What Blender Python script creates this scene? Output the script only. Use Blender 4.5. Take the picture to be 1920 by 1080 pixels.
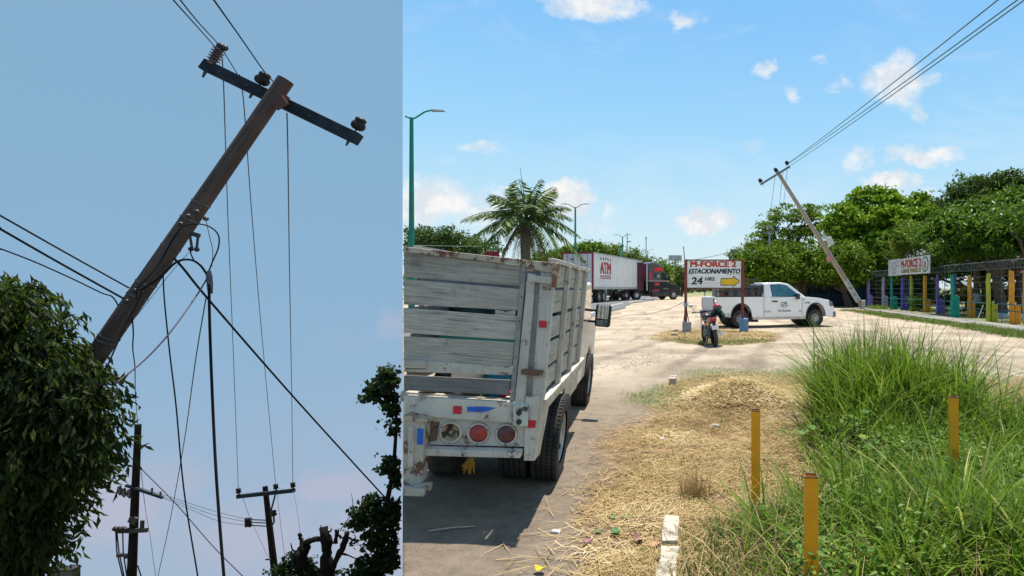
import bpy, math, random
import numpy as np
from mathutils import Vector, Matrix

for _o in list(bpy.data.objects):
    bpy.data.objects.remove(_o)
SC = bpy.context.scene
COL = SC.collection
F, CX, CY, H = 1130.0, 1338.0, 540.0, 1.75      # focal length and optical axis of the photograph (pixels), eye height (m)
EDGE = (755.0 - CX) / F                           # bearing where the paved place ends and the hillside begins
rad = math.radians

# ------------------------------------------------------------------ camera
cam = bpy.data.cameras.new("camera")
cam_o = bpy.data.objects.new("camera", cam)
COL.objects.link(cam_o)
cam_o.location = (0, 0, H)
cam_o.rotation_euler = (rad(90), 0, 0)
cam.sensor_width = 36.0
cam.lens = 36.0 * F / 1920.0
cam.shift_x = -(CX - 960.0) / 1920.0
cam.clip_start = 0.05
cam.clip_end = 3000
SC.camera = cam_o

# ------------------------------------------------------------------ exposure and sun
SC.view_settings.view_transform = 'Standard'
SC.view_settings.look = 'None'
SC.view_settings.gamma = 1
SC.view_settings.use_curve_mapping = False
EXPO = 1.0
SC.view_settings.exposure = EXPO
SC.cycles.use_denoising = True
SC.cycles.max_bounces = 6
SC.cycles.diffuse_bounces = 3
SC.cycles.transmission_bounces = 4
SC.cycles.transparent_max_bounces = 8
SC.cycles.caustics_reflective = False
SC.cycles.caustics_refractive = False

SUN_EL, SUN_AZ = 74.0, 16.0
sd = Vector((math.sin(rad(SUN_AZ)) * math.cos(rad(SUN_EL)), math.cos(rad(SUN_AZ)) * math.cos(rad(SUN_EL)), math.sin(rad(SUN_EL))))
sun = bpy.data.lights.new("sun", 'SUN')
sun.energy = 3.7
sun.angle = rad(0.53)
sun.color = (1.0, 0.95, 0.87)
sun_o = bpy.data.objects.new("sun", sun)
COL.objects.link(sun_o)
sun_o.location = (0, 0, 60)
sun_o.rotation_euler = (-sd).to_track_quat('-Z', 'Y').to_euler()

# ------------------------------------------------------------------ world
class NT:
    """small helper to wire shader nodes"""
    def __init__(s, tree):
        s.t = tree
        s.n = tree.nodes
        s.l = tree.links
    def put(s, sock, v):
        if hasattr(v, 'links'):
            s.l.new(v, sock)
        elif v is not None:
            sock.default_value = v
    def m(s, op, a, b=None, c=None, clamp=False):
        n = s.n.new('ShaderNodeMath'); n.operation = op; n.use_clamp = clamp
        s.put(n.inputs[0], a); s.put(n.inputs[1], b); s.put(n.inputs[2], c)
        return n.outputs[0]
    def mix(s, fac, a, b, mode='MIX'):
        n = s.n.new('ShaderNodeMix'); n.data_type = 'RGBA'; n.blend_type = mode
        s.put(n.inputs[0], fac); s.put(n.inputs[6], c4(a)); s.put(n.inputs[7], c4(b))
        return n.outputs[2]
    def ramp(s, fac, stops, interp='LINEAR'):
        n = s.n.new('ShaderNodeValToRGB'); r = n.color_ramp; r.interpolation = interp
        while len(r.elements) < len(stops):
            r.elements.new(0.5)
        for e, (p, c) in zip(r.elements, stops):
            e.position = p; e.color = c4(c)
        s.put(n.inputs[0], fac)
        return n.outputs[0]
    def noise(s, vec, scale, detail=4, rough=.55, dist=0):
        n = s.n.new('ShaderNodeTexNoise')
        s.put(n.inputs['Vector'], vec)
        n.inputs['Scale'].default_value = scale; n.inputs['Detail'].default_value = detail
        n.inputs['Roughness'].default_value = rough; n.inputs['Distortion'].default_value = dist
        return n.outputs[0]
    def mapping(s, vec, scale=(1, 1, 1), loc=(0, 0, 0)):
        n = s.n.new('ShaderNodeMapping')
        s.put(n.inputs['Vector'], vec); n.inputs['Scale'].default_value = scale; n.inputs['Location'].default_value = loc
        return n.outputs[0]
    def coord(s, kind='Object'):
        return s.n.new('ShaderNodeTexCoord').outputs[kind]
    def step(s, x, a, b):
        n = s.n.new('ShaderNodeMapRange'); n.interpolation_type = 'SMOOTHSTEP'
        s.put(n.inputs[0], x); n.inputs[1].default_value = a; n.inputs[2].default_value = b
        return n.outputs[0]
def c4(c):
    if isinstance(c, (tuple, list)):
        return tuple(c) if len(c) == 4 else (c[0], c[1], c[2], 1.0)
    return c
def srgb(r, g, b):
    f = lambda v: ((v / 255 + .055) / 1.055) ** 2.4 if v > 10 else v / 255 / 12.92
    return (f(r), f(g), f(b))

def make_world():
    w = bpy.data.worlds.new("World"); SC.world = w; w.use_nodes = True
    t = NT(w.node_tree); t.n.clear()
    out = t.n.new('ShaderNodeOutputWorld'); bg = t.n.new('ShaderNodeBackground')
    bg.inputs['Strength'].default_value = 0.1
    k = 10.0 / 2 ** EXPO
    sc = lambda r, g, b: tuple(v * k for v in srgb(r, g, b))
    d = t.coord('Generated')
    sp = t.n.new('ShaderNodeSeparateXYZ'); t.l.new(d, sp.inputs[0])
    x, y, z = sp.outputs
    ramp_pos = lambda v: (v + 1) / 2
    h = t.m('MULTIPLY_ADD', z, .5, .5)
    right = t.ramp(h, [(0, sc(150, 140, 125)), (.485, sc(214, 230, 236)), (.515, sc(214, 236, 244)), (.56, sc(194, 229, 246)),
                       (.62, sc(160, 216, 250)), (.70, sc(132, 197, 249)), (.80, sc(114, 188, 248)), (1, sc(104, 180, 244))])
    left = t.ramp(h, [(0, sc(150, 170, 195)), (.28, sc(168, 184, 205)), (.36, sc(163, 184, 208)), (.45, sc(146, 181, 211)),
                      (.58, sc(137, 177, 209)), (.72, sc(134, 174, 207)), (.85, sc(128, 168, 204)), (1, sc(100, 160, 225))])
    # physical sky blended in
    sky = t.n.new('ShaderNodeTexSky'); sky.sky_type = 'NISHITA'; sky.sun_disc = False
    sky.sun_elevation = rad(SUN_EL); sky.sun_rotation = rad(SUN_AZ); sky.altitude = 20; sky.dust_density = 1.2
    right = t.mix(.10, right, sky.outputs[0])
    # clouds, placed by direction
    yy = t.m('MAXIMUM', y, .02)
    u = t.m('DIVIDE', x, yy); v = t.m('DIVIDE', z, yy)
    uv = t.n.new('ShaderNodeCombineXYZ'); t.l.new(u, uv.inputs[0]); t.l.new(v, uv.inputs[1])
    uvo = uv.outputs[0]
    n1 = t.noise(uvo, 16, 5, .6); n2 = t.noise(t.mapping(uvo, loc=(5.3, 2.1, 0)), 16, 5, .6)
    fine = t.noise(t.mapping(uvo, scale=(1, 1.5, 1)), 26, 9, .68, .8)
    du = t.m('MULTIPLY_ADD', n1, .11, -.055); dv = t.m('MULTIPLY_ADD', n2, .07, -.035)
    u2 = t.m('ADD', u, du); v2 = t.m('ADD', v, dv)
    def cloud_sum(lst):
        tot = None
        for (px, py, rx, ry, a) in lst:
            a1 = t.m('DIVIDE', t.m('SUBTRACT', u2, (px - CX) / F), rx / F)
            b1 = t.m('DIVIDE', t.m('SUBTRACT', v2, (CY - py) / F), ry / F)
            q = t.m('ADD', t.m('MULTIPLY', a1, a1), t.m('MULTIPLY', b1, b1))
            g = t.m('MULTIPLY', t.m('SUBTRACT', 1.0, q, clamp=True), a)
            tot = g if tot is None else t.m('MAXIMUM', tot, g)
        return tot
    cr = [(1105, 2, 115, 50, 1.4), (1283, 40, 50, 22, .9), (1205, 8, 26, 18, .7), (1433, 128, 24, 24, .8), (1490, 180, 20, 26, .7),
          (1570, 162, 48, 24, .6), (1690, 150, 76, 66, 1.2), (1725, 212, 26, 22, .8), (1610, 300, 28, 34, .75), (1728, 292, 84, 26, 1.15),
          (1665, 345, 66, 26, 1.4), (897, 276, 52, 16, .75), (975, 176, 36, 18, .4), (800, 380, 120, 54, 1.25), (905, 392, 74, 48, .95),
          (1062, 372, 66, 46, 1.5), (1318, 412, 70, 36, 1.5), (1145, 398, 20, 16, .6), (1120, 425, 60, 26, .55), (1405, 272, 56, 26, .4),
          (1730, 375, 60, 26, .8), (1340, 455, 70, 14, .4), (838, 295, 36, 18, .3), (1540, 108, 22, 14, .35)]
    mr = t.step(t.m('MULTIPLY_ADD', t.m('SUBTRACT', fine, .5), 1.7, cloud_sum(cr)), .05, 1.35)
    mr = t.m('MULTIPLY', mr, t.step(cloud_sum(cr), .0, .35))
    wis = t.step(t.noise(t.mapping(uvo, scale=(1.2, 3.2, 1), loc=(2.7, .4, 0)), 2.6, 9, .66, 1.2), .48, .82)
    right = t.mix(t.m('MULTIPLY', wis, .30), right, sc(232, 241, 248))
    shade = t.step(t.noise(t.mapping(uvo, loc=(0, .012, 0)), 24, 6, .6), .42, .62)
    right = t.mix(t.m('MULTIPLY', mr, .95), right, t.mix(shade, sc(226, 232, 238), sc(254, 251, 247)))
    # brighter unseen clouds behind the camera, added to fill in shaded surfaces
    zz = t.m('MAXIMUM', z, .06)
    dm = t.n.new('ShaderNodeCombineXYZ'); t.l.new(t.m('DIVIDE', x, zz), dm.inputs[0]); t.l.new(t.m('DIVIDE', y, zz), dm.inputs[1])
    gen = t.step(t.noise(dm.outputs[0], 1.1, 8, .6), .50, .66)
    gen = t.m('MULTIPLY', gen, t.m('MULTIPLY', t.step(y, .1, -.15), t.step(z, .02, .12)))
    right = t.mix(t.m('MULTIPLY', gen, .95), right, tuple(v * 1.35 for v in sc(250, 247, 243)))
    cl = [(620, 915, 120, 46, .7), (190, 950, 190, 110, .8), (470, 1010, 200, 100, .6), (700, 1010, 120, 100, .7), (320, 900, 130, 70, .5), (745, 610, 60, 50, .5),
          (650, 640, 140, 60, .25)]
    ml = t.step(t.m('MULTIPLY_ADD', t.m('SUBTRACT', fine, .5), .5, cloud_sum(cl)), .1, .9)
    left = t.mix(t.m('MULTIPLY', ml, .75), left, sc(190, 188, 206))
    # two skies: the duller one over the hillside, the clear one over the parking ground
    s = t.m('SUBTRACT', x, t.m('MULTIPLY', y, EDGE))
    front = t.step(s, -.0006, .0006)
    back = t.step(s, -.9, .5)
    isb = t.step(y, .0, -.25)
    n = t.n.new('ShaderNodeMix'); n.data_type = 'FLOAT'
    t.l.new(isb, n.inputs[0]); t.l.new(front, n.inputs[2]); t.l.new(back, n.inputs[3])
    colr = t.mix(n.outputs[0], left, right)
    t.l.new(colr, bg.inputs['Color'])
    t.l.new(bg.outputs[0], out.inputs['Surface'])
    w.cycles.sampling_method = 'MANUAL'; w.cycles.sample_map_resolution = 512
make_world()

# ------------------------------------------------------------------ helpers: picture to place
def W(px, py, d):
    return Vector(((px - CX) / F * d, d, H - (py - CY) / F * d))
def sstep(a, b, v):
    t = np.clip((v - a) / (b - a), 0, 1)
    return t * t * (3 - 2 * t)
def T(x, y):
    """height of the ground"""
    x = np.asarray(x, float); y = np.asarray(y, float)
    z = .5 * sstep(26, 46, y) * sstep(5, -4, x)
    z = z + .0916 * np.clip(-1.40 - x, 0, 1.3) * sstep(13, 8, y)
    z = z + .27 * np.exp(-((x - .38) / .6) ** 2 - ((y - 9.2) / .7) ** 2)
    z = z + .05 * np.exp(-((x - 1.2) / 2.2) ** 2 - ((y - 7) / 4) ** 2)
    z = z + .10 * np.exp(-((x - .1) / 1.6) ** 2 - ((y - 22.2) / 2.2) ** 2)
    z = z + .012 * np.sin(x * 1.7 + y * .6) * np.sin(y * 1.1 - x * .4) * sstep(4, 9, y)
    return z
def TZ(x, y):
    return float(T(x, y))
def G(px, py):
    d = H * F / (py - CY)
    for _ in range(30):
        x = (px - CX) / F * d
        d = .5 * d + .5 * (H - TZ(x, d)) * F / (py - CY)
    x = (px - CX) / F * d
    return Vector((x, d, TZ(x, d)))
def hill(x, y):
    return -.56 * np.maximum(y, 0) - 2.6

# ------------------------------------------------------------------ helpers: objects
def tag(o, label=None, cat=None, group=None, kind=None):
    for k, v in (('label', label), ('category', cat), ('group', group), ('kind', kind)):
        if v: o[k] = v
    return o
def thing(name, label, cat, loc=(0, 0, 0), rotz=0.0, group=None):
    o = bpy.data.objects.new(name, None); COL.objects.link(o)
    o.empty_display_size = .2
    o.location = loc; o.rotation_euler = (0, 0, rotz)
    return tag(o, label, cat, group)
def link(name, me, mat, parent=None):
    o = bpy.data.objects.new(name, me); COL.objects.link(o)
    if mat is not None:
        for m in (mat if isinstance(mat, (list, tuple)) else [mat]):
            me.materials.append(m)
    if parent is not None: o.parent = parent
    return o

class MB:
    """collects shapes into one mesh"""
    def __init__(s, org=(0, 0, 0)):
        s.v = []; s.f = []; s.o = Vector(org)
    def add(s, vs, fs):
        b = len(s.v)
        s.v += [tuple(Vector(v) - s.o) for v in vs]
        s.f += [tuple(i + b for i in f) for f in fs]
        return s
    def box(s, lo, hi, mtx=None):
        (a, b, c), (d, e, f) = lo, hi
        vs = [Vector(p) for p in ((a, b, c), (d, b, c), (d, e, c), (a, e, c), (a, b, f), (d, b, f), (d, e, f), (a, e, f))]
        if mtx is not None: vs = [mtx @ v for v in vs]
        return s.add(vs, [(0, 3, 2, 1), (4, 5, 6, 7), (0, 1, 5, 4), (1, 2, 6, 5), (2, 3, 7, 6), (3, 0, 4, 7)])
    def bar(s, p, q, w, h=None, up=(0, 0, 1)):
        """box beam from p to q"""
        p, q = Vector(p), Vector(q); h = h or w
        a = (q - p).normalized(); up = Vector(up)
        if abs(a.dot(up)) > .97: up = Vector((1, 0, 0))
        r = a.cross(up).normalized() * w / 2; u = r.cross(a).normalized() * h / 2
        vs = [p - r - u, p + r - u, p + r + u, p - r + u, q - r - u, q + r - u, q + r + u, q - r + u]
        return s.add(vs, [(0, 1, 2, 3), (7, 6, 5, 4), (0, 4, 5, 1), (1, 5, 6, 2), (2, 6, 7, 3), (3, 7, 4, 0)])
    def slab(s, quad, off):
        """quad (4+ points in order) given thickness by vector off"""
        q = [Vector(p) for p in quad]; n = len(q); off = Vector(off)
        vs = q + [p + off for p in q]
        fs = [tuple(range(n)), tuple(reversed(range(n, 2 * n)))] + [(i, i + n, (i + 1) % n + n, (i + 1) % n) for i in range(n)]
        return s.add(vs, fs)
    def tube(s, pts, r, n=6, cap=True):
        pts = [Vector(p) for p in pts]; m = len(pts)
        rs = r if isinstance(r, (list, tuple)) else [r] * m
        vs, fs = [], []
        up = None
        for i, p in enumerate(pts):
            a = (pts[min(i + 1, m - 1)] - pts[max(i - 1, 0)]).normalized()
            if up is None:
                up = Vector((0, 0, 1)) if abs(a.z) < .9 else Vector((1, 0, 0))
            x = a.cross(up).normalized(); yv = x.cross(a).normalized(); up = yv
            for k in range(n):
                t = 2 * math.pi * k / n
                vs.append(p + (x * math.cos(t) + yv * math.sin(t)) * rs[i])
        for i in range(m - 1):
            for k in range(n):
                k2 = (k + 1) % n
                fs.append((i * n + k, i * n + k2, (i + 1) * n + k2, (i + 1) * n + k))
        if cap:
            fs.append(tuple(reversed(range(n)))); fs.append(tuple(range((m - 1) * n, m * n)))
        return s.add(vs, fs)
    def cyl(s, p, q, r, n=12, r2=None):
        return s.tube([p, q], [r, r if r2 is None else r2], n)
    def lathe(s, prof, org, axis, n=24, closed=False):
        """prof: (radius, along) pairs turned about axis at org"""
        org, a = Vector(org), Vector(axis).normalized()
        up = Vector((0, 0, 1)) if abs(a.z) < .9 else Vector((1, 0, 0))
        x = a.cross(up).normalized(); y = x.cross(a).normalized()
        vs, fs = [], []
        for (r, t) in prof:
            for k in range(n):
                g = 2 * math.pi * k / n
                vs.append(org + a * t + (x * math.cos(g) + y * math.sin(g)) * max(r, 1e-4))
        m = len(prof)
        for i in range(m if closed else m - 1):
            j = (i + 1) % m
            for k in range(n):
                k2 = (k + 1) % n
                fs.append((i * n + k, i * n + k2, j * n + k2, j * n + k))
        return s.add(vs, fs)
    def ball(s, c, r, n=10, m=7):
        rr = r if isinstance(r, (tuple, list)) else (r, r, r)
        vs, fs = [], []
        for i in range(m + 1):
            p = math.pi * i / m
            for k in range(n):
                t = 2 * math.pi * k / n
                vs.append((c[0] + rr[0] * math.sin(p) * math.cos(t), c[1] + rr[1] * math.sin(p) * math.sin(t), c[2] + rr[2] * math.cos(p)))
        for i in range(m):
            for k in range(n):
                fs.append((i * n + k, (i + 1) * n + k, (i + 1) * n + (k + 1) % n, i * n + (k + 1) % n))
        return s.add(vs, fs)
    def build(s, name, mat, parent=None, smooth=False, bevel=0, seg=2):
        me = bpy.data.meshes.new(name); me.from_pydata(s.v, [], s.f); me.update()
        if smooth:
            me.polygons.foreach_set('use_smooth', [True] * len(me.polygons))
            if smooth != 'full':
                me.set_sharp_from_angle(angle=rad(38))
        o = link(name, me, mat, parent)
        if bevel:
            b = o.modifiers.new('bevel', 'BEVEL'); b.width = bevel; b.segments = seg; b.limit_method = 'ANGLE'; b.angle_limit = rad(35)
        return o

def np_mesh(name, co, faces, mat, parent=None, rnd=None, smooth=False):
    """co (N,3), faces (M,k) arrays -> mesh object; rnd: one number per vertex for colour variation"""
    me = bpy.data.meshes.new(name)
    co = np.ascontiguousarray(co, np.float32); faces = np.ascontiguousarray(faces, np.int32)
    me.vertices.add(len(co)); me.vertices.foreach_set('co', co.ravel())
    k = faces.shape[1]
    me.loops.add(faces.size); me.loops.foreach_set('vertex_index', faces.ravel())
    me.polygons.add(len(faces)); me.polygons.foreach_set('loop_start', np.arange(0, faces.size, k, dtype=np.int32))
    if smooth: me.polygons.foreach_set('use_smooth', np.ones(len(faces), bool))
    if rnd is not None:
        a = me.attributes.new('rnd', 'FLOAT', 'POINT'); a.data.foreach_set('value', np.ascontiguousarray(rnd, np.float32))
    me.update(calc_edges=True)
    return link(name, me, mat, parent)

def text_part(name, s, w, h, mat, parent, mtx, shear=0.0, bold=0.0, depth=.004, fat=0.0):
    """lettering fitted to a box w x h centred on mtx (its xy plane)"""
    cu = bpy.data.curves.new('t', 'FONT'); cu.body = s; cu.shear = shear; cu.offset = bold; cu.extrude = .01
    cu.resolution_u = 3
    ob = bpy.data.objects.new('t', cu); COL.objects.link(ob)
    dg = bpy.context.evaluated_depsgraph_get()
    me = bpy.data.meshes.new_from_object(ob.evaluated_get(dg))
    bpy.data.objects.remove(ob); bpy.data.curves.remove(cu)
    n = len(me.vertices); co = np.zeros(n * 3, np.float32); me.vertices.foreach_get('co', co); co = co.reshape(-1, 3)
    lo, hi = co.min(0), co.max(0); sz = np.maximum(hi - lo, 1e-6)
    co = (co - (lo + hi) / 2) / sz * np.array([w, h, depth])
    M4 = np.array(mtx)
    if fat:
        # heavier strokes: the glyphs repeated with small shifts, each a hair behind the last
        me.calc_loop_triangles(); tri = np.zeros(len(me.loop_triangles) * 3, np.int32); me.loop_triangles.foreach_get('vertices', tri)
        tri = tri.reshape(-1, 3); cs, ts = [], []
        for i, (a, b) in enumerate(((0, 0), (-1, 0), (1, 0), (0, .6), (0, -.6), (-1, .6), (1, -.6), (1, .6), (-1, -.6))):
            ts.append(tri + len(co) * i); cs.append(co + np.array([a * fat, b * fat, -.0004 * i]))
        cc = np.concatenate(cs) @ M4[:3, :3].T + M4[:3, 3]
        return np_mesh(name, cc, np.concatenate(ts), mat, parent)
    co = co @ M4[:3, :3].T + M4[:3, 3]
    me.vertices.foreach_set('co', co.astype(np.float32).ravel()); me.update(); me.name = name
    me.materials.clear()
    return link(name, me, mat, parent)

# ------------------------------------------------------------------ materials
MATS = {}
def newmat(name):
    m = bpy.data.materials.new(name); m.use_nodes = True
    t = NT(m.node_tree); p = t.n['Principled BSDF']
    MATS[name] = m
    return m, t, p
def bump(t, p, h, strength, dist=.02):
    b = t.n.new('ShaderNodeBump'); b.inputs['Strength'].default_value = strength; b.inputs['Distance'].default_value = dist
    t.l.new(h, b.inputs['Height']); t.l.new(b.outputs[0], p.inputs['Normal'])
def mat(name, c1, c2=None, scale=6, rough=.7, metal=0, bmp=0, stretch=(1, 1, 1), spec=.4, coat=0, lo=.35, hi=.65, emit=0):
    m, t, p = newmat(name)
    c2 = c2 or tuple(v * .8 for v in c1)
    vec = t.mapping(t.coord(), scale=stretch)
    n = t.noise(vec, scale, 5, .6)
    t.l.new(t.mix(t.step(n, lo, hi), c1, c2), p.inputs['Base Color'])
    p.inputs['Roughness'].default_value = rough; p.inputs['Metallic'].default_value = metal
    p.inputs['Specular IOR Level'].default_value = spec; p.inputs['Coat Weight'].default_value = coat
    if bmp: bump(t, p, t.noise(vec, scale * 6, 4, .6), bmp)
    return m
def mat_worn(name, paint, rust, thresh=.6, scale=7, rough=.55, dirt=None, bmp=.2):
    """paint flaked off to rust or bare metal, with soft dirt"""
    m, t, p = newmat(name)
    v = t.coord()
    n = t.noise(v, scale, 8, .68); d = t.noise(t.mapping(v, loc=(3, 7, 1)), scale * .35, 5, .6)
    base = t.mix(t.m('MULTIPLY', t.step(d, .35, .7), .75), paint, dirt or tuple(a * .62 for a in paint))
    fine = t.noise(v, scale * 9, 3, .7)
    base = t.mix(t.m('MULTIPLY', t.step(fine, .55, .75), .3), base, tuple(a * .45 for a in paint))
    stk = t.noise(t.mapping(v, scale=(26, 26, 1.1), loc=(1, 2, 3)), 1.0, 4, .6)
    base = t.mix(t.m('MULTIPLY', t.step(stk, .54, .70), .38), base, t.mix(.5, rust, dirt or tuple(a * .5 for a in paint)))
    k = t.step(t.m('MULTIPLY_ADD', t.m('SUBTRACT', t.noise(v, scale * 6, 5, .7), .5), .22, n), thresh - .02, thresh + .09)
    rc = t.mix(t.noise(v, scale * 5, 4), rust, tuple(a * .45 for a in rust))
    t.l.new(t.mix(k, base, rc), p.inputs['Base Color'])
    p.inputs['Roughness'].default_value = rough
    bump(t, p, t.m('ADD', t.m('MULTIPLY', k, -.6), t.m('MULTIPLY', fine, .3)), bmp, .01)
    return m
def mat_wood(name, c1, c2, c3, grain=0, scale=9, bmp=.5, rough=.85):
    """weathered timber, grain along the given axis"""
    m, t, p = newmat(name)
    st = [14.0, 14.0, 14.0]; st[grain] = .55
    v = t.coord(); g = t.mapping(v, scale=tuple(st))
    a = t.noise(g, scale * .5, 7, .7); b = t.noise(g, scale * .17, 4, .6, .6); w = t.noise(v, 2.3, 4, .6)
    c = t.mix(t.step(a, .36, .64), c1, c2)
    c = t.mix(t.m('MULTIPLY', t.step(b, .56, .72), .75), c, c3)
    c = t.mix(t.m('MULTIPLY', t.step(w, .45, .75), .45), c, tuple(x * 1.25 for x in c1))
    st2 = t.step(t.noise(t.mapping(v, loc=(4, 1, 9)), 4.5, 7, .7), .55, .74)
    c = t.mix(t.m('MULTIPLY', st2, .55), c, tuple(x * 1.6 for x in c3))
    t.l.new(c, p.inputs['Base Color']); p.inputs['Roughness'].default_value = rough
    p.inputs['Specular IOR Level'].default_value = .2
    bump(t, p, t.m('ADD', a, t.m('MULTIPLY', b, .5)), bmp, .012)
    return m
def mat_leaf(name, c1, c2, c3=None, trans=.35, rough=.5):
    m, t, p = newmat(name)
    at = t.n.new('ShaderNodeAttribute'); at.attribute_name = 'rnd'
    r = at.outputs['Fac']
    c = t.ramp(r, [(0, c1), (.6, c2), (.93, c2), (1, c3 or c2)])
    t.l.new(c, p.inputs['Base Color']); p.inputs['Roughness'].default_value = rough; p.inputs['Specular IOR Level'].default_value = .18
    tr = t.n.new('ShaderNodeBsdfTranslucent')
    t.l.new(t.mix(.5, c, (.20, .30, .03)), tr.inputs['Color'])
    mx = t.n.new('ShaderNodeMixShader'); mx.inputs[0].default_value = trans
    t.l.new(p.outputs[0], mx.inputs[1]); t.l.new(tr.outputs[0], mx.inputs[2])
    t.l.new(mx.outputs[0], t.n['Material Output'].inputs['Surface'])
    return m
def mat_glass(name, tint, rough=.05):
    m, t, p = newmat(name)
    n = t.noise(t.coord(), 3, 3)
    t.l.new(t.mix(t.step(n, .4, .7), tint, tuple(v * 1.8 + .01 for v in tint)), p.inputs['Base Color'])
    p.inputs['Roughness'].default_value = rough; p.inputs['Specular IOR Level'].default_value = .8; p.inputs['Coat Weight'].default_value = .6
    return m

M_steel = mat('galvanised_steel', (.42, .43, .44), (.28, .28, .28), 8, .5, .6)
M_dark = mat('dark_metal', (.03, .03, .032), (.05, .045, .04), 9, .5, .3)
M_rubber = mat('rubber', (.028, .027, .026), (.075, .068, .06), 5, .85, bmp=.15, lo=.4, hi=.75)
M_cable = mat('black_cable', (.010, .010, .012), (.018, .018, .018), 4, .9, spec=.1)
M_wire = mat('aluminium_wire', (.06, .07, .08), (.10, .10, .11), 4, .7, .2, spec=.2)
M_rust = mat('rusty_iron', (.24, .06, .035), (.13, .05, .03), 14, .8, bmp=.3)
M_concrete = mat('concrete', (.40, .38, .35), (.28, .27, .25), 5, .9, bmp=.3)
M_bark = mat_wood('bark', (.16, .12, .09), (.09, .065, .05), (.05, .035, .025), 2, 6, .8)
M_red = mat('red_paint', (.55, .03, .03), (.42, .03, .03), 5, .5)
M_white = mat('white_paint', (.80, .79, .76), (.70, .69, .66), 3, .5)
# ------------------------------------------------------------------ ground
def fbm(x, y, s, seed=0):
    r = np.random.RandomState(seed); z = np.zeros_like(x); a = 1.0
    for k in range(5):
        for _ in range(3):
            th = r.rand() * 6.283; ph = r.rand() * 6.283
            z = z + a * np.sin((x * np.cos(th) + y * np.sin(th)) * s + ph + 1.5 * np.sin((x * np.sin(th) - y * np.cos(th)) * s * .7))
        s *= 2.1; a *= .55
    return z / 4.2
def verge_mask(x, y):
    xl = np.interp(y, [0, 3.66, 5.07, 6.8, 9, 11.3], [-.75, -.85, -1.10, -1.15, -1.0, -.68])
    yf = np.interp(x, [-1, -.68, 2.5, 5.7, 12], [10, 11.5, 13.0, 12.0, 11.5])
    n = fbm(x, y, 2.2, 3) * .28
    return sstep(-.25, .45, x - xl + n) * sstep(-.6, .9, yf - y + n * 2)
def island_mask(x, y):
    q = ((x - .1) / 2.35) ** 2 + ((y - 22.0) / 3.4) ** 2 + fbm(x, y, 1.6, 5) * .25
    return sstep(1.15, .75, q)
def strip_mask(x, y):
    c = np.interp(y, [18, 22.5, 29.5, 39, 48], [11.6, 11.4, 11.3, 10.9, 10.6])
    return sstep(1.1, .3, np.abs(x - c) + fbm(x, y, 1.5, 8) * .7) * sstep(50, 44, y)

def green_edge(x, y):
    """1 inside the green weeds, 0 in the mown straw"""
    e = np.interp(y, [2.5, 3.6, 4.2, 4.7, 5.2, 6.2, 7.5, 9.0, 10.5], [-.28, -.22, -.1, .45, .78, 1.10, 1.42, 1.65, 1.9])
    return sstep(-.12, .14, x - e + .14 * fbm(x, y, 2.5, 21))
def mat_ground():
    m, t, p = newmat('caliche_ground')
    v = t.coord()
    ga = lambda nm: (lambda n: (setattr(n, 'attribute_name', nm), n.outputs['Fac'])[1])(t.n.new('ShaderNodeAttribute'))
    n1 = t.noise(v, .55, 7, .62); n2 = t.noise(v, 7, 6, .7); n3 = t.noise(v, 60, 4, .7); n4 = t.noise(t.mapping(v, scale=(1, .25, 1)), 1.6, 6, .65)
    c = t.mix(t.step(n1, .36, .62), (.50, .405, .30), (.375, .295, .21))
    c = t.mix(t.m('MULTIPLY', t.step(n4, .52, .68), .7), c, (.21, .155, .105))
    c = t.mix(t.m('MULTIPLY', t.step(n2, .56, .68), .65), c, (.20, .15, .105))
    c = t.mix(t.m('MULTIPLY', t.step(n3, .58, .7), .5), c, (.57, .48, .37))
    track = t.mix(t.step(n2, .35, .65), (.215, .165, .12), (.14, .108, .08))  # grey-brown dirt near the truck, darkened further to deepen the truck's shadow
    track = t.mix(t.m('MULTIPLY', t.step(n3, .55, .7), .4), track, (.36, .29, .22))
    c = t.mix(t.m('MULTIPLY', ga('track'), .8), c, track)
    soil = t.mix(t.step(n2, .35, .65), (.34, .22, .11), (.17, .115, .065))
    c = t.mix(ga('soil'), c, soil)
    grn = t.mix(t.step(n2, .3, .7), (.10, .14, .045), (.20, .19, .08))
    c = t.mix(t.m('MULTIPLY', ga('green'), .7), c, grn)
    c = t.mix(ga('weed_shade'), c, t.mix(t.step(n2, .35, .65), (.035, .035, .016), (.09, .07, .04)))  # ground darkened under the weeds, painting in the shaded gaps between blades
    c = t.mix(ga('far'), c, t.mix(t.step(n1, .4, .6), (.16, .20, .07), (.30, .27, .15)))
    t.l.new(c, p.inputs['Base Color']); p.inputs['Roughness'].default_value = .95; p.inputs['Specular IOR Level'].default_value = .1
    bump(t, p, t.m('ADD', t.m('MULTIPLY', n2, .9), t.m('MULTIPLY', n3, .45)), .9, .05)
    return m

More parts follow.
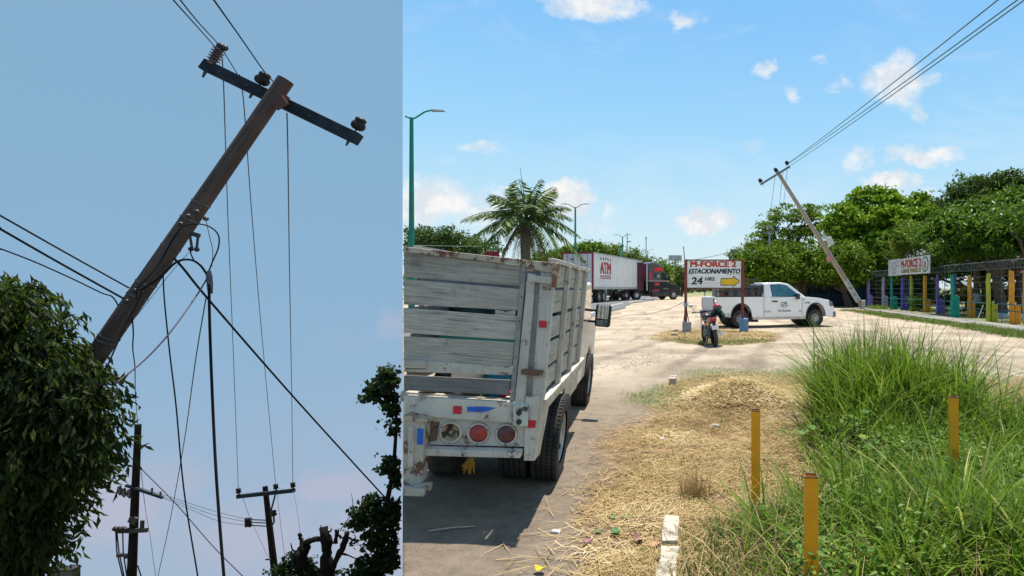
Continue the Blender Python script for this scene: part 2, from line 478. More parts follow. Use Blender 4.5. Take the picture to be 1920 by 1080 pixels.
def make_ground():
    ys = np.concatenate([np.linspace(-8, 2.5, 16)[:-1], np.exp(np.linspace(math.log(2.5), math.log(14), 150))[:-1],
                         np.exp(np.linspace(math.log(14), math.log(60), 110))[:-1], np.exp(np.linspace(math.log(60), math.log(1500), 40))])
    us = np.linspace(0, 1, 200) ** 1.15
    xl = np.where(ys > .2, EDGE * ys, np.minimum(EDGE * .2, -3.0 * sstep(.2, -1.5, ys)))
    xr = 6 + np.abs(ys) * 1.0
    X = xl[:, None] + (xr - xl)[:, None] * us[None, :]; Y = np.repeat(ys[:, None], len(us), 1)
    Z = T(X, Y)
    soil = np.clip(verge_mask(X, Y) + .75 * island_mask(X, Y), 0, 1)
    Z = Z + np.where(Y < 60, .012 * fbm(X, Y, 4.0, 2), 0) * sstep(2.5, 4, Y) + .02 * np.abs(fbm(X, Y, 9.0, 12)) * soil
    n, mm = X.shape
    idx = np.arange(n * mm).reshape(n, mm)
    fc = np.stack([idx[:-1, :-1], idx[:-1, 1:], idx[1:, 1:], idx[1:, :-1]], -1).reshape(-1, 4)
    co = np.stack([X, Y, Z], -1).reshape(-1, 3)
    # the left margin of the terrace: a vertical earth face down to the hillside
    e = idx[:, 0]; low = co[e].copy(); low[:, 2] = np.minimum(hill(low[:, 0], low[:, 1]) - 1, -4); low[:, 0] += .6
    b = len(co); co = np.concatenate([co, low]); k = np.arange(len(e) - 1)
    fc = np.concatenate([fc, np.stack([e[k], e[k + 1], b + k + 1, b + k], -1)])
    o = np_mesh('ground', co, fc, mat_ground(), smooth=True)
    tag(o, 'pale dusty caliche parking ground', kind='structure')
    x, y = co[:, 0], co[:, 1]
    def attr(nm, val):
        a = o.data.attributes.new(nm, 'FLOAT', 'POINT'); a.data.foreach_set('value', np.ascontiguousarray(val, np.float32))
    attr('soil', np.clip(verge_mask(x, y) + .75 * island_mask(x, y), 0, 1))
    gs = strip_mask(x, y) + island_mask(x, y) * sstep(20.5, 18.5, y + .4 * fbm(x, y, 2, 4)) + \
        sstep(.55, .1, np.abs(y - (12.0 + .15 * x)) * .45 + .3 * fbm(x, y, 1.8, 6)) * sstep(-.9, -.2, x) * sstep(6, 4.5, x) + \
        sstep(.9, .4, x * 0 + np.abs(y - 9.8) * .5 + np.abs(x + .7) * .9 + .3 * fbm(x, y, 2, 7))
    attr('green', np.clip(gs, 0, 1))
    attr('weed_shade', np.clip(green_edge(x, y) * sstep(9.5, 8.2, y + .3 * fbm(x, y, 2, 4)) * sstep(6.5, 5, x), 0, 1) * .9)  # mask for the shade painted on the ground beneath the weeds
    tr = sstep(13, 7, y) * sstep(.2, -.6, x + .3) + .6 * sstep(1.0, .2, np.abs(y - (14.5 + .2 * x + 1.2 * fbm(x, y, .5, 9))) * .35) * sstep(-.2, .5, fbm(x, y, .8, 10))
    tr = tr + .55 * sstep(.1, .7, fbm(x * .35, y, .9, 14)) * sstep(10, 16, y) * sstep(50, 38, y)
    for cx0, sl, am, w in ((-2.6, .10, .5, .16), (-1.2, .11, .5, .16), (1.5, .22, .9, .2), (3.3, .24, .9, .2), (5.5, -.08, .7, .22)):
        xc = cx0 + sl * (y - 14) + am * np.sin(y * .16 + cx0)
        tr = tr + .55 * sstep(w * 1.6, w * .4, np.abs(x - xc) + .10 * fbm(x, y, 3, 77)) * sstep(10, 14, y) * sstep(48, 30, y)
    attr('track', np.clip(tr, 0, 1))
    attr('far', np.clip(sstep(75, 110, y) + sstep(13.0, 14.5, x) * sstep(20, 24, y), 0, 1))
make_ground()

def make_hillside():
    ys = np.linspace(-6, 140, 90); us = np.linspace(0, 1, 50)
    xr = np.where(ys > 0, EDGE * ys - .3, -3.2)
    X = xr[:, None] - us[None, :] * (25 + 1.4 * np.maximum(ys, 0))[:, None]; Y = np.repeat(ys[:, None], 50, 1)
    Z = hill(X, Y) + .25 * fbm(X, Y, .5, 1)
    idx = np.arange(X.size).reshape(X.shape)
    fc = np.stack([idx[:-1, 1:], idx[:-1, :-1], idx[1:, :-1], idx[1:, 1:]], -1).reshape(-1, 4)
    m = mat('hillside_scrub', (.10, .12, .05), (.20, .17, .10), .6, .95, bmp=.4)
    tag(np_mesh('hillside', np.stack([X, Y, Z], -1).reshape(-1, 3), fc, m, smooth=True), 'steep scrubby hillside falling away below the poles', kind='structure')
make_hillside()

# ------------------------------------------------------------------ road
def ribbon(name, xa, xb, y0, y1, dz, m, label, nx=6, ny=60, kind='structure'):
    ys = np.exp(np.linspace(math.log(y0), math.log(y1), ny)); us = np.linspace(0, 1, nx)
    A = np.array([xa(v) for v in ys]); B = np.array([xb(v) for v in ys])
    A = np.maximum(A, EDGE * ys + .05); B = np.maximum(B, A + .01)
    X = A[:, None] + (B - A)[:, None] * us[None]; Y = np.repeat(ys[:, None], nx, 1)
    Z = T(X, Y) + dz
    idx = np.arange(X.size).reshape(X.shape)
    fc = np.stack([idx[:-1, :-1], idx[:-1, 1:], idx[1:, 1:], idx[1:, :-1]], -1).reshape(-1, 4)
    return tag(np_mesh(name, np.stack([X, Y, Z], -1).reshape(-1, 3), fc, m), label, kind=kind)
M_asph = mat('asphalt', (.105, .105, .105), (.16, .155, .15), 1.2, .9, bmp=.3)
ribbon('road', lambda y: -21, lambda y: -6.3 + .35 * math.sin(y * .35) + .15 * math.sin(y * 1.3), 13, 420, .03, M_asph, 'grey asphalt road running past the parking ground')
ribbon('road_edge_line', lambda y: -7.32, lambda y: -7.2, 20, 300, .036, M_white, 'worn white edge line on the road')
def make_median():
    mb = MB()
    ys = np.exp(np.linspace(math.log(26), math.log(300), 50))
    for a, b in zip(ys[:-1], ys[1:]):
        x0a, x0b = max(-14.2, EDGE * a + .1), max(-14.2, EDGE * b + .1)
        za, zb = TZ(-13, a), TZ(-13, b)
        if x0a > -12.3: continue
        mb.add([(x0a, a, za), (-12.1, a, za), (-12.1, b, zb), (x0b, b, zb), (x0a, a, za + .17), (-12.1, a, za + .17), (-12.1, b, zb + .17), (x0b, b, zb + .17)],
               [(4, 5, 6, 7), (1, 2, 6, 5), (0, 4, 7, 3)])
    tag(mb.build('median', mat('median_grass', (.20, .20, .08), (.34, .30, .18), .8, .95)), 'raised grassy median between the carriageways', kind='structure')
make_median()
M_walk = mat('walkway_concrete', (.27, .25, .22), (.19, .175, .155), 1.4, .9, bmp=.2)  # concrete colour lowered to stand in for the shade of the trees
def make_walk():
    mb = MB(); ys = np.linspace(18, 52, 18)
    for a, b in zip(ys[:-1], ys[1:]):
        z0, z1 = TZ(12.6, a) - .05, TZ(12.6, b) - .05
        mb.slab([(12.1, a, z0), (13.75, a, z0), (13.75, b, z1), (12.1, b, z1)], (0, 0, .11))
    tag(mb.build('pavement', M_walk), 'concrete walkway along the painted posts', kind='structure')
make_walk()

# ------------------------------------------------------------------ foliage
RNG = np.random.RandomState(7)
def unit(v):
    return v / np.maximum(np.linalg.norm(v, axis=-1, keepdims=True), 1e-9)
def leaves(name, c, axis, size, aspect, mat_, parent=None, org=(0, 0, 0), fold=.18, rnd=None, nrm=None, droop=0.0):
    """leaf-shaped pairs of faces: c centres, axis leaf directions, size leaf lengths"""
    n = len(c); a = unit(axis)
    rv = RNG.normal(size=(n, 3)) if nrm is None else nrm
    b = unit(np.cross(a, rv)); u = np.cross(b, a)
    L = size[:, None]; w = L * aspect
    v0 = c - a * L * .5; v2 = c + a * L * .5 - u * L * droop
    v1 = c + b * w * .5 + u * L * fold; v3 = c - b * w * .5 + u * L * fold
    co = np.stack([v0, v1, v2, v3], 1).reshape(-1, 3) - np.array(org)
    i = np.arange(n) * 4
    fc = np.concatenate([np.stack([i, i + 1, i + 2], -1), np.stack([i, i + 2, i + 3], -1)])
    r = RNG.rand(n) if rnd is None else rnd
    return np_mesh(name, co, fc, mat_, parent, np.repeat(r, 4))
def crown_points(blobs, nclump, per, sig, shell=.55, vs=.6):
    """points in clumps on and in ellipsoid blobs (centre, radii)"""
    vol = np.array([np.prod(np.asarray(r)) ** (2 / 3) for _, r in blobs]); vol = vol / vol.sum()
    nclump = int(nclump * .75); per = int(per * 1.35); sig = sig * .85
    ks = RNG.choice(len(blobs), nclump, p=vol)
    ce = np.array([b[0] for b in blobs])[ks]; ra = np.array([b[1] for b in blobs])[ks]
    d = unit(RNG.normal(size=(nclump, 3)))
    rr = (shell + (1 - shell) * RNG.rand(nclump) ** .6) * np.where(RNG.rand(nclump) < .16, RNG.uniform(1.05, 1.32, nclump), RNG.uniform(.82, 1.08, nclump))
    rr = np.where(RNG.rand(nclump) < .22, rr * RNG.uniform(.2, .8, nclump), rr)
    cc = ce + d * ra * rr[:, None]
    s = sig * RNG.uniform(.5, 1.5, nclump)
    out = np.repeat(cc, per, 0) + RNG.normal(size=(nclump * per, 3)) * np.repeat(s, per)[:, None] * np.array([1, 1, vs])
    dirs = np.repeat(d, per, 0); tone = np.repeat(RNG.rand(nclump), per)
    return out, dirs, tone
def keep_right(p, margin=2.0):
    return p[:, 0] > (755 + margin - CX) / F * p[:, 1]
def keep_left(p, margin=3.0):
    return p[:, 0] < (755 - margin - CX) / F * p[:, 1]
def limb(mb, p, q, r0, r1, n=7, wob=.06, seg=6):
    p, q = Vector(p), Vector(q); L = (q - p).length
    pts = []
    for i in range(seg + 1):
        t = i / seg; v = p.lerp(q, t)
        if 0 < i < seg: v += Vector(RNG.normal(size=3)) * wob * L * .4
        pts.append(v)
    mb.tube(pts, [r0 + (r1 - r0) * i / seg for i in range(seg + 1)], n)
    return pts
def tree(name, label, base, blobs, lmat, nclump, per, sig, leaf, aspect=.5, trunk_r=.2, group=None, cull=None, shell=.5, bark=None,
         fork=.45, droop=.0, up=.5, cat='tree', limbs=True, zmin=None, vs=.6):
    """trunk with limbs to each blob of the crown; the crown is many small leaves"""
    base = Vector(base)
    t = thing(name, label, cat, base, 0, group)
    mb = MB(base)
    cen = sum((Vector(b[0]) for b in blobs), Vector()) / len(blobs)
    top = Vector((base.x * .5 + cen.x * .5, base.y * .5 + cen.y * .5, base.z + (cen.z - base.z) * fork))
    pts = limb(mb, base - Vector((0, 0, .15)), top, trunk_r, trunk_r * .7, 9, .03)
    if limbs:
        for (c, r) in blobs:
            c = Vector(c); e = limb(mb, top, c, trunk_r * .55, trunk_r * .18, 6, .08)
            for k in range(4):
                dv = Vector(RNG.normal(size=3)); dv.z = abs(dv.z) * .6; dv.normalize()
                q = c + Vector((dv.x * r[0], dv.y * r[1], dv.z * r[2])) * .8
                limb(mb, e[RNG.randint(3, 6)], q, trunk_r * .2, trunk_r * .05, 5, .1, 4)
    if cull == 'right':
        mb.v = [(max(v[0] + base.x, (757 - CX) / F * (v[1] + base.y)) - base.x, v[1], v[2]) for v in mb.v]
    mb.build('trunk', bark or M_bark, t, smooth='full')
    p, d, tone = crown_points(blobs, nclump, per, sig, shell, vs)
    k = np.ones(len(p), bool)
    if cull == 'right': k &= keep_right(p)
    if cull == 'left': k &= keep_left(p)
    if zmin is not None: k &= p[:, 2] > zmin
    p, d, tone = p[k], d[k], tone[k]
    n = len(p)
    ax = RNG.normal(size=(n, 3)) + d * .5 + np.array([0, 0, -droop])
    nr = RNG.normal(size=(n, 3)) * .7 + np.array([0, 0, up * 2])
    leaves('crown', p, ax, leaf * RNG.uniform(.6, 1.3, n), aspect, lmat, t, base, rnd=np.clip(tone * .6 + RNG.rand(n) * .4, 0, 1), nrm=nr)
    return t
def blob(px, py, rx, ry, d, rd=None):
    k = d / F
    return (tuple(W(px, py, d)), (rx * k, (rd if rd else rx * k), ry * k))

def blades(name, pts, hgt, wid, lean, mat_, label=None, cat=None, seg=4, bend=1.0, zoff=-.02, kind='stuff', rnd=None, parent=None, yaw=None):
    """grass blades: strips that curve over"""
    n = len(pts); th = RNG.rand(n) * 6.283 if yaw is None else yaw
    dx = np.stack([np.cos(th), np.sin(th), 0 * th], -1)
    sv = np.stack([-np.sin(th + RNG.normal(size=n) * .6), np.cos(th + RNG.normal(size=n) * .6), 0 * th], -1)
    base = np.stack([pts[:, 0], pts[:, 1], T(pts[:, 0], pts[:, 1]) + zoff], -1)
    cs = []
    for k in range(seg + 1):
        s = k / seg
        out = lean * (s * .45 + bend * s ** 2.2 * .75)
        rise = np.sqrt(np.clip(1 - (np.clip(lean, 0, 1.1) * s) ** 2 * .55, .08, 1)) * s
        c = base + dx * (out * hgt)[:, None] + np.array([0, 0, 1]) * (rise * hgt)[:, None]
        w = wid * (1 - s ** 1.8) * (.75 + .25 * min(1, s * 4)) + .0006
        cs += [c - sv * w[:, None] * .5, c + sv * w[:, None] * .5]
    co = np.stack(cs, 1).reshape(-1, 3); m = 2 * (seg + 1)
    i = np.arange(n) * m
    fc = np.concatenate([np.stack([i + 2 * k, i + 2 * k + 1, i + 2 * k + 3, i + 2 * k + 2], -1) for k in range(seg)])
    r = RNG.rand(n) if rnd is None else rnd
    o = np_mesh(name, co, fc, mat_, parent, np.repeat(r, m), smooth=True)
    return tag(o, label, cat, kind=kind)
# ------------------------------------------------------------------ stake-bed truck in the foreground
def wheel(parent, c, axis, R, wd, rimr, tyre_m, rim_m, holes=8, dish=.03, n=36, grooves=False, tread=False):
    """tyre with a rim as its sub-part; axis points to the outer face"""
    a = Vector(axis).normalized(); c = Vector(c)
    h = wd / 2
    if grooves:
        prof = [(rimr, -h * .9), (R * .86, -h), (R * .965, -h * .96), (R, -h * .84)]
        for g in (-.55, -.18, .18, .55):
            prof += [(R, h * (g - .06)), (R - .012, h * (g - .045)), (R - .012, h * (g + .045)), (R, h * (g + .06))]
        prof += [(R, h * .84), (R * .965, h * .96), (R * .86, h), (rimr, h * .9)]
    else:
        prof = [(rimr, -h * .9), (R * .86, -h), (R * .96, -h * .95), (R, -h * .75), (R, h * .75), (R * .96, h * .95), (R * .86, h), (rimr, h * .9)]
    ty = MB().lathe(prof, c, a, n).build('tyre', tyre_m, parent, smooth=True)
    rp = [(rimr, -h * .9), (rimr, h * .72), (rimr * .93, h * .80), (rimr * .88, h * .55), (rimr * .62, h * .55 + dish), (rimr * .3, h * .45), (rimr * .27, h * .75), (0, h * .78)]
    rim = MB().lathe(rp, c, a, n).build('rim', rim_m, ty, smooth=True)
    up = Vector((0, 0, 1)); x = a.cross(up).normalized(); y = x.cross(a).normalized()
    mb = MB()
    for k in range(holes):
        t = 6.283 * k / holes
        q = c + (x * math.cos(t) + y * math.sin(t)) * rimr * .74 + a * (h * .55 + dish * .5)
        mb.cyl(q - a * .02, q + a * .012, rimr * .11, 8)
    mb.build('rim_holes', M_dark, ty)
    if tread:
        mb = MB()
        for k in range(64):
            t = 6.283 * k / 64
            for s in (-1, 1):
                r = x * math.cos(t + .05 * s) + y * math.sin(t + .05 * s); tg = a.cross(r)
                q = c + r * (R * .992) + a * h * .80 * s
                mb.bar(q - tg * .011, q + tg * .011, .022, .030, a)
            for g in (-.37, 0, .37):
                r = x * math.cos(t + g) + y * math.sin(t + g); tg = a.cross(r)
                q = c + r * (R * .996) + a * h * g
                mb.bar(q - tg * .013, q + tg * .013, .016, .034, a)
        tag(mb.build('tread', tyre_m, ty), kind='stuff')
    return ty

M_plank_x = mat_wood('grey_plank', (.56, .505, .425), (.37, .33, .275), (.10, .085, .07), 0, 13, .9)
M_plank_y = mat_wood('grey_plank_side', (.60, .545, .46), (.43, .38, .32), (.14, .12, .10), 1, 13, .9)
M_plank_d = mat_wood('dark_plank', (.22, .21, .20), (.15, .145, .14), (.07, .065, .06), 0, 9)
M_post = mat_worn('worn_white_post', (.58, .53, .445), (.19, .09, .045), .58, 9, .6, (.36, .32, .26))
M_paint = mat_worn('worn_white_paint', (.64, .585, .49), (.18, .07, .03), .57, 8, .5, (.40, .355, .295))
M_rustpaint = mat_worn('flaking_paint_rust', (.50, .42, .32), (.21, .08, .035), .48, 13, .7, (.36, .29, .2))
M_channel = mat('weathered_channel', (.36, .35, .33), (.25, .235, .215), 8, .6, .3)
M_rtape = mat('red_reflector', (.62, .02, .03), (.5, .02, .03), 30, .35)
M_btape = mat('blue_tape', (.01, .13, .55), (.02, .10, .42), 20, .4)

TR_LOC = Vector((-1.3956, 4.6, 0.0))
TR_M = Matrix.Translation(TR_LOC) @ Matrix.Rotation(.1079, 4, 'Z') @ Matrix.Rotation(.0918, 4, 'Y')
TR_I = TR_M.inverted()
def tr_ray(px, py):
    o = TR_I @ Vector((0, 0, H)); d = (TR_I.to_3x3() @ Vector(((px - CX) / F, 1, -(py - CY) / F)))
    return o, d
def RP(px, py, y=0.0):
    o, d = tr_ray(px, py); t = (y - o.y) / d.y
    return o + d * t
def SP(px, py, x=0.0):
    o, d = tr_ray(px, py); t = (x - o.x) / d.x
    return o + d * t

def make_stake_truck():
    tr = thing('stake_truck', 'old white stake-bed truck with grey plank tailgate, parked at the verge', 'truck')
    tr.matrix_world = TR_M
    ZT = 1.955; L = 2.78; XL = RP(757, 600).x; ZF = .885
    rear = lambda name, quad, m, th=.03, y=0.0, parent=tr, bevel=.004: MB().slab([RP(p[0], p[1], y) for p in reversed(quad)], (0, th, 0)).build(name, m, parent, bevel=bevel)
    # --- tailgate boards
    gate = rear('tailgate_top_rail', [(756.5, 462), (985, 487), (984, 498), (756.5, 472.5)], M_rustpaint, .05, -.012)
    P1, P2, P3 = [mat_wood('grey_plank_%d' % i, tuple(v * k for v in (.56, .505, .425)), tuple(v * k for v in (.36, .32, .265)), (.085, .07, .06), 0, s_, 1.0) for i, (k, s_) in enumerate(((.82, 11), (1.0, 15), (1.1, 12)))]
    for q, m in (([(757, 473.5), (983, 498.5), (977, 536), (757, 519)], P1), ([(757, 523.5), (977, 542), (972, 582), (757, 571)], P2),
                 ([(757, 577.5), (971, 594), (966, 638), (757, 624)], P3), ([(757, 631), (965, 642), (960, 689), (757, 677)], P2),
                 ([(757, 704), (957, 713), (954, 740), (757, 732)], M_plank_d)):
        rear('plank', q, m, .028, .01)
    rear('tailgate_rail', [(798, 677), (966, 689), (964, 704), (757, 697), (757, 692), (798, 692)], M_post, .03, -.004)
    rear('plank_offcut', [(757, 675), (798, 676.5), (798, 691), (757, 690)], M_plank_x, .05, -.03)
    # --- upright steel strip with rivets and the corner posts
    rear('edge_strip', [(978, 496), (987, 498), (964, 756), (955, 755)], M_channel, .03, -.006)
    mb = MB()
    for i in range(11):
        t = (i + .5) / 11; p = RP(983 - 23 * t, 500 + 250 * t, -.006)
        MB().ball(p, (.007, .006, .007), 8, 5).build('rivet', M_rustpaint, tr, smooth='full')
    rear('gate_post', [(989, 512), (1004, 514), (984, 758), (965, 756)], M_post, .06, -.02)
    rear('gate_channel', [(1003, 514), (1015, 516), (998, 758), (983, 757)], M_channel, .05, .012)
    rear('corner_post', [(1014, 510), (1040, 513), (1020, 745), (997, 744)], M_post, .07, -.012)
    rear('corner_bracket', [(990, 515), (1037, 520), (1036, 533), (990, 528)], M_post, .02, -.04)
    rear('corner_cap', [(985, 488), (1049, 493), (1046, 512), (985, 508)], M_rustpaint, .09, -.018)
    rear('broken_corner_plank', [(1036, 492), (1048, 494), (1042, 540), (1034, 538)], mat_worn('rust_flakes', (.55, .45, .30), (.32, .12, .05), .42, 9), .03, -.05)
    rear('rust_plate', [(977, 691), (1019, 695), (1018, 706), (977, 702)], mat_worn('rust_plate', (.5, .47, .42), (.19, .09, .05), .42, 7), .03, -.035)
    rear('reflector', [(1011, 601), (1025, 602), (1024.5, 615), (1010.5, 614)], M_rtape, .004, -.019, bevel=0)
    # --- rear beam, lamp panel, flange
    rear('rear_beam', [(757, 743), (985, 756), (984, 795), (757, 779)], M_paint, .08, -.03)
    rear('reflector', [(850, 761), (866, 762), (865, 776.5), (849, 775.5)], M_rtape, .004, -.036, bevel=0)
    rear('blue_strip', [(876, 763), (908, 762.5), (929, 765), (917, 770), (903, 773), (876, 771.5)], M_btape, .004, -.036, bevel=0)
    rear('lamp_panel', [(801, 781), (984, 794), (983, 838), (800, 834)], M_paint, .03, 0.0)
    rear('corner_box', [(985, 742), (1019, 742), (1003, 864), (982, 864)], M_paint, .10, -.025)
    rear('reflector', [(989, 788), (1005.5, 788.5), (1003.5, 802.5), (987.5, 802)], M_rtape, .004, -.030, bevel=0)
    a, b = RP(797, 835, 0.0), RP(981, 840, 0.0)
    MB().slab([a, b, b + Vector((0, -.085, -.006)), a + Vector((0, -.085, -.006))], (0, 0, -.05)).build('flange', M_paint, tr, bevel=.006)
    rear('stain', [(801, 790), (824, 791), (819, 826), (806, 828), (801, 812)], mat_worn('brown_stain', (.20, .13, .09), (.09, .06, .04), .5, 12), .004, -.006, bevel=0)
    lock = rear('latch_plate', [(962, 758), (991, 759), (989, 801), (961, 799)], mat_worn('chipped_green_white', (.62, .62, .55), (.05, .06, .05), .55, 14), .02, -.055, bevel=.008)
    for py in (774, 791):
        p = RP(973, py, -.055); MB().cyl(p, p + Vector((0, -.004, 0)), .021, 16).build('bolt_hole', M_dark, lock)
    # --- round tail lamps
    for (px, py, cc) in ((846, 810, None), (898, 812, (.42, .03, .025)), (950, 813.5, (.12, .02, .025))):
        p = RP(px, py, 0.0)
        lamp = MB().lathe([(.066, .0), (.084, .0), (.084, -.012), (.078, -.020), (.068, -.020), (.066, -.006)], p, (0, 1, 0), 28, closed=True).build('tail_lamp', M_post, tr, smooth=True)
        if cc:
            MB().lathe([(.067, -.004), (.062, -.012), (.04, -.019), (0, -.022)], p, (0, 1, 0), 24).build('lens', mat('lens_%d' % px, cc, tuple(v * .6 for v in cc), 30, .25, coat=.5), lamp, smooth=True)
        else:
            MB().lathe([(.067, -.016), (.05, -.006), (.02, -.003), (0, -.003)], p, (0, 1, 0), 24).build('reflector_bowl', mat('bare_bowl', (.34, .25, .15), (.035, .028, .022), 16, .5, .2, lo=.45, hi=.55), lamp, smooth=True)
            MB().cyl(p + Vector((0, .0, 0)), p + Vector((0, -.016, .0)), .012, 10).build('bulb_socket', M_rustpaint, lamp)
        mb = MB()
        for k in range(3):
            t = 2.1 * k + .5; q = p + Vector((math.cos(t) * .075, -.018, math.sin(t) * .075)); MB().ball(q, .006, 6, 4).build('screw', M_dark, lamp)
    # --- bumper bracket with foot, reaching towards the camera
    br = rear('bumper_post', [(756.5, 780), (797, 790), (790, 906), (756.5, 912)], mat_worn('grimy_bumper_paint', (.50, .45, .37), (.17, .08, .04), .52, 9, .6, (.30, .26, .2)), .12, -.14)
    rear('bumper_rust', [(757, 778), (803, 787), (802, 795), (757, 788)], M_rustpaint, .14, -.15, br)
    rear('blue_sticker', [(782.5, 803), (794, 805), (793, 834), (781.5, 833)], M_btape, .003, -.1435, br, 0)
    rear('weld_strip', [(765, 800), (776, 802), (774, 876), (764, 876)], M_post, .012, -.150, br)
    a, b = RP(757, 905, -.10), RP(812, 903, -.10)
    b2 = b + Vector((0, -.17, 0)); a2 = RP(757.5, 915, a.y - .17); a2.z = b2.z
    MB().slab([a, b, b2, a2], (0, 0, -.055)).build('bumper_step', MATS['grimy_bumper_paint'], tr, bevel=.008)
    # yellow rope tassel
    mb = MB(); p0 = RP(885, 858, .05)
    for k in range(34):
        q = p0 + Vector((random.uniform(-.07, .03), random.uniform(-.02, .02), -random.uniform(.06, .13)))
        mb.tube([p0 + Vector((random.uniform(-.012, .012), 0, 0)), p0.lerp(q, .5) + Vector((random.uniform(-.015, .015), 0, .01)), q], .003, 4)
    mb.build('rope_tassel', mat('yellow_rope', (.55, .30, .02), (.42, .22, .02), 20, .9), tr)
    # --- right side: boards, stakes, rails
    zs = [(1.76, 1.945), (1.55, 1.735), (1.34, 1.515), (1.12, 1.31), (.935, 1.09)]
    for (z0, z1) in zs:
        MB().box((-.045, .10, z0), (-.02, L, z1)).build('side_plank', M_plank_y, tr, bevel=.004)
    for (ta, tb, ba, bb) in ((1059, 1070, 1046, 1055), (1079.5, 1087.5, 1066, 1075), (1094, 1103, 1082, 1090.5)):
        y0, y1 = SP(ta, 511).y, SP(tb, 512).y
        y0b, y1b = SP(ba, 700).y, SP(bb, 695).y
        w = .085
        ym = (y0 + y1) / 2
        MB().box((-.018, ym - w / 2, .90), (.022, ym + w / 2, 1.95)).build('stake', M_post, tr, bevel=.004)
    MB().box((-.055, .02, 1.947), (.012, L, 1.985)).build('side_top_rail', M_plank_y, tr, bevel=.006)
    MB().box((-.02, .0, .855), (.035, L + .02, .905)).build('bed_rail', M_paint, tr, bevel=.008)
    MB().box((-.02, .06, .79), (.018, L, .854)).build('bed_rail_lower', M_paint, tr, bevel=.006)
    MB().add([(0, .09, .79), (0, .42, .79), (0, .16, .44), (0, .09, .44), (-.03, .09, .79), (-.03, .42, .79), (-.03, .16, .44), (-.03, .09, .44)],
             [(0, 1, 2, 3), (7, 6, 5, 4), (1, 5, 6, 2), (2, 6, 7, 3), (0, 4, 5, 1), (3, 7, 4, 0)]).build('rear_skirt', M_paint, tr)
    MB().box((-.03, 1.42, .58), (.0, 2.5, .788)).build('side_skirt', M_paint, tr, bevel=.006)
    # left and front sides of the bed, floor and chassis
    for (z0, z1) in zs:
        MB().box((XL + .02, .10, z0), (XL + .045, L, z1)).build('side_plank', M_plank_d, tr)  # inner planks in dark wood paint in the shade seen through the gaps
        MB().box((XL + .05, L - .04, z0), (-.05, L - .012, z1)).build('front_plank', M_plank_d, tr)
    for ym in (.3, 1.2, 2.1, 2.7):
        MB().box((XL + .003, ym - .04, .9), (XL + .019, ym + .04, 1.95)).build('stake', M_post, tr)
    MB().box((XL + .01, .02, 1.947), (XL + .055, L, 1.985)).build('side_top_rail', M_plank_y, tr)
    MB().box((XL + .01, .05, .80), (-.03, L, .875)).build('bed_floor', M_plank_y, tr)
    MB().box((XL + .1, .2, .55), (XL + .2, 5.0, .74)).box((-.42, .2, .56), (-.32, 5.0, .74)).build('chassis', M_dark, tr)
    MB().cyl((XL + .1, .95, .385), (-.1, .95, .385), .06, 10).ball(((XL - .1) / 2, .95, .385), (.17, .17, .17), 12, 8).build('rear_axle', M_dark, tr, smooth=True)
    # wheels: dual at the rear
    mrim = mat('dusty_white_rim', (.52, .51, .49), (.38, .36, .33), 6, .5, .2)
    for (x0, x1, tread) in ((-.145, .085, True), (-.42, -.185, False)):
        wheel(tr, ((x0 + x1) / 2, .96, .385), (1, 0, 0), .385, x1 - x0, .235, M_rubber, mrim, 8, .0, 48, True, tread)
    wheel(tr, (XL + .14, .96, .385), (-1, 0, 0), .385, .22, .235, M_rubber, mrim, 8, .0, 32)
    wheel(tr, (-.11, 4.35, .385), (1, 0, 0), .385, .235, .235, M_rubber, mrim, 8, .0, 40, True, True)
    wheel(tr, (XL + .14, 4.35, .385), (-1, 0, 0), .385, .22, .235, M_rubber, mrim)
    # cab and bonnet
    cabw = mat('cab_paint', (.64, .61, .56), (.55, .52, .47), 3, .4, coat=.3)
    def prof(name, pts, x0, x1, m, par, bev=.03):
        n = len(pts)
        return MB().add([(x0, y, z) for y, z in pts] + [(x1, y, z) for y, z in pts],
                        [tuple(range(n)), tuple(reversed(range(n, 2 * n)))] + [(i, i + n, (i + 1) % n + n, (i + 1) % n) for i in range(n)]).build(name, m, par, bevel=bev)
    prof('cab', [(2.86, .5), (2.86, 1.80), (3.75, 1.83), (4.15, 1.30), (5.15, 1.2), (5.2, .5), (4.82, .5), (4.75, .75), (4.5, .88), (4.2, .88), (3.95, .75), (3.88, .5)], XL + .06, -.05, cabw, tr)
    prof('side_window', [(3.0, 1.32), (3.0, 1.72), (3.68, 1.74), (3.98, 1.34)], -.049, -.044, mat_glass('dark_glass', (.02, .03, .035)), tr, 0)
    MB().box((XL + .12, 2.845, 1.32), (-.12, 2.858, 1.72)).build('rear_window', MATS['dark_glass'], tr)
    # wing mirror
    m = bpy.data.objects.new('wing_mirror', None); COL.objects.link(m); m.parent = tr
    c = Vector((.155, 3.55, 1.395))
    MB().box((c.x - .105, c.y, c.z - .155), (c.x + .105, c.y + .09, c.z + .155)).build('housing', mat('black_plastic', (.02, .02, .022), (.03, .03, .03), 20, .5), m, bevel=.035, seg=3)
    mglass = mat('mirror_glass', (.75, .80, .82), (.70, .75, .78), 2, .04, 1.0)
    MB().box((c.x - .082, c.y - .008, c.z - .045), (c.x + .068, c.y - .001, c.z + .135)).build('upper_glass', mglass, m, bevel=.01)
    MB().box((c.x - .082, c.y - .008, c.z - .135), (c.x + .068, c.y - .001, c.z - .06)).build('lower_glass', mat('convex_glass', (.25, .32, .38), (.06, .08, .10), 14, .06, 1.0), m, bevel=.01)
    MB().tube([(-.06, c.y + .06, c.z + .06), (c.x - .08, c.y + .05, c.z + .06)], .018, 8).tube([(-.06, c.y + .06, c.z - .09), (c.x - .08, c.y + .05, c.z - .09)], .018, 8).build('mirror_arms', M_dark, m)
    return tr, XL, L
STAKE, S_XL, S_L = make_stake_truck()

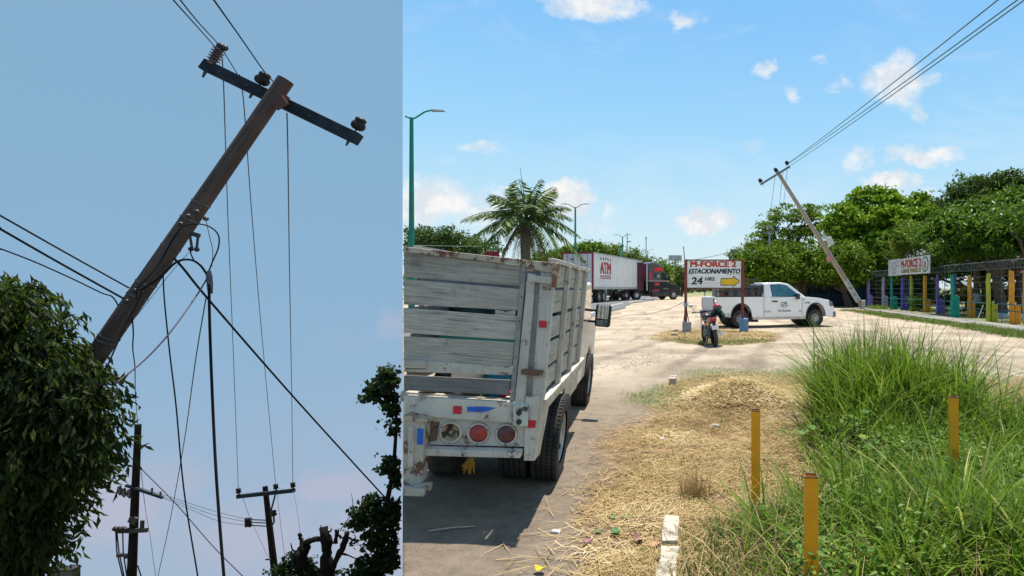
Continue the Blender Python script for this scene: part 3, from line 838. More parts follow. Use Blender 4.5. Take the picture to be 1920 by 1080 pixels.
# --- load lying in the bed: separate things
def cargo():
    def put(name, label, cat, x, y, z=.876):
        o = thing(name, label, cat); o.matrix_world = TR_M @ Matrix.Translation((x, y, z)); return o
    teal = mat('teal_plastic', (.0, .20, .19), (.0, .15, .15), 8, .4)
    o = put('plastic_crate', 'teal plastic crate inside the truck bed behind the third plank', 'crate', -.55, .55)
    for z in (.0, .12, .24, .36, .48):
        MB().box((-.36, -.2, z), (.36, -.18, z + .09)).box((-.36, .18, z), (.36, .2, z + .09)).box((-.36, -.18, z), (-.34, .18, z + .09)).box((.34, -.18, z), (.36, .18, z + .09)).build('slat', teal, o)
    MB().box((-.355, -.178, .02), (-.335, -.158, .56)).box((.335, -.178, .02), (.355, -.158, .56)).box((-.355, .158, .02), (-.335, .178, .56)).box((.335, .158, .02), (.355, .178, .56)).build('corner_posts', teal, o)
    for k, (x, y, lab) in enumerate(((-.25, .95, 'dark green drum added to darken the truck bed on the right'), (-.85, 1.0, 'dark green drum added to darken the truck bed on the left'))):  # dark drums put in so the sunlit bed looks shaded between the planks
        o = put('added_drum', lab, 'drum', x, y)
        dm = mat('drum_%d' % k, ((.01, .07, .065), (.02, .05, .06))[k], (.01, .035, .035), 4, .5)
        MB().lathe([(0, 0), (.2, 0), (.205, .02), (.2, .26), (.208, .27), (.2, .28), (.2, .52), (.208, .53), (.2, .54), (.2, .80), (.205, .82), (.19, .82), (.19, .80), (0, .80)], (0, 0, 0), (0, 0, 1), 24).build('shell', dm, o, smooth=True)
        MB().cyl((.1, 0, .80), (.1, 0, .825), .03, 10).build('bung', M_steel, o)
    o = put('added_tarpaulin', 'dark tarpaulin heap added to darken the front of the truck bed', 'tarpaulin', -.55, 1.75)  # dark heap added to keep the bed interior from looking sunlit
    mb = MB(); rr = random.Random(9)
    for k in range(14): mb.ball((rr.uniform(-.35, .35), rr.uniform(-.25, .25), .16 + .03 * k), (rr.uniform(.2, .3), rr.uniform(.2, .3), rr.uniform(.08, .16)), 10, 6)
    mb.build('canvas', mat('tarp_dark', (.03, .045, .045), (.015, .022, .025), 5, .8, bmp=.5), o, smooth='full')
    o = put('white_bucket', 'white plastic bucket seen between tailgate planks', 'bucket', -.62, .22)
    MB().lathe([(0, .0), (.11, .0), (.135, .27), (.128, .27), (.105, .012), (0, .012)], (0, 0, 0), (0, 0, 1), 24).build('shell', M_white, o, smooth=True)
    MB().tube([(-.13, 0, .24), (-.09, -.03, .31), (0, -.04, .335), (.09, -.03, .31), (.13, 0, .24)], .004, 6).build('handle', M_steel, o)
    o = put('painted_tin', 'blue and orange tin standing in the truck bed', 'tin', -.38, .20)
    MB().cyl((0, 0, 0), (0, 0, .28), .085, 20).build('body', mat('blue_tin', (.0, .20, .40), (.0, .16, .32), 6, .4), o, smooth=True)
    MB().cyl((0, 0, .185), (0, 0, .262), .0865, 20).build('orange_band', mat('orange_tin', (.62, .12, .03), (.5, .1, .03), 6, .4), o, smooth=True)
    o = put('cable_coil', 'dark coil of cable lying on the truck bed by the tailgate', 'cable', -.72, .33)
    for k in range(5):
        r = .17 + .012 * (k % 3)
        MB().tube([(r * math.cos(t * .3), r * math.sin(t * .3) * .8, .02 + .03 * k + .004 * math.sin(t)) for t in range(22)], .012, 6).build('turn', M_cable, o)
    cols = [((.5, .35, .05), 'yellow'), ((.45, .04, .05), 'red'), ((.55, .55, .52), 'white'), ((.25, .16, .09), 'brown'), ((.06, .25, .12), 'green')]
    for k in range(9):
        c, nm = cols[k % 5]
        o = put('work_glove' if k % 2 else 'rag', ['crumpled %s rag on the truck floor left of the coil', '%s work glove tossed on the truck bed floor', 'second %s rag on the truck bed floor'][0 if k % 2 == 0 and k < 5 else (1 if k % 2 else 2)] % nm, 'glove' if k % 2 else 'rag', -.88 + .095 * k, .10 + .035 * (k % 3))
        mb = MB(); rr = random.Random(k)
        if k % 2:
            mb.ball((0, 0, .03), (.05, .035, .028), 10, 6)
            for j in range(4): mb.tube([(.03, -.02 + .013 * j, .035), (.07, -.03 + .02 * j, .04), (.10, -.034 + .022 * j, .02)], [.011, .010, .007], 6)
            mb.tube([(-.01, .03, .03), (.03, .06, .035)], [.012, .008], 6)
        else:
            for j in range(6): mb.ball((rr.uniform(-.06, .06), rr.uniform(-.03, .03), .025 + rr.uniform(0, .02)), (rr.uniform(.03, .06), rr.uniform(.02, .04), rr.uniform(.012, .03)), 8, 5)
        mb.build('fabric', mat('load_' + nm + str(k), c, tuple(v * .6 for v in c), 20, .9), o, smooth='full')
cargo()
# ------------------------------------------------------------------ big structures: lamp posts, poles, trees
M_lampgreen = mat('green_lamp_paint', (.0, .22, .15), (.01, .17, .12), 3, .45)
def lamp_post(y, label, x=-13.05, top=8.75, left=True):
    z = TZ(x, y) + .15
    o = thing('street_lamp', label, 'street lamp', (x, y, z), 0, 'green street lamps along the median')
    mb = MB(); mb.tube([(0, 0, -.1), (0, 0, .3)], .16, 10); mb.box((-.2, -.2, -.05), (.2, .2, .03)); mb.build('base', M_lampgreen, o)
    MB().tube([(0, 0, .28), (0, 0, top)], [.13, .075], 12).build('pole', M_lampgreen, o, smooth=True)
    for s in (1, -1):
        k = 1.0 if (s > 0 or left) else .2
        pts = [(0, 0, top - .05), (.14 * s * min(1, k * 2), 0, top - .02)]
        if k == 1.0: pts += [(.55 * s, 0, top + .24), (.75 * s, 0, top + .30), (.95 * s, 0, top + .30)]
        else: pts += [(.26 * s, 0, top + .06)]
        MB().tube(pts, .035, 8).build('arm', M_lampgreen, o, smooth=True)
        if k == 1.0:
            hd = MB().add([(.85 * s, -.08, top + .26), (1.4 * s, -.10, top + .27), (1.4 * s, .10, top + .27), (.85 * s, .08, top + .26),
                      (.85 * s, -.05, top + .34), (1.35 * s, -.06, top + .31), (1.35 * s, .06, top + .31), (.85 * s, .05, top + .34)],
                     [(0, 3, 2, 1), (4, 5, 6, 7), (0, 1, 5, 4), (1, 2, 6, 5), (2, 3, 7, 6), (3, 0, 4, 7)]).build('lamp_head', mat('grey_lamp_head', (.25, .26, .27), (.2, .2, .2), 4, .5, .4) if 'grey_lamp_head' not in MATS else MATS['grey_lamp_head'], o)
    return o
lamp_post(25.3, 'nearest green double-arm street lamp rising behind the stake truck', -12.68, 8.75, False)
lamp_post(56, 'green double-arm street lamp just right of the palm', -12.85, 8.6)
lamp_post(88, 'green double-arm street lamp above the white trailer', -13.3, 8.6)
lamp_post(121, 'small far green street lamp above the truck cab', -13.2, 8.6)
def mast(name, label, px, ytop, d, r, cat, extra=None):
    b = W(px, 540, d); z = TZ(b.x, d); ztop = W(px, ytop, d).z
    o = thing(name, label, cat, (b.x, d, z))
    MB().tube([(0, 0, -.2), (0, 0, ztop - z)], [r, r * .6], 8).build('pole', M_steel, o, smooth=True)
    if extra: extra(o, ztop - z)
    return o
mast('camera_mast', 'thin grey mast with a camera beside the third street lamp', 1176, 437, 92, .11, 'mast',
     lambda o, h: (MB().box((-.05, -.1, h - 1.4), (.45, .1, h - 1.25)).build('bracket', M_steel, o), MB().ball((.42, 0, h - 1.2), (.2, .2, .16), 10, 6).build('camera_dome', M_white, o)))
mast('flood_mast', 'thin pale mast above the truck cab, left of the far lamp', 1211.5, 448, 105, .12, 'mast',
     lambda o, h: (MB().cyl((0, 0, h - .1), (0, 0, h + .35), .16, 10).build('lamp_cap', M_white, o)))
def far_billboard():
    b = W(1266, 540, 190); z = TZ(b.x, 190)
    o = thing('billboard', 'faint far billboard above the hedges left of the parking sign', 'billboard', (b.x, 190, z))
    t = W(1266, 481, 190).z - z
    MB().tube([(0, 0, -.3), (0, 0, t - 1.2)], [.3, .25], 10).build('column', M_steel, o)
    MB().box((-2.1, -.15, t - 1.2), (2.1, .15, t + .4)).build('panel', mat('faded_panel', (.55, .60, .64), (.50, .36, .40), 2.2, .7), o)
    MB().box((-2.2, .2, t - 1.3), (2.2, .26, t - 1.22)).build('catwalk', M_steel, o)
far_billboard()

# ---- materials for leaves
L_mid = mat_leaf('leaf_mid', (.036, .085, .008), (.16, .26, .018), (.38, .42, .04), .24)
L_bright = mat_leaf('leaf_bright', (.06, .14, .008), (.24, .38, .020), (.46, .52, .05), .26)
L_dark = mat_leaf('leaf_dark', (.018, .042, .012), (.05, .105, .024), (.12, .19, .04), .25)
L_olive = mat_leaf('leaf_olive', (.06, .09, .022), (.15, .20, .05), (.28, .30, .09))
L_yel = mat_leaf('leaf_yellow_green', (.10, .15, .02), (.22, .28, .04), (.35, .35, .06))
L_gloss = mat_leaf('leaf_glossy', (.024, .065, .008), (.085, .19, .018), (.28, .36, .05), .3, .38)
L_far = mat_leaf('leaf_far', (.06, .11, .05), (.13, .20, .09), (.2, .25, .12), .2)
GT = 'trees around the parking ground'
def at_ground(px, d):
    x = (px - CX) / F * d
    return (x, d, TZ(x, d))
# left side, across the road
tree('rain_tree', 'dark spreading tree across the road behind the stake truck', at_ground(840, 72),
     [blob(775, 452, 34, 24, 72), blob(818, 450, 40, 26, 71), blob(862, 458, 40, 22, 73), blob(905, 466, 30, 16, 72), blob(790, 480, 40, 22, 72), blob(850, 485, 60, 18, 72), blob(915, 488, 24, 12, 72)],
     L_dark, 420, 36, .45, .34, .5, .5, GT, 'right')
tree('roadside_tree', 'small round tree between the palm and the trailer', at_ground(1085, 95), [blob(1075, 472, 22, 14, 95), blob(1098, 466, 16, 12, 95), blob(1050, 482, 26, 10, 95), blob(1020, 486, 28, 10, 95)], L_mid, 160, 30, .5, .5, .5, .3, GT)
tree('roadside_tree', 'dry brownish tree just above the trailer roof', at_ground(1106, 100), [blob(1108, 476, 26, 14, 100), blob(1125, 484, 20, 12, 100)], mat_leaf('leaf_dry', (.12, .10, .06), (.22, .18, .10), (.3, .25, .14)), 70, 24, .6, .4, .5, .25, GT)
tree('roadside_tree', 'green tree behind the middle of the trailer', at_ground(1140, 98), [blob(1122, 466, 9, 10, 98), blob(1135, 480, 26, 20, 98), blob(1155, 484, 22, 20, 98), blob(1165, 495, 24, 16, 98)], L_mid, 150, 30, .55, .5, .5, .3, GT)
tree('roadside_tree', 'pale olive tree behind the front of the trailer', at_ground(1190, 92), [blob(1188, 484, 16, 18, 92), blob(1200, 496, 14, 18, 92), blob(1176, 500, 16, 14, 92)], L_olive, 110, 28, .5, .42, .5, .3, GT)
tree('roadside_tree', 'small dark palm-like tree above the truck cab', at_ground(1214, 100), [blob(1212, 496, 10, 12, 100), blob(1220, 510, 10, 10, 100)], L_dark, 36, 26, .5, .6, .25, .2, GT)
tree('roadside_tree', 'broad green tree above the black truck cab', at_ground(1240, 105), [blob(1240, 508, 26, 22, 105), blob(1262, 518, 18, 24, 105), blob(1225, 522, 22, 18, 105), blob(1250, 534, 30, 18, 105)], L_mid, 190, 30, .6, .5, .5, .35, GT)
tree('roadside_tree', 'yellow-green bush between the truck cab and the parking sign', at_ground(1262, 96), [blob(1254, 528, 16, 14, 96), blob(1268, 538, 16, 12, 96)], L_yel, 60, 26, .5, .42, .5, .2, GT)
tree('roadside_tree', 'sparse grey-green tree close left of the parking sign', at_ground(1278, 88), [blob(1276, 518, 12, 26, 88), blob(1283, 535, 12, 18, 88)], L_olive, 70, 26, .45, .4, .5, .2, GT)
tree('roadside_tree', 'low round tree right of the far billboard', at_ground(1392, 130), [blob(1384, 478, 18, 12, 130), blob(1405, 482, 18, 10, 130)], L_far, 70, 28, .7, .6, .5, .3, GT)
tree('added_shade_tree', 'broad tree canopy added to shade the garden behind the fence', (19.5, 38, 0),  # extra canopy put in to throw shade over the garden
     [((16.8, 33, 5.6), (2.6, 3.2, 1.0)), ((20, 31.5, 5.4), (3, 3.4, 1.1)), ((17.5, 39, 5.8), (3.2, 3.6, 1.1)), ((22, 37.5, 5.8), (3.2, 3.6, 1.2)), ((17.2, 45, 5.8), (3, 3.6, 1.1)), ((22, 45, 6), (3.2, 3.6, 1.2)), ((18.5, 52, 6), (3.6, 3.6, 1.2)), ((24, 52, 6), (3.6, 3.6, 1.2)), ((25, 31, 5.6), (3, 3.6, 1.2))],
     L_gloss, 900, 24, .34, .3, .45, .3, GT, shell=.3)
def far_wood():
    bl = []
    for px in range(765, 1560, 13):
        d = 175 + 25 * math.sin(px * .13)
        hgt = 16 + 9 * math.sin(px * .051) + 5 * math.sin(px * .17)
        bl.append(blob(px, 540 - hgt * .45, 16, hgt, d))
    p, d, tone = crown_points(bl, 1500, 12, .9, .5)
    k = keep_right(p); p, d, tone = p[k], d[k], tone[k]
    n = len(p)
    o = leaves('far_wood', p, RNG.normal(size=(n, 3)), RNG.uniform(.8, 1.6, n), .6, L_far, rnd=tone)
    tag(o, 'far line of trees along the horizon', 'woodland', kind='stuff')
far_wood()

# right side behind the fence
tree('umbrella_tree', 'airy flat-crowned tree with dark bare branches behind the leaning pole', at_ground(1478, 74),
     [blob(1480, 400, 44, 16, 74), blob(1522, 398, 24, 20, 74), blob(1446, 424, 28, 14, 73), blob(1430, 450, 26, 16, 73), blob(1500, 436, 40, 14, 75), blob(1462, 462, 50, 14, 74), blob(1532, 428, 16, 20, 74), blob(1415, 462, 14, 10, 74)],
     L_mid, 330, 28, .46, .36, .5, .38, GT, bark=M_bark, fork=.55, shell=.65, vs=.3)
tree('almond_tree', 'large bright green layered tree behind the signs', at_ground(1640, 62),
     [blob(1635, 368, 42, 16, 62), blob(1662, 378, 40, 14, 61), blob(1596, 398, 40, 20, 62), blob(1650, 405, 66, 22, 60), blob(1700, 400, 30, 18, 61), blob(1610, 430, 60, 20, 61), blob(1670, 435, 60, 22, 60), blob(1580, 450, 40, 18, 62), blob(1640, 462, 70, 20, 61), blob(1722, 372, 14, 8, 61), blob(1712, 395, 26, 14, 60), blob(1570, 420, 26, 16, 62), blob(1725, 425, 24, 22, 60)],
     L_bright, 850, 30, .46, .46, .55, .42, GT, shell=.7, vs=.28)
for i, (px, lab) in enumerate(((1432, 'clipped ficus behind the pickup bed'), (1500, 'clipped ficus behind the pickup bonnet, beside the thick trunk'), (1575, 'clipped ficus behind the foot of the leaning pole'), (1640, 'clipped ficus left of the roadside restaurant sign'))):
    d = 56 + (i % 2) * 2
    ym = 492 + (4 if i == 0 else 0)
    tree('ficus_tree', 'dense ' + lab, at_ground(px + 18, d),
         [blob(px - 16, ym, 36, 30, d), blob(px + 18, ym - 3, 36, 32, d - 1), blob(px + 4, ym + 22, 46, 20, d - .5), blob(px - 30, ym + 18, 22, 22, d + .5), blob(px + 30, ym + 10, 30, 30, d)],
         L_mid, 560, 26, .36, .34, .5, .42, 'clipped ficus trees in a row', shell=.68, fork=.32)
tree('bamboo_bush', 'yellowish feathery bush right of the almond tree', at_ground(1712, 52), [blob(1706, 440, 26, 26, 52), blob(1690, 462, 26, 24, 52), blob(1722, 465, 22, 30, 52)], L_yel, 190, 26, .30, .26, .22, .14, GT)
tree('mango_tree', 'dark tree at the top right with rounded dense crown', at_ground(1850, 48), [blob(1822, 358, 44, 26, 50), blob(1870, 352, 44, 24, 49), blob(1790, 384, 30, 22, 50), blob(1910, 345, 30, 26, 48), blob(1850, 385, 60, 24, 49)], L_dark, 480, 26, .34, .34, .42, .45, GT, shell=.66)
tree('mango_tree', 'glossy green tree overhanging the fence at the right edge', at_ground(1880, 38), [blob(1800, 412, 44, 26, 40), blob(1860, 398, 44, 28, 38), blob(1905, 385, 40, 34, 37), blob(1770, 440, 40, 24, 41), blob(1840, 440, 60, 26, 38), blob(1920, 430, 40, 36, 36), blob(1945, 400, 40, 40, 36), blob(1800, 466, 56, 18, 39), blob(1880, 462, 60, 20, 37)],
     L_gloss, 900, 26, .30, .38, .36, .4, GT, shell=.62)
tree('small_round_tree', 'small dark rounded tree between the almond tree and the mango', at_ground(1752, 66), [blob(1752, 388, 24, 14, 66), blob(1748, 410, 34, 18, 66)], L_dark, 150, 26, .35, .32, .5, .25, GT)
tree('garden_tree', 'dark shade tree inside the fence behind the coloured posts', at_ground(1815, 47), [blob(1760, 500, 44, 24, 47), blob(1820, 496, 50, 26, 47), blob(1885, 496, 56, 30, 46), blob(1940, 500, 40, 34, 45), blob(1720, 508, 30, 18, 48)], L_dark, 620, 26, .3, .28, .45, .3, GT, shell=.6)
def croton(px, py, rx, ry, d, label, m):
    b = at_ground(px, d)
    o = thing('croton_bush', label, 'bush', b, 0, 'bushes inside the fence')
    mb = MB(b)
    for k in range(7):
        e = W(px + RNG.uniform(-rx, rx) * .7, py + RNG.uniform(-ry, ry) * .5, d)
        limb(mb, b, e, .02, .006, 5, .05, 3)
    mb.build('stems', M_bark, o)
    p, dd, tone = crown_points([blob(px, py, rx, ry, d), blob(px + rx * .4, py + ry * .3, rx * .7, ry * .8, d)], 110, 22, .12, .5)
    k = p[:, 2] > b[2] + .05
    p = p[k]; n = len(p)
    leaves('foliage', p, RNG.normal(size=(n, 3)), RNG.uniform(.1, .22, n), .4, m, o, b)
L_croton = mat_leaf('leaf_croton', (.04, .09, .02), (.16, .10, .03), (.45, .08, .03))
for a in ((1808, 552, 20, 16, 43, 'reddish croton bush behind the green fence post', L_croton), (1872, 550, 24, 16, 40, 'tall croton bush between the two rightmost posts', L_croton),
          (1722, 565, 18, 12, 46, 'low green bush behind the olive fence post', L_mid), (1770, 560, 22, 18, 46, 'dark bush behind the purple fence post', L_dark),
          (1845, 575, 16, 8, 38, 'low plant beside the right-hand olive post', L_mid), (1905, 548, 18, 18, 42, 'dark bush at the right edge behind the orange post', L_dark),
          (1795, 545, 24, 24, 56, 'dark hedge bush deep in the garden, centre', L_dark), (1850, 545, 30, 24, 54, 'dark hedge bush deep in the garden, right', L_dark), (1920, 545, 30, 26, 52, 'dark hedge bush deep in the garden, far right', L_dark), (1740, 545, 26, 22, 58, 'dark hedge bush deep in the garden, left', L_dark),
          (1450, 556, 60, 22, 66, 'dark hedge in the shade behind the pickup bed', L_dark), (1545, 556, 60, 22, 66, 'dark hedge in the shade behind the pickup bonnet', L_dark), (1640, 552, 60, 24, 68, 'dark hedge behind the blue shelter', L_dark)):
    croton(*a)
def painted_trunk():
    b = at_ground(1832, 40.5)
    o = thing('painted_trunk_tree', 'tree trunk with whitewashed blue-grey base inside the fence', 'tree', b, 0, GT)
    MB().tube([(0, 0, -.1), (.03, 0, 1.0), (.0, 0, 1.4)], [.27, .24, .23], 12).build('whitewash', mat('whitewash', (.42, .50, .56), (.25, .30, .33), 5, .9), o, smooth='full')
    MB().tube([(0, 0, 1.4), (-.05, 0, 3), (.1, .2, 4.6)], [.228, .2, .15], 12).build('trunk', M_bark, o, smooth='full')
    bl = [(tuple(Vector(b) + Vector(v)), (1.6, 1.6, .8)) for v in ((0, .2, 4.6), (1.2, .4, 4.4), (-1.2, .5, 4.5))]
    p, d, tone = crown_points(bl, 130, 24, .28, .5); n = len(p)
    leaves('crown', p, RNG.normal(size=(n, 3)), RNG.uniform(.15, .3, n), .45, L_dark, o, b, rnd=tone)
painted_trunk()

# ---- palm on the median
def palm():
    b = Vector(at_ground(985, 44)); b.z += .15
    o = thing('palm_tree', 'tall feathery palm with hanging dead fronds on the median', 'palm tree', b, 0)
    hc = W(985, 414, 44).z - b.z
    MB().tube([(0, 0, -.2), (.05, 0, 1.2), (.0, 0, hc - 1.2), (0, 0, hc)], [.42, .34, .36, .30], 14).build('trunk', mat_wood('palm_bark', (.20, .16, .12), (.11, .085, .06), (.06, .045, .03), 0, 5), o, smooth='full')
    Lp = mat_leaf('leaf_palm', (.045, .085, .024), (.14, .20, .055), (.32, .33, .12), .25, .4)
    Ld = mat_leaf('leaf_palm_dead', (.16, .12, .08), (.28, .22, .15), (.38, .31, .22), .2, .8)
    rr = random.Random(5)
    def frond(az, el, length, sag, m, nm, dens=34):
        ca, sa = math.cos(az), math.sin(az)
        pts = []
        for i in range(13):
            t = i / 12; r = length * t * (math.cos(el) + .12 * t); z = length * t * math.sin(el) - sag * t * t * length
            pts.append(Vector((ca * r * (1 - .12 * max(0, sag - .5) * t), sa * r * (1 - .12 * max(0, sag - .5) * t), hc + z)))
        stem = MB().tube(pts, [.05 * (1 - i / 13) + .008 for i in range(13)], 5)
        so = stem.build('frond', M_bark if m is Ld else Lp, o)
        c, ax, sz = [], [], []
        for i in range(dens):
            t = .14 + .86 * (i + .5) / dens
            k = min(11, int(t * 12)); p = pts[k].lerp(pts[k + 1], t * 12 - k); tg = (pts[k + 1] - pts[k]).normalized()
            side = tg.cross(Vector((0, 0, 1))).normalized()
            ll = 1.05 * (math.sin(math.pi * min(1, t * .85 + .12)) ** .6) * length / 3.6
            for s in (-1, 1):
                a = (side * s * .8 + tg * .55 + Vector((0, 0, -.42 - .3 * rr.random()))).normalized()
                c.append(p + a * ll * .5); ax.append(a); sz.append(ll * rr.uniform(.85, 1.1))
        leaves('leaflets', np.array(c), np.array(ax), np.array(sz), .085, m, so, fold=.02, droop=.12)
    for i in range(22):
        az = i * 2.399963; t = i / 21
        frond(az, rad(80 - 78 * t + rr.uniform(-8, 8)), rr.uniform(4.0, 4.7), .24 + .62 * t + rr.uniform(-.05, .1), Lp, 'frond')
    for i in range(12):
        frond(i * 2.399963 + .6, rad(-22 - 3 * (i % 4)), rr.uniform(1.9, 2.5), 1.15 + .25 * rr.random(), Lp if i % 3 == 0 else Ld, 'dead_frond', 26)
    MB().tube([(.0, -.1, hc), (-.05, -.12, hc + 1.8), (-.35, -.14, hc + 3.9)], [.05, .03, .012], 6).build('spear_leaf', Lp, o)
palm()

# ---- leaning pole in the parking ground
M_polewood = mat_wood('old_pole_wood', (.40, .35, .29), (.28, .235, .19), (.12, .095, .075), 2, 4, .7)
M_arm = mat('grey_green_arm', (.20, .24, .24), (.13, .16, .16), 6, .6, .3)
M_ceramic = mat('dark_ceramic', (.018, .010, .009), (.010, .007, .007), 6, .5, spec=.25)
def along(p, q, n, sag):
    p, q = Vector(p), Vector(q)
    return [p.lerp(q, i / n) - Vector((0, 0, sag * 4 * (i / n) * (1 - i / n))) for i in range(n + 1)]
def wire(name, label, pts, r, m=None, cat='cable', n=5, group=None):
    o = MB(pts[0]).tube(pts, r, n).build(name, m or M_wire, smooth='full')
    o.location = pts[0]
    return tag(o, label, cat, group)
def pin_insulator(parent, p, up, s=1.0):
    p, up = Vector(p), Vector(up).normalized()
    i = MB().lathe([(0, .08 * s), (.05 * s, .08 * s), (.11 * s, .10 * s), (.12 * s, .14 * s), (.085 * s, .17 * s), (.08 * s, .19 * s), (.10 * s, .21 * s), (.095 * s, .25 * s), (.05 * s, .29 * s), (0, .295 * s)], p, up, 16).build('insulator', M_ceramic, parent, smooth='full')
    MB().cyl(p - up * .18 * s, p + up * .09 * s, .014 * s, 8).build('pin', M_steel, i)
    return p + up * .24 * s
P_BASE = W(1619, 580, 50); P_BASE.z = TZ(P_BASE.x, 50)
P_TOP = W(1457, 321, 46.5)
def leaning_pole():
    o = thing('utility_pole', 'wooden utility pole leaning steeply left over the pickup', 'utility pole', P_BASE, 0)
    b = P_BASE; ax = (P_TOP - b).normalized()
    lo = b + ax * .9
    ln = (P_TOP - lo).length
    sh = MB().tube([(0, 0, 0), (0, 0, ln * .35), (0, 0, ln * .7), (0, 0, ln)], [.22, .20, .17, .14], 12).build('shaft', M_polewood, o, smooth=True)
    sh.location = lo - b; sh.rotation_euler = ax.to_track_quat('Z', 'Y').to_euler()
    MB(b).tube([b + ax * .85, b + ax * 3.0], [.228, .222], 12).build('whitewashed_foot', mat_worn('pale_foot_paint', (.45, .52, .56), (.30, .26, .22), .52, 3), o, smooth=True)
    st = MB(b)
    for k in range(9):
        st.tube([b + Vector((RNG.uniform(-.18, .18), RNG.uniform(-.15, .15), -.1)), b + ax * RNG.uniform(.5, 1.1) + Vector((RNG.uniform(-.18, .18), RNG.uniform(-.15, .15), 0))], [.07, .02], 5)
    st.build('splintered_stub', mat_wood('fresh_split_wood', (.55, .42, .26), (.40, .28, .16), (.2, .13, .08), 2, 5), o)
    MB(b).box(b + Vector((-.2, -.3, -.05)), b + Vector((.1, .0, .75))).build('base_guard', mat_worn('pale_guard', (.62, .66, .66), (.5, .10, .08), .60, 5), o, bevel=.03)
    A, B = W(1426, 346, 46.2), W(1481, 312, 46.6)
    MB(b).bar(A, B, .13, .16).build('crossarm', M_arm, o, bevel=.01)
    for px, py in ((1429, 344), (1458, 324), (1479, 311)):
        p = W(px, py, 46.4); pin_insulator(o, p - b, ax, 1.5)
    m = W(1551, 456, 48.3)
    bx = Matrix.Translation(m - b) @ Matrix.Rotation(rad(-29), 4, 'Y')
    MB().box((-.05, -.55, -.30), (.42, -.2, .38), bx).build('meter_box', mat_worn('pale_box', (.66, .66, .62), (.35, .30, .24), .63, 2), o, bevel=.03)
    MB().box((-.12, -.4, .4), (.10, -.22, .85), bx).build('conduit_head', mat('pale_conduit', (.5, .52, .5), (.4, .4, .38), 5, .6), o, bevel=.03)
    for t in (.30, .44, .62, .86):
        c = lo.lerp(P_TOP, t); MB(b).cyl(c - ax * .05, c + ax * .05, .235 - .085 * t, 14).build('band', M_steel, o)
    q = W(1555, 486, 48.0)
    MB(b).add([q + Vector((-.28, 0, .1)), q + Vector((0, 0, .38)), q + Vector((.26, 0, .05)), q + Vector((-.05, 0, -.3)), q + Vector((-.28, .02, .1)), q + Vector((0, .02, .38)), q + Vector((.26, .02, .05)), q + Vector((-.05, .02, -.3))],
              [(0, 1, 2, 3), (7, 6, 5, 4), (0, 4, 5, 1), (1, 5, 6, 2), (2, 6, 7, 3), (3, 7, 4, 0)]).build('warning_plate', mat('faded_red_plate', (.55, .12, .12), (.6, .35, .33), 8, .6), o)
leaning_pole()
far_end = lambda p, q, k: Vector(p) + (Vector(q) - Vector(p)) * k
for i, (x0, y0, px, lab) in enumerate(((1478, 306, 1862, 'upper overhead wire from the leaning pole to the upper right'), (1481, 305, 1898, 'middle overhead wire from the leaning pole to the upper right'), (1483, 310, 1911, 'lower overhead wire from the leaning pole to the upper right'))):
    a = W(x0, y0, 46.5); c = W(px, 0, 15.0)
    pts = along(a, far_end(a, c, 1.35), 24, .12)
    wire('overhead_wire', lab, pts, .019, mat('green_grey_wire', (.06, .12, .12), (.08, .14, .13), 3, .6) if 'green_grey_wire' not in MATS else MATS['green_grey_wire'], group='wires of the leaning pole')
for (px, py, qx, qy, d2, lab) in ((1453, 332, 1439, 408, 70, 'thin wire hanging left of the leaning pole'), (1468, 322, 1455, 400, 70, 'thin wire dropping behind the pole top'), (1476, 318, 1465, 385, 70, 'thin wire dropping just beside the pole top')):
    wire('drop_wire', lab, along(W(px, py, 46.6), W(qx, qy + 30, d2), 10, .2), .018, M_wire, group='wires of the leaning pole')
wire('overhead_wire', 'dark cable crossing behind the almond tree at the upper right', along(W(1690, 392, 58), W(1960, 302, 30), 14, .1), .022, M_cable)
wire('overhead_wire', 'thin cable running from the trees to the parking sign horizon', along(W(1215, 498, 95), W(1400, 466, 75), 14, .3), .03, M_wire)
wire('overhead_wire', 'thin yellowish line above the stake truck in front of the dark tree', along(W(759, 459.5, 50), W(905, 462, 50), 6, .02), .02, mat('yellow_line', (.3, .34, .2), (.25, .3, .2), 3, .7))
wire('fallen_cable', 'slack grey cable lying across the dirt towards the parking sign', [G(1146, 598) + Vector((0, 0, .03)), G(1180, 594) + Vector((0, 0, .10)), W(1210, 590, 30), W(1250, 581, 26.5), W(1284, 566, 23.25)], .013, mat('dusty_cable', (.30, .27, .24), (.22, .2, .18), 3, .8))
def mid_pole():
    b = Vector(at_ground(1443, 68)); t = W(1443, 432, 68).z - b.z
    o = thing('utility_pole', 'small distant upright utility pole in front of the umbrella tree', 'utility pole', b)
    MB().tube([(0, 0, -.2), (0, 0, t)], [.16, .11], 8).build('shaft', M_steel, o)
    MB().bar((-.9, 0, t - .35), (.9, 0, t - .05), .1, .12).build('crossarm', M_arm, o)
    for x in (-.8, 0, .8): pin_insulator(o, (x, 0, t - .2 + x * .16), (0, 0, 1), 1.1)
mid_pole()
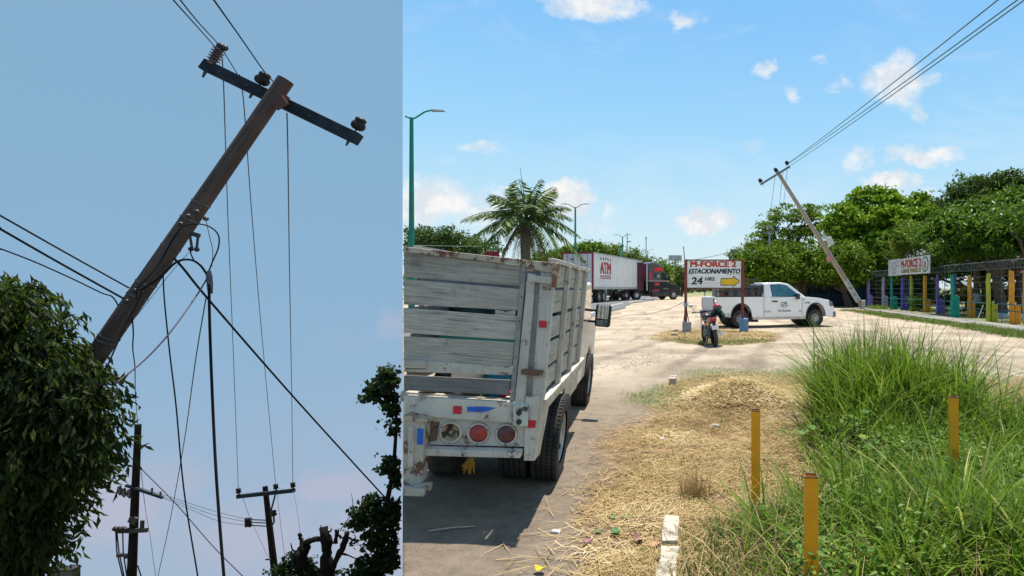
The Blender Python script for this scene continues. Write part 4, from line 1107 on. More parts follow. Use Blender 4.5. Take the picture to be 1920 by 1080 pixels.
# ------------------------------------------------------------------ semi-trailer and tractor
def prof_x(pts, y0, y1, mb=None):
    """side profile (x,z) given width y0..y1"""
    mb = mb or MB(); n = len(pts)
    return mb.add([(x, y0, z) for x, z in pts] + [(x, y1, z) for x, z in pts],
                  [tuple(range(n)), tuple(reversed(range(n, 2 * n)))] + [(i, i + n, (i + 1) % n + n, (i + 1) % n) for i in range(n)])
def face_mtx(o, xdir, updir, org):
    x = Vector(xdir).normalized(); y = Vector(updir).normalized(); z = x.cross(y)
    return Matrix(((x.x, y.x, z.x, org[0]), (x.y, y.y, z.y, org[1]), (x.z, y.z, z.z, org[2]), (0, 0, 0, 1)))
M_trailer = mat('trailer_white', (.76, .76, .74), (.68, .68, .66), .7, .45)
M_logo_red = mat('logo_red', (.38, .02, .04), (.32, .02, .04), 3, .5)
M_black = mat('black_paint', (.022, .022, .024), (.03, .03, .03), 3, .3, coat=.5)
M_grey = mat('dark_grey_paint', (.12, .125, .13), (.09, .095, .10), 2, .3, coat=.5)
M_chrome = mat('polished_metal', (.62, .62, .62), (.5, .5, .5), 4, .2, .9)
M_brightred = mat('bright_red_panel', (.75, .04, .03), (.65, .04, .03), 3, .5)

def semi_trailer():
    a = W(1112, 540, 48.5); b = W(1204, 540, 64.0)         # right-hand lower edge, rear and front
    dirv = Vector((b.x - a.x, b.y - a.y, 0)); Ln = dirv.length; ang = math.atan2(dirv.y, dirv.x)
    z0 = TZ(a.x - 1, 52) + .03
    o = thing('semi_trailer', 'white box semi-trailer with red letters and red rear frame', 'trailer', (a.x, a.y, z0), ang)
    Wd = 2.6; zb, zt = 1.22, 4.12
    MB().box((.06, 0, zb), (Ln, Wd, zt)).build('box_body', M_trailer, o, bevel=.03)
    for i in range(int(Ln / .61)):
        MB().box((.3 + i * .61, -.012, zb + .14), (.33 + i * .61, .0, zt - .12)).build('side_rib', M_trailer, o)
    MB().box((.06, -.03, zb - .10), (Ln, .0, zb + .12)).build('lower_rail', mat('rail_grey', (.45, .45, .44), (.36, .36, .35), 3, .5, .4), o)
    MB().box((.06, -.02, zt - .10), (Ln, .002, zt + .01)).build('upper_rail', MATS['rail_grey'], o)
    fr = MB()
    fr.box((-.04, -.025, zb - .15), (.12, .10, zt)); fr.box((-.04, Wd - .1, zb - .15), (.1, Wd + .02, zt)); fr.box((-.04, .10, zt - .12), (.1, Wd - .1, zt + .02)); fr.box((-.04, .10, zb - .15), (.1, Wd - .1, zb))
    fr.build('rear_frame', mat('rear_frame_red', (.34, .04, .06), (.24, .05, .06), 4, .5), o)
    for y0, y1 in ((.11, Wd / 2 - .01), (Wd / 2 + .01, Wd - .11)):
        d = MB().box((-.02, y0, zb + .02), (.05, y1, zt - .14)).build('rear_door', M_trailer, o)
        for yy in (y0 + .35, y1 - .35):
            MB().cyl((-.045, yy, zb + .1), (-.045, yy, zt - .2), .022, 8).build('lock_rod', M_steel, d)
    # lettering on the side and on the doors
    ms = lambda x, z: face_mtx(o, (1, 0, 0), (0, 0, 1), (x, -.035, z))
    text_part('side_lettering', 'ATM', 2.85, .92, M_logo_red, o, ms(3.2, 2.92), fat=.06)
    text_part('side_subtitle', 'TRANSPORTES', 2.9, .16, M_logo_red, o, ms(3.2, 2.22), 0, .01)
    MB().box((1.75, -.036, 2.02), (4.65, -.030, 2.08)).build('side_underline', M_logo_red, o)
    for k in range(5):
        mb = MB(); c = Vector((1.9 + k * .65, -.034, 3.66 + .08 * (1 - abs(k - 2) / 2)))
        pt = [c + Vector((math.sin(j * math.pi / 5), 0, math.cos(j * math.pi / 5))) * (.17 if j % 2 == 0 else .07) for j in range(10)]
        mb.slab(pt, (0, .01, 0)); mb.build('star', mat('dark_star', (.10, .02, .03), (.08, .02, .03), 3, .5) if 'dark_star' not in MATS else MATS['dark_star'], o)
    mr = lambda y, z: face_mtx(o, (0, -1, 0), (0, 0, 1), (-.024, y, z))
    text_part('door_lettering', 'ATM', .95, .35, M_logo_red, o, mr(1.95, 3.02), 0, .03)
    text_part('door_mark', 'TM', .5, .22, M_logo_red, o, mr(.85, 3.35), 0, .03)
    text_part('door_code', '5830', .35, .18, M_dark, o, mr(1.75, 3.55), 0, .02)
    MB().box((-.026, .3, 3.0), (-.021, 1.1, 3.04)).build('door_line', M_steel, o)
    # running gear
    MB().box((.5, .75, .85), (5.2, .95, zb - .1)).box((.5, Wd - .95, .85), (5.2, Wd - .75, zb - .1)).build('bogie_rails', M_dark, o)
    MB().box((-.02, .3, .45), (.06, Wd - .3, .57)).box((-.01, .6, .57), (.05, .7, zb - .1)).box((-.01, Wd - .7, .57), (.05, Wd - .6, zb - .1)).build('underride_bar', M_dark, o)
    rim = mat('pale_rim', (.6, .6, .58), (.45, .44, .42), 4, .4, .4)
    for x in (1.6, 2.85):
        for y, s in ((.22, -1), (Wd - .22, 1)):
            wheel(o, (x, y, .51), (0, s, 0), .51, .5, .29, M_rubber, rim, 8, .02, 28)
        MB().cyl((x, .3, .51), (x, Wd - .3, .51), .09, 8).build('axle', M_dark, o)
    MB().box((3.6, .02, .35), (3.64, .5, 1.1)).build('mudflap', M_white, o)
    MB().box((Ln - 4.6, .5, .35), (Ln - 4.5, .62, zb - .1)).box((Ln - 4.6, Wd - .62, .35), (Ln - 4.5, Wd - .5, zb - .1)).box((Ln - 4.7, .44, .03), (Ln - 4.4, .68, .35)).box((Ln - 4.7, Wd - .68, .03), (Ln - 4.4, Wd - .44, .35)).build('landing_gear', M_dark, o)
    return o
semi_trailer()
def tractor():
    p = W(1183, 540, 61.2); z0 = TZ(p.x, 61) + .0
    ang = rad(40)
    o = thing('truck_tractor', 'black and grey truck tractor with red panels turning in front of the trailer', 'truck', (p.x, p.y, z0), ang)
    Wd = 2.4   # right-hand side is y = 0, body towards +y ; x forward from rear axle
    MB().box((-.9, .75, .65), (6.0, 1.65, .95)).build('frame', M_dark, o)
    lower = [(2.2, .55), (2.2, 1.95), (4.3, 1.95), (4.95, 1.72), (5.95, 1.55), (6.28, 1.25), (6.36, .55), (6.22, .42), (5.95, .42), (5.86, .75), (5.62, 1.0), (5.22, 1.0), (4.98, .75), (4.9, .42), (2.4, .42)]
    prof_x(lower, 0, Wd).build('body', M_black, o, bevel=.05)
    upper = [(2.2, 1.96), (2.2, 3.85), (2.75, 3.96), (3.35, 3.86), (3.95, 3.45), (4.35, 2.95), (4.75, 1.96)]
    prof_x(upper, .05, Wd - .05).build('sleeper_cab', M_grey, o, bevel=.08)
    prof_x([(2.15, 1.95), (2.15, 2.03), (4.8, 2.03), (4.85, 1.95)], -.01, Wd + .01).build('pinstripe', mat('pale_red_stripe', (.62, .40, .40), (.55, .34, .34), 3, .5), o)
    gl = mat_glass('truck_glass', (.02, .025, .03))
    w = prof_x([(3.75, 2.12), (3.8, 2.85), (4.18, 2.85), (4.6, 2.12)], .035, .052).build('side_window', gl, o)
    MB().add([(4.40, .2, 2.88), (4.40, Wd - .2, 2.88), (4.80, Wd - .15, 2.05), (4.80, .15, 2.05)], [(0, 3, 2, 1)]).build('windscreen', gl, o)
    MB().box((2.95, .035, 2.35), (3.12, .052, 2.75)).build('sleeper_window', M_black, o)
    MB().box((3.35, .036, 2.40), (3.5, .052, 2.62)).build('sleeper_vent', M_trailer, o)
    MB().box((2.9, .03, 3.02), (3.95, .05, 3.42)).build('red_panel', M_brightred, o)
    MB().box((2.25, .03, 2.10), (2.6, .05, 2.95)).build('red_panel', mat('deep_red_panel', (.45, .05, .08), (.4, .05, .08), 3, .5), o)
    MB().box((2.6, -.008, .75), (3.5, .004, 1.08)).build('red_panel', MATS['deep_red_panel'], o)
    MB().box((2.9, -.008, 1.48), (3.5, .004, 1.82)).build('red_decal', MATS['deep_red_panel'], o)
    MB().box((4.0, -.02, 1.12), (4.75, .004, 1.24)).build('tank_step', M_chrome, o)
    MB().box((.9, .2, .95), (1.7, Wd - .2, 3.9)).build('rear_fairing', mat('maroon_fairing', (.13, .02, .05), (.05, .02, .03), 1.2, .4), o, bevel=.05)
    MB().box((1.7, .1, 2.0), (2.19, .16, 3.75)).build('side_extender', mat('maroon_extender', (.22, .03, .07), (.10, .02, .04), 1.2, .4), o)
    MB().cyl((1.95, .02, 1.0), (1.95, .02, 3.75), .09, 10).build('exhaust_stack', M_chrome, o, smooth=True)
    MB().box((4.55, -.28, 2.05), (4.68, -.06, 2.62)).bar((4.6, .06, 2.2), (4.6, -.1, 2.2), .04).build('mirror', M_black, o)
    MB().box((6.30, .15, .45), (6.46, Wd - .15, .80)).build('bumper', M_black, o, bevel=.05)
    MB().box((6.12, .0, 1.0), (6.33, .22, 1.26)).build('headlight', mat_glass('truck_lamp_glass', (.35, .36, .36)), o, bevel=.03)
    MB().box((5.0, -.012, .36), (6.3, .01, .44)).build('lower_trim', M_chrome, o)
    MB().cyl((2.5, .12, .62), (4.7, .12, .62), .3, 14).build('fuel_tank', M_black, o, smooth=True)
    rim = MATS['pale_rim']
    for x in (-.55, .75):
        for y, s in ((.24, -1), (Wd - .24, 1)): wheel(o, (x, y, .51), (0, s, 0), .51, .48, .29, M_rubber, M_chrome, 8, .02, 28)
    for y, s in ((.16, -1), (Wd - .16, 1)): wheel(o, (5.42, y, .51), (0, s, 0), .51, .3, .29, M_rubber, rim, 8, .02, 28)
    return o
tractor()

# ------------------------------------------------------------------ white pickup
def pickup():
    rb = G(1390, 615.5)
    ang = rad(17)
    fx = Vector((math.cos(ang), math.sin(ang), 0))
    org = rb - fx * 1.22
    o = thing('pickup_truck', 'white utility company pickup with ladder rack standing behind the parking sign', 'pickup', (org.x, org.y, org.z), ang)
    # x forward, y = 0 is the side facing the camera, z up
    Wd = 1.95
    Mw = mat('pickup_white', (.90, .89, .86), (.85, .84, .81), 1.5, .28, coat=.6)
    Mdirt = mat('dusty_sill', (.50, .43, .35), (.62, .57, .50), 4, .7)
    def arch(cx, r, z=.42, n=9):
        return [(cx - r * math.cos(math.pi * i / n), z + r * math.sin(math.pi * i / n)) for i in range(n + 1)]
    body = [(.02, .62), (.0, 1.12), (.06, 1.16)] + [(2.26, 1.16)] + [(2.28, 1.13), (4.25, 1.15), (4.95, 1.10), (5.45, 1.02), (5.62, .92), (5.72, .72), (5.74, .50), (5.6, .40)]
    body += [(x, z) for x, z in reversed(arch(4.78, .46, .44))] + [(2.2, .36)] + [(x, z) for x, z in reversed(arch(1.22, .47, .44))] + [(.1, .50)]
    prof_x(body, 0, Wd).build('body', Mw, o, bevel=.035, seg=3)
    cabp = [(2.30, 1.14), (2.34, 1.78), (2.5, 1.84), (3.15, 1.85), (3.5, 1.78), (4.28, 1.15)]
    n = len(cabp); ins = [.02, .14, .2, .2, .16, .03]
    MB().add([(x, ins[i], z) for i, (x, z) in enumerate(cabp)] + [(x, Wd - ins[i], z) for i, (x, z) in enumerate(cabp)],
             [tuple(range(n)), tuple(reversed(range(n, 2 * n)))] + [(i, i + n, (i + 1) % n + n, (i + 1) % n) for i in range(n)]).build('cab', Mw, o, bevel=.04, seg=3)
    gl = mat_glass('pickup_glass', (.01, .10, .11))
    sl = lambda z: .02 + .12 * (z - 1.14) / .64 - .006
    q = [(2.72, 1.20), (2.66, 1.70), (3.08, 1.72), (3.36, 1.66), (3.92, 1.22), (3.85, 1.18)]
    MB().slab([(x, sl(z), z) for x, z in q], (0, .02, 0)).build('side_window', gl, o)
    MB().slab([(x, Wd - sl(z), z) for x, z in reversed(q)], (0, -.02, 0)).build('side_window', gl, o)
    MB().slab([(3.56, .22, 1.745), (3.56, Wd - .22, 1.745), (4.24, Wd - .10, 1.205), (4.24, .10, 1.205)], (.01, 0, .012)).build('windscreen', mat_glass('pickup_dark_glass', (.02, .025, .03)), o)
    MB().slab([(2.322, .2, 1.24), (2.322, Wd - .2, 1.24), (2.338, Wd - .25, 1.72), (2.338, .25, 1.72)], (-.012, 0, 0)).build('rear_window', MATS['pickup_dark_glass'], o)
    d = prof_x([(2.62, .52), (2.58, 1.12), (3.95, 1.13), (3.98, .80), (3.90, .50)], -.010, .0).build('door', Mw, o, bevel=.006)
    MB().box((2.66, -.045, .96), (2.92, -.008, 1.01)).build('handle', M_black, d, bevel=.01)
    Mseam = mat('panel_seam', (.16, .16, .15), (.2, .2, .19), 5, .8)
    MB().box((2.268, -.006, .38), (2.288, .002, 1.13)).box((4.10, -.006, .5), (4.115, .002, 1.12)).build('panel_gap', Mseam, o)
    for cx in (1.22, 4.78):
        MB().tube([(x, -.006, z) for x, z in arch(cx, .475, .44, 14)], .022, 6).build('arch_lip', M_dark, o)
    MB().box((.08, -.004, 1.150), (2.24, .06, 1.178)).build('bed_rail_cap', M_dark, o)
    MB().slab([(x, sl(z) + .003, z) for x, z in ((2.68, 1.165), (2.615, 1.735), (3.09, 1.758), (3.40, 1.69), (3.99, 1.20), (3.88, 1.15))], (0, .006, 0)).build('window_surround', M_black, o)
    MB().box((.75, -.004, .86), (.93, .004, 1.02)).build('fuel_flap', Mw, o, bevel=.006)
    MB().box((2.30, -.008, .60), (4.08, .0, .66)).build('body_crease', Mdirt, o)
    MB().box((4.16, -.004, 1.02), (4.22, .004, 1.06)).box((1.66, .02, .30), (1.70, .26, .60)).build('mud_guard', M_dark, o)
    MB().box((1.75, -.008, .345), (4.28, .03, .45)).build('sill', Mdirt, o)
    MB().box((.02, -.006, .46), (.70, .03, .60)).build('rear_lower_panel', Mdirt, o)
    m = MB().box((3.76, -.24, 1.06), (3.90, -.03, 1.30)).bar((3.84, -.05, 1.12), (3.84, .03, 1.12), .05).build('wing_mirror', M_black, o, bevel=.02)
    MB().box((5.62, -.0, .40), (5.80, Wd, .62)).build('front_bumper', mat('bumper_grey', (.22, .22, .22), (.12, .12, .12), 5, .5), o, bevel=.03)
    MB().box((-.12, .05, .46), (.02, Wd - .05, .66)).build('rear_bumper', MATS['bumper_grey'], o, bevel=.03)
    MB().slab([(5.48, -.012, .80), (5.66, -.012, .78), (5.60, -.012, .96), (5.44, -.012, .99)], (0, .12, 0)).build('headlight', mat_glass('headlight_glass', (.06, .065, .07)), o)
    MB().slab([(5.48, Wd + .012, .80), (5.66, Wd + .012, .78), (5.60, Wd + .012, .96), (5.44, Wd + .012, .99)], (0, -.12, 0)).build('headlight', MATS['headlight_glass'], o)
    MB().box((-.03, .14, .66), (.0, Wd - .14, 1.14)).build('tailgate', mat('tailgate_grey', (.62, .63, .64), (.55, .55, .56), 2, .4), o, bevel=.015)
    for y0 in (.01, Wd - .11): MB().box((-.02, y0, .72), (.05, y0 + .10, 1.10)).build('tail_lamp', M_rtape, o)
    # wheel wells, wheels
    for cx, r in ((1.22, .455), (4.78, .445)):
        MB().cyl((cx, .29, .44), (cx, Wd - .29, .44), r, 24).build('wheel_well', mat('well_black', (.012, .012, .012), (.02, .02, .02), 5, .9) if 'well_black' not in MATS else MATS['well_black'], o)
        MB().lathe([(r + .005, -.012), (r + .05, -.012), (r + .05, .02), (r + .005, .02)], (cx, .0, .44), (0, 1, 0), 40, closed=True).build('arch_trim', M_dark, o) if False else None
        for y, s in ((.13, -1), (Wd - .13, 1)):
            wheel(o, (cx, y, .39), (0, s, 0), .39, .27, .235, M_rubber, mat('steel_wheel', (.42, .42, .41), (.30, .30, .29), 6, .4, .5) if 'steel_wheel' not in MATS else MATS['steel_wheel'], 10, .03, 32)
    MB().box((1.9, .5, .22), (2.2, .9, .40)).cyl((.5, .95, .42), (4.6, .95, .42), .05, 8).build('underbody', M_dark, o)
    # marks on the door
    md = lambda x, z, y=-.0145: face_mtx(o, (1, 0, 0), (0, 0, 1), (x, y, z))
    Mt = mat('teal_letter', (.0, .16, .13), (.0, .13, .11), 5, .5)
    text_part('door_logo', 'CFE', .32, .125, Mt, o, md(3.22, .90), fat=.006)
    MB().box((3.02, -.0155, .815), (3.48, -.012, .825)).build('door_logo_line', Mt, o)
    text_part('door_subtitle', 'Distribución', .24, .035, Mt, o, md(3.22, .785))
    text_part('door_notice', 'Uso Exclusivo', .62, .08, M_dark, o, md(3.24, .66), 0, .01)
    text_part('fender_number', '14782', .28, .07, M_dark, o, md(4.36, .93, -.004), 0, .01)
    # rack over the bed
    k = thing('ladder_rack', 'black ladder rack loaded with ladders and tools over the pickup bed', 'rack', (org.x, org.y, org.z), ang)
    mb = MB()
    for y in (.12, Wd - .12):
        for z in (1.42, 1.62, 1.78): mb.tube([(.1, y, z), (2.2, y, z)], .022, 6)
        for x in (.1, .65, 1.2, 1.7, 2.2): mb.tube([(x, y, 1.168), (x, y, 1.80)], .022, 6)
    for x in (.1, 1.2, 2.2): mb.tube([(x, .12, 1.78), (x, Wd - .12, 1.78)], .022, 6)
    mb.build('frame', M_black, k)
    MB().box((2.12, .14, 1.17), (2.2, Wd - .14, 1.66)).build('mesh_guard', mat('dark_mesh', (.03, .035, .035), (.10, .12, .12), 30, .7), k)
    def ladder(nm, lab, y0, z0, x0, x1, m):
        l = thing(nm, lab, 'ladder', (org.x, org.y, org.z), ang)
        MB().bar((x0, y0, z0), (x1, y0, z0 + .12), .03, .08).build('rail', m, l); MB().bar((x0, y0 + .4, z0), (x1, y0 + .4, z0 + .12), .03, .08).build('rail', m, l)
        nn = int((x1 - x0) / .3)
        for i in range(nn):
            t = (i + .5) / nn; MB().cyl((x0 + (x1 - x0) * t, y0, z0 + .12 * t), (x0 + (x1 - x0) * t, y0 + .4, z0 + .12 * t), .015, 6).build('rung', m, l)
    ladder('ladder', 'orange-brown ladder lying on the pickup rack', .3, 1.85, -.4, 2.1, mat('ladder_orange', (.10, .05, .04), (.07, .05, .04), 6, .5))
    ladder('ladder', 'pale aluminium ladder lying on the far side of the rack', 1.1, 1.85, -.5, 2.15, M_steel)
    rr = random.Random(3)
    for i in range(9):
        c = ((.22, .22, .21), (.12, .03, .03), (.02, .025, .03), (.12, .10, .07), (.03, .06, .09))[i % 5]; nm = ('white', 'dark red', 'black', 'tan', 'blue')[i % 5]
        sz = (rr.uniform(.3, .46), rr.uniform(.4, .7), rr.uniform(.42, .72)); px = .15 + i * .215
        t = thing('tool_box', '%s tool box %s in the pickup bed' % (nm, 'near the tailgate' if i < 4 else 'near the cab'), 'tool box', tuple(org + fx * px + Vector((0, 0, .85))), ang, 'tool boxes in the pickup bed')
        MB().box((0, .3 + .1 * (i % 3), 0), (sz[0] * .5, .3 + .1 * (i % 3) + sz[1], sz[2] + .18)).build('case', mat('tool_%d' % i, c, tuple(v * .7 for v in c), 9, .6), t, bevel=.02)
        MB().tube([(sz[0] * .1, .45, sz[2] + .18), (sz[0] * .12, .45, sz[2] + .25), (sz[0] * .38, .45, sz[2] + .25), (sz[0] * .4, .45, sz[2] + .18)], .012, 6).build('handle', M_dark, t)
pickup()
def taller_pickup():
    # the pickup's belt line and roof stand high above its wheels
    seen = set()
    def walk(o, fix):
        fix = fix and not o.name.startswith(('tyre', 'rim'))
        if o.type == 'MESH' and fix and o.data.name not in seen:
            seen.add(o.data.name); n = len(o.data.vertices); co = np.zeros(n * 3, np.float32)
            o.data.vertices.foreach_get('co', co); co = co.reshape(-1, 3)
            co[:, 2] = np.interp(co[:, 2], [0, .42, .80, 1.16, 1.85, 2.2], [0, .44, .93, 1.37, 2.0, 2.36])
            o.data.vertices.foreach_set('co', co.ravel()); o.data.update()
        for c in o.children: walk(c, fix)
    for o in list(SC.objects):
        if o.parent is None and o.name.split('.')[0] in ('pickup_truck', 'ladder_rack', 'ladder'): walk(o, True)
        if o.parent is None and o.name.startswith('tool_box'): o.location.z += .14
taller_pickup()

# ------------------------------------------------------------------ parking sign
def parking_sign():
    D = 23.3
    bl, br_ = G(1288, 625), G(1394.5, 625); bl.y = br_.y = D
    c = W(1339.5, 514, D)
    zg = TZ(bl.x, D)
    o = thing('parking_sign', 'white parking sign with red lettering and yellow arrow on rusty posts', 'sign', (bl.x, D, zg))
    b = Vector((bl.x, D, zg))
    x0, x1 = W(1287.5, 500, D).x, W(1391.5, 500, D).x; z0, z1 = W(1300, 539.5, D).z, W(1300, 489, D).z
    N_ = 6
    for i in range(N_):
        a0, a1 = z0 + (z1 - z0) * i / N_, z0 + (z1 - z0) * (i + 1) / N_ - .008
        MB(b).box((x0, D - .012, a0), (x1, D + .012, a1)).build('board_slat', mat('sign_white', (.90, .88, .82), (.82, .79, .72), 3, .6) if 'sign_white' not in MATS else MATS['sign_white'], o)
    Mf = M_rust
    MB(b).box((x0 - .05, D - .03, z1), (x1 + .05, D + .03, z1 + .05)).build('top_frame', Mf, o)
    MB(b).box((x0 - .03, D - .03, z0 - .05), (x1 + .03, D + .03, z0)).build('bottom_frame', Mf, o)
    Mp = mat('red_oxide_post', (.27, .05, .04), (.15, .04, .03), 6, .7)
    for px, py, top in ((1286.0, 606, 488), (1392.5, 602, 486)):
        p = W(px, 540, D).x; zb = W(px, py, D).z
        MB(b).box((p - .06, D - .05, zb - .1), (p + .02 + .03, D + .05, z1 + .06)).build('post', Mp, o, bevel=.01)
    MB(b).tube([W(1284, 490, D), W(1281.5, 462, D)], .018, 6).build('antenna_rod', M_dark, o)
    for dx in (-.10, .12):
        p = W(1286, 572, D); q = W(1286, 606, D)
        MB(b).tube([p, q + Vector((dx, 0, 0))], .018, 6).build('brace', Mp, o)
    # lettering
    tm = lambda px, py: face_mtx(o, (1, 0, 0), (0, 0, 1), tuple(W(px, py, D) * 1.0 - b + Vector((0, -.016, 0))))
    k = D / F
    Mr = mat('letter_red', (.60, .055, .02), (.50, .05, .03), 9, .6); Mb = mat('letter_blue_black', (.012, .03, .06), (.02, .05, .08), 9, .6)
    My = mat('arrow_yellow', (.90, .56, .01), (.85, .50, .02), 3, .5); Mcream = mat('letter_shadow_yellow', (.85, .62, .25), (.8, .55, .2), 4, .6)
    def fix(m4, dz): return Matrix.Translation((0, dz, 0)) @ m4
    text_part('lettering_title', 'M-FORCE 2', 85 * k, 10.5 * k, Mr, o, tm(1337.5, 495.2), fat=.018)
    text_part('lettering_title_shade', 'M-FORCE 2', 86 * k, 11.2 * k, Mcream, o, fix(tm(1338.6, 496.0), .006), fat=.02, depth=.002)
    text_part('lettering_parking', 'ESTACIONAMIENTO', 96 * k, 8.8 * k, Mb, o, tm(1339.5, 508.5), .25, fat=.011)
    text_part('lettering_hours', '24', 20 * k, 13 * k, Mb, o, tm(1307, 526.5), .1, fat=.014)
    text_part('lettering_hours_shade', '24', 22 * k, 14.5 * k, My, o, fix(tm(1307.5, 526.5), .006), .1, fat=.03, depth=.002)
    text_part('lettering_hrs', 'HRS.', 19 * k, 6.5 * k, Mb, o, tm(1331, 523), .3, fat=.006)
    P_ = lambda px, py: W(px, py, D)
    arr = [(1351, 521.5), (1374, 521.5), (1374, 516.5), (1387.5, 527.5), (1374, 539), (1374, 535.5), (1351, 535.5)]
    MB(b).slab([P_(*q) + Vector((0, -.016, 0)) for q in reversed(arr)], (0, .004, 0)).build('arrow_outline', Mb, o)
    cxa, cya = 1368, 528
    MB(b).slab([P_(cxa + (q[0] - cxa) * .93, cya + (q[1] - cya) * .80) + Vector((0, -.019, 0)) for q in reversed(arr)], (0, .003, 0)).build('arrow', My, o)
    # bases and tied rag are separate things
    for (px0, px1, py0, py1, m, nm, lab) in ((1279.5, 1296.5, 603, 625, M_concrete, 'concrete_base', 'grey concrete block holding the left post of the parking sign'),
                                            (1386.5, 1403, 597, 626, mat_worn('blue_block_paint', (.16, .30, .52), (.35, .36, .36), .66, 5), 'concrete_base', 'pale blue painted block under the right post of the parking sign')):
        p0, p1 = W(px0, py0, D), W(px1, py1, D)
        zb_ = TZ((p0.x + p1.x) / 2, D) - .08
        q = thing(nm, lab, 'concrete block', ((p0.x + p1.x) / 2, D, zb_))
        hw = (p1.x - p0.x) / 2; hh = p0.z - zb_
        MB().add([(-hw, -hw, 0), (hw, -hw, 0), (hw, hw, 0), (-hw, hw, 0), (-hw * .95, -hw * .95, hh), (hw * .95, -hw * .95, hh), (hw * .95, hw * .95, hh), (-hw * .95, hw * .95, hh)],
                 [(0, 3, 2, 1), (4, 5, 6, 7), (0, 1, 5, 4), (1, 2, 6, 5), (2, 3, 7, 6), (3, 0, 4, 7)]).build('block', m, q, bevel=.025)
    q = thing('knotted_rag', 'blue-white rag knotted round the left sign post', 'rag', tuple(W(1286, 570, D)))
    mb = MB(); rr = random.Random(4)
    for i in range(9): mb.ball((rr.uniform(-.07, .07), -.06 + rr.uniform(-.04, .1), rr.uniform(-.07, .07)), (.05, .045, .04), 8, 5)
    mb.tube([(0, -.07, 0), (-.04, -.08, -.12), (-.02, -.08, -.2)], [.03, .02, .008], 6)
    mb.build('knot', mat('rag_blue', (.12, .36, .45), (.6, .65, .66), 25, .9), q, smooth='full')
parking_sign()

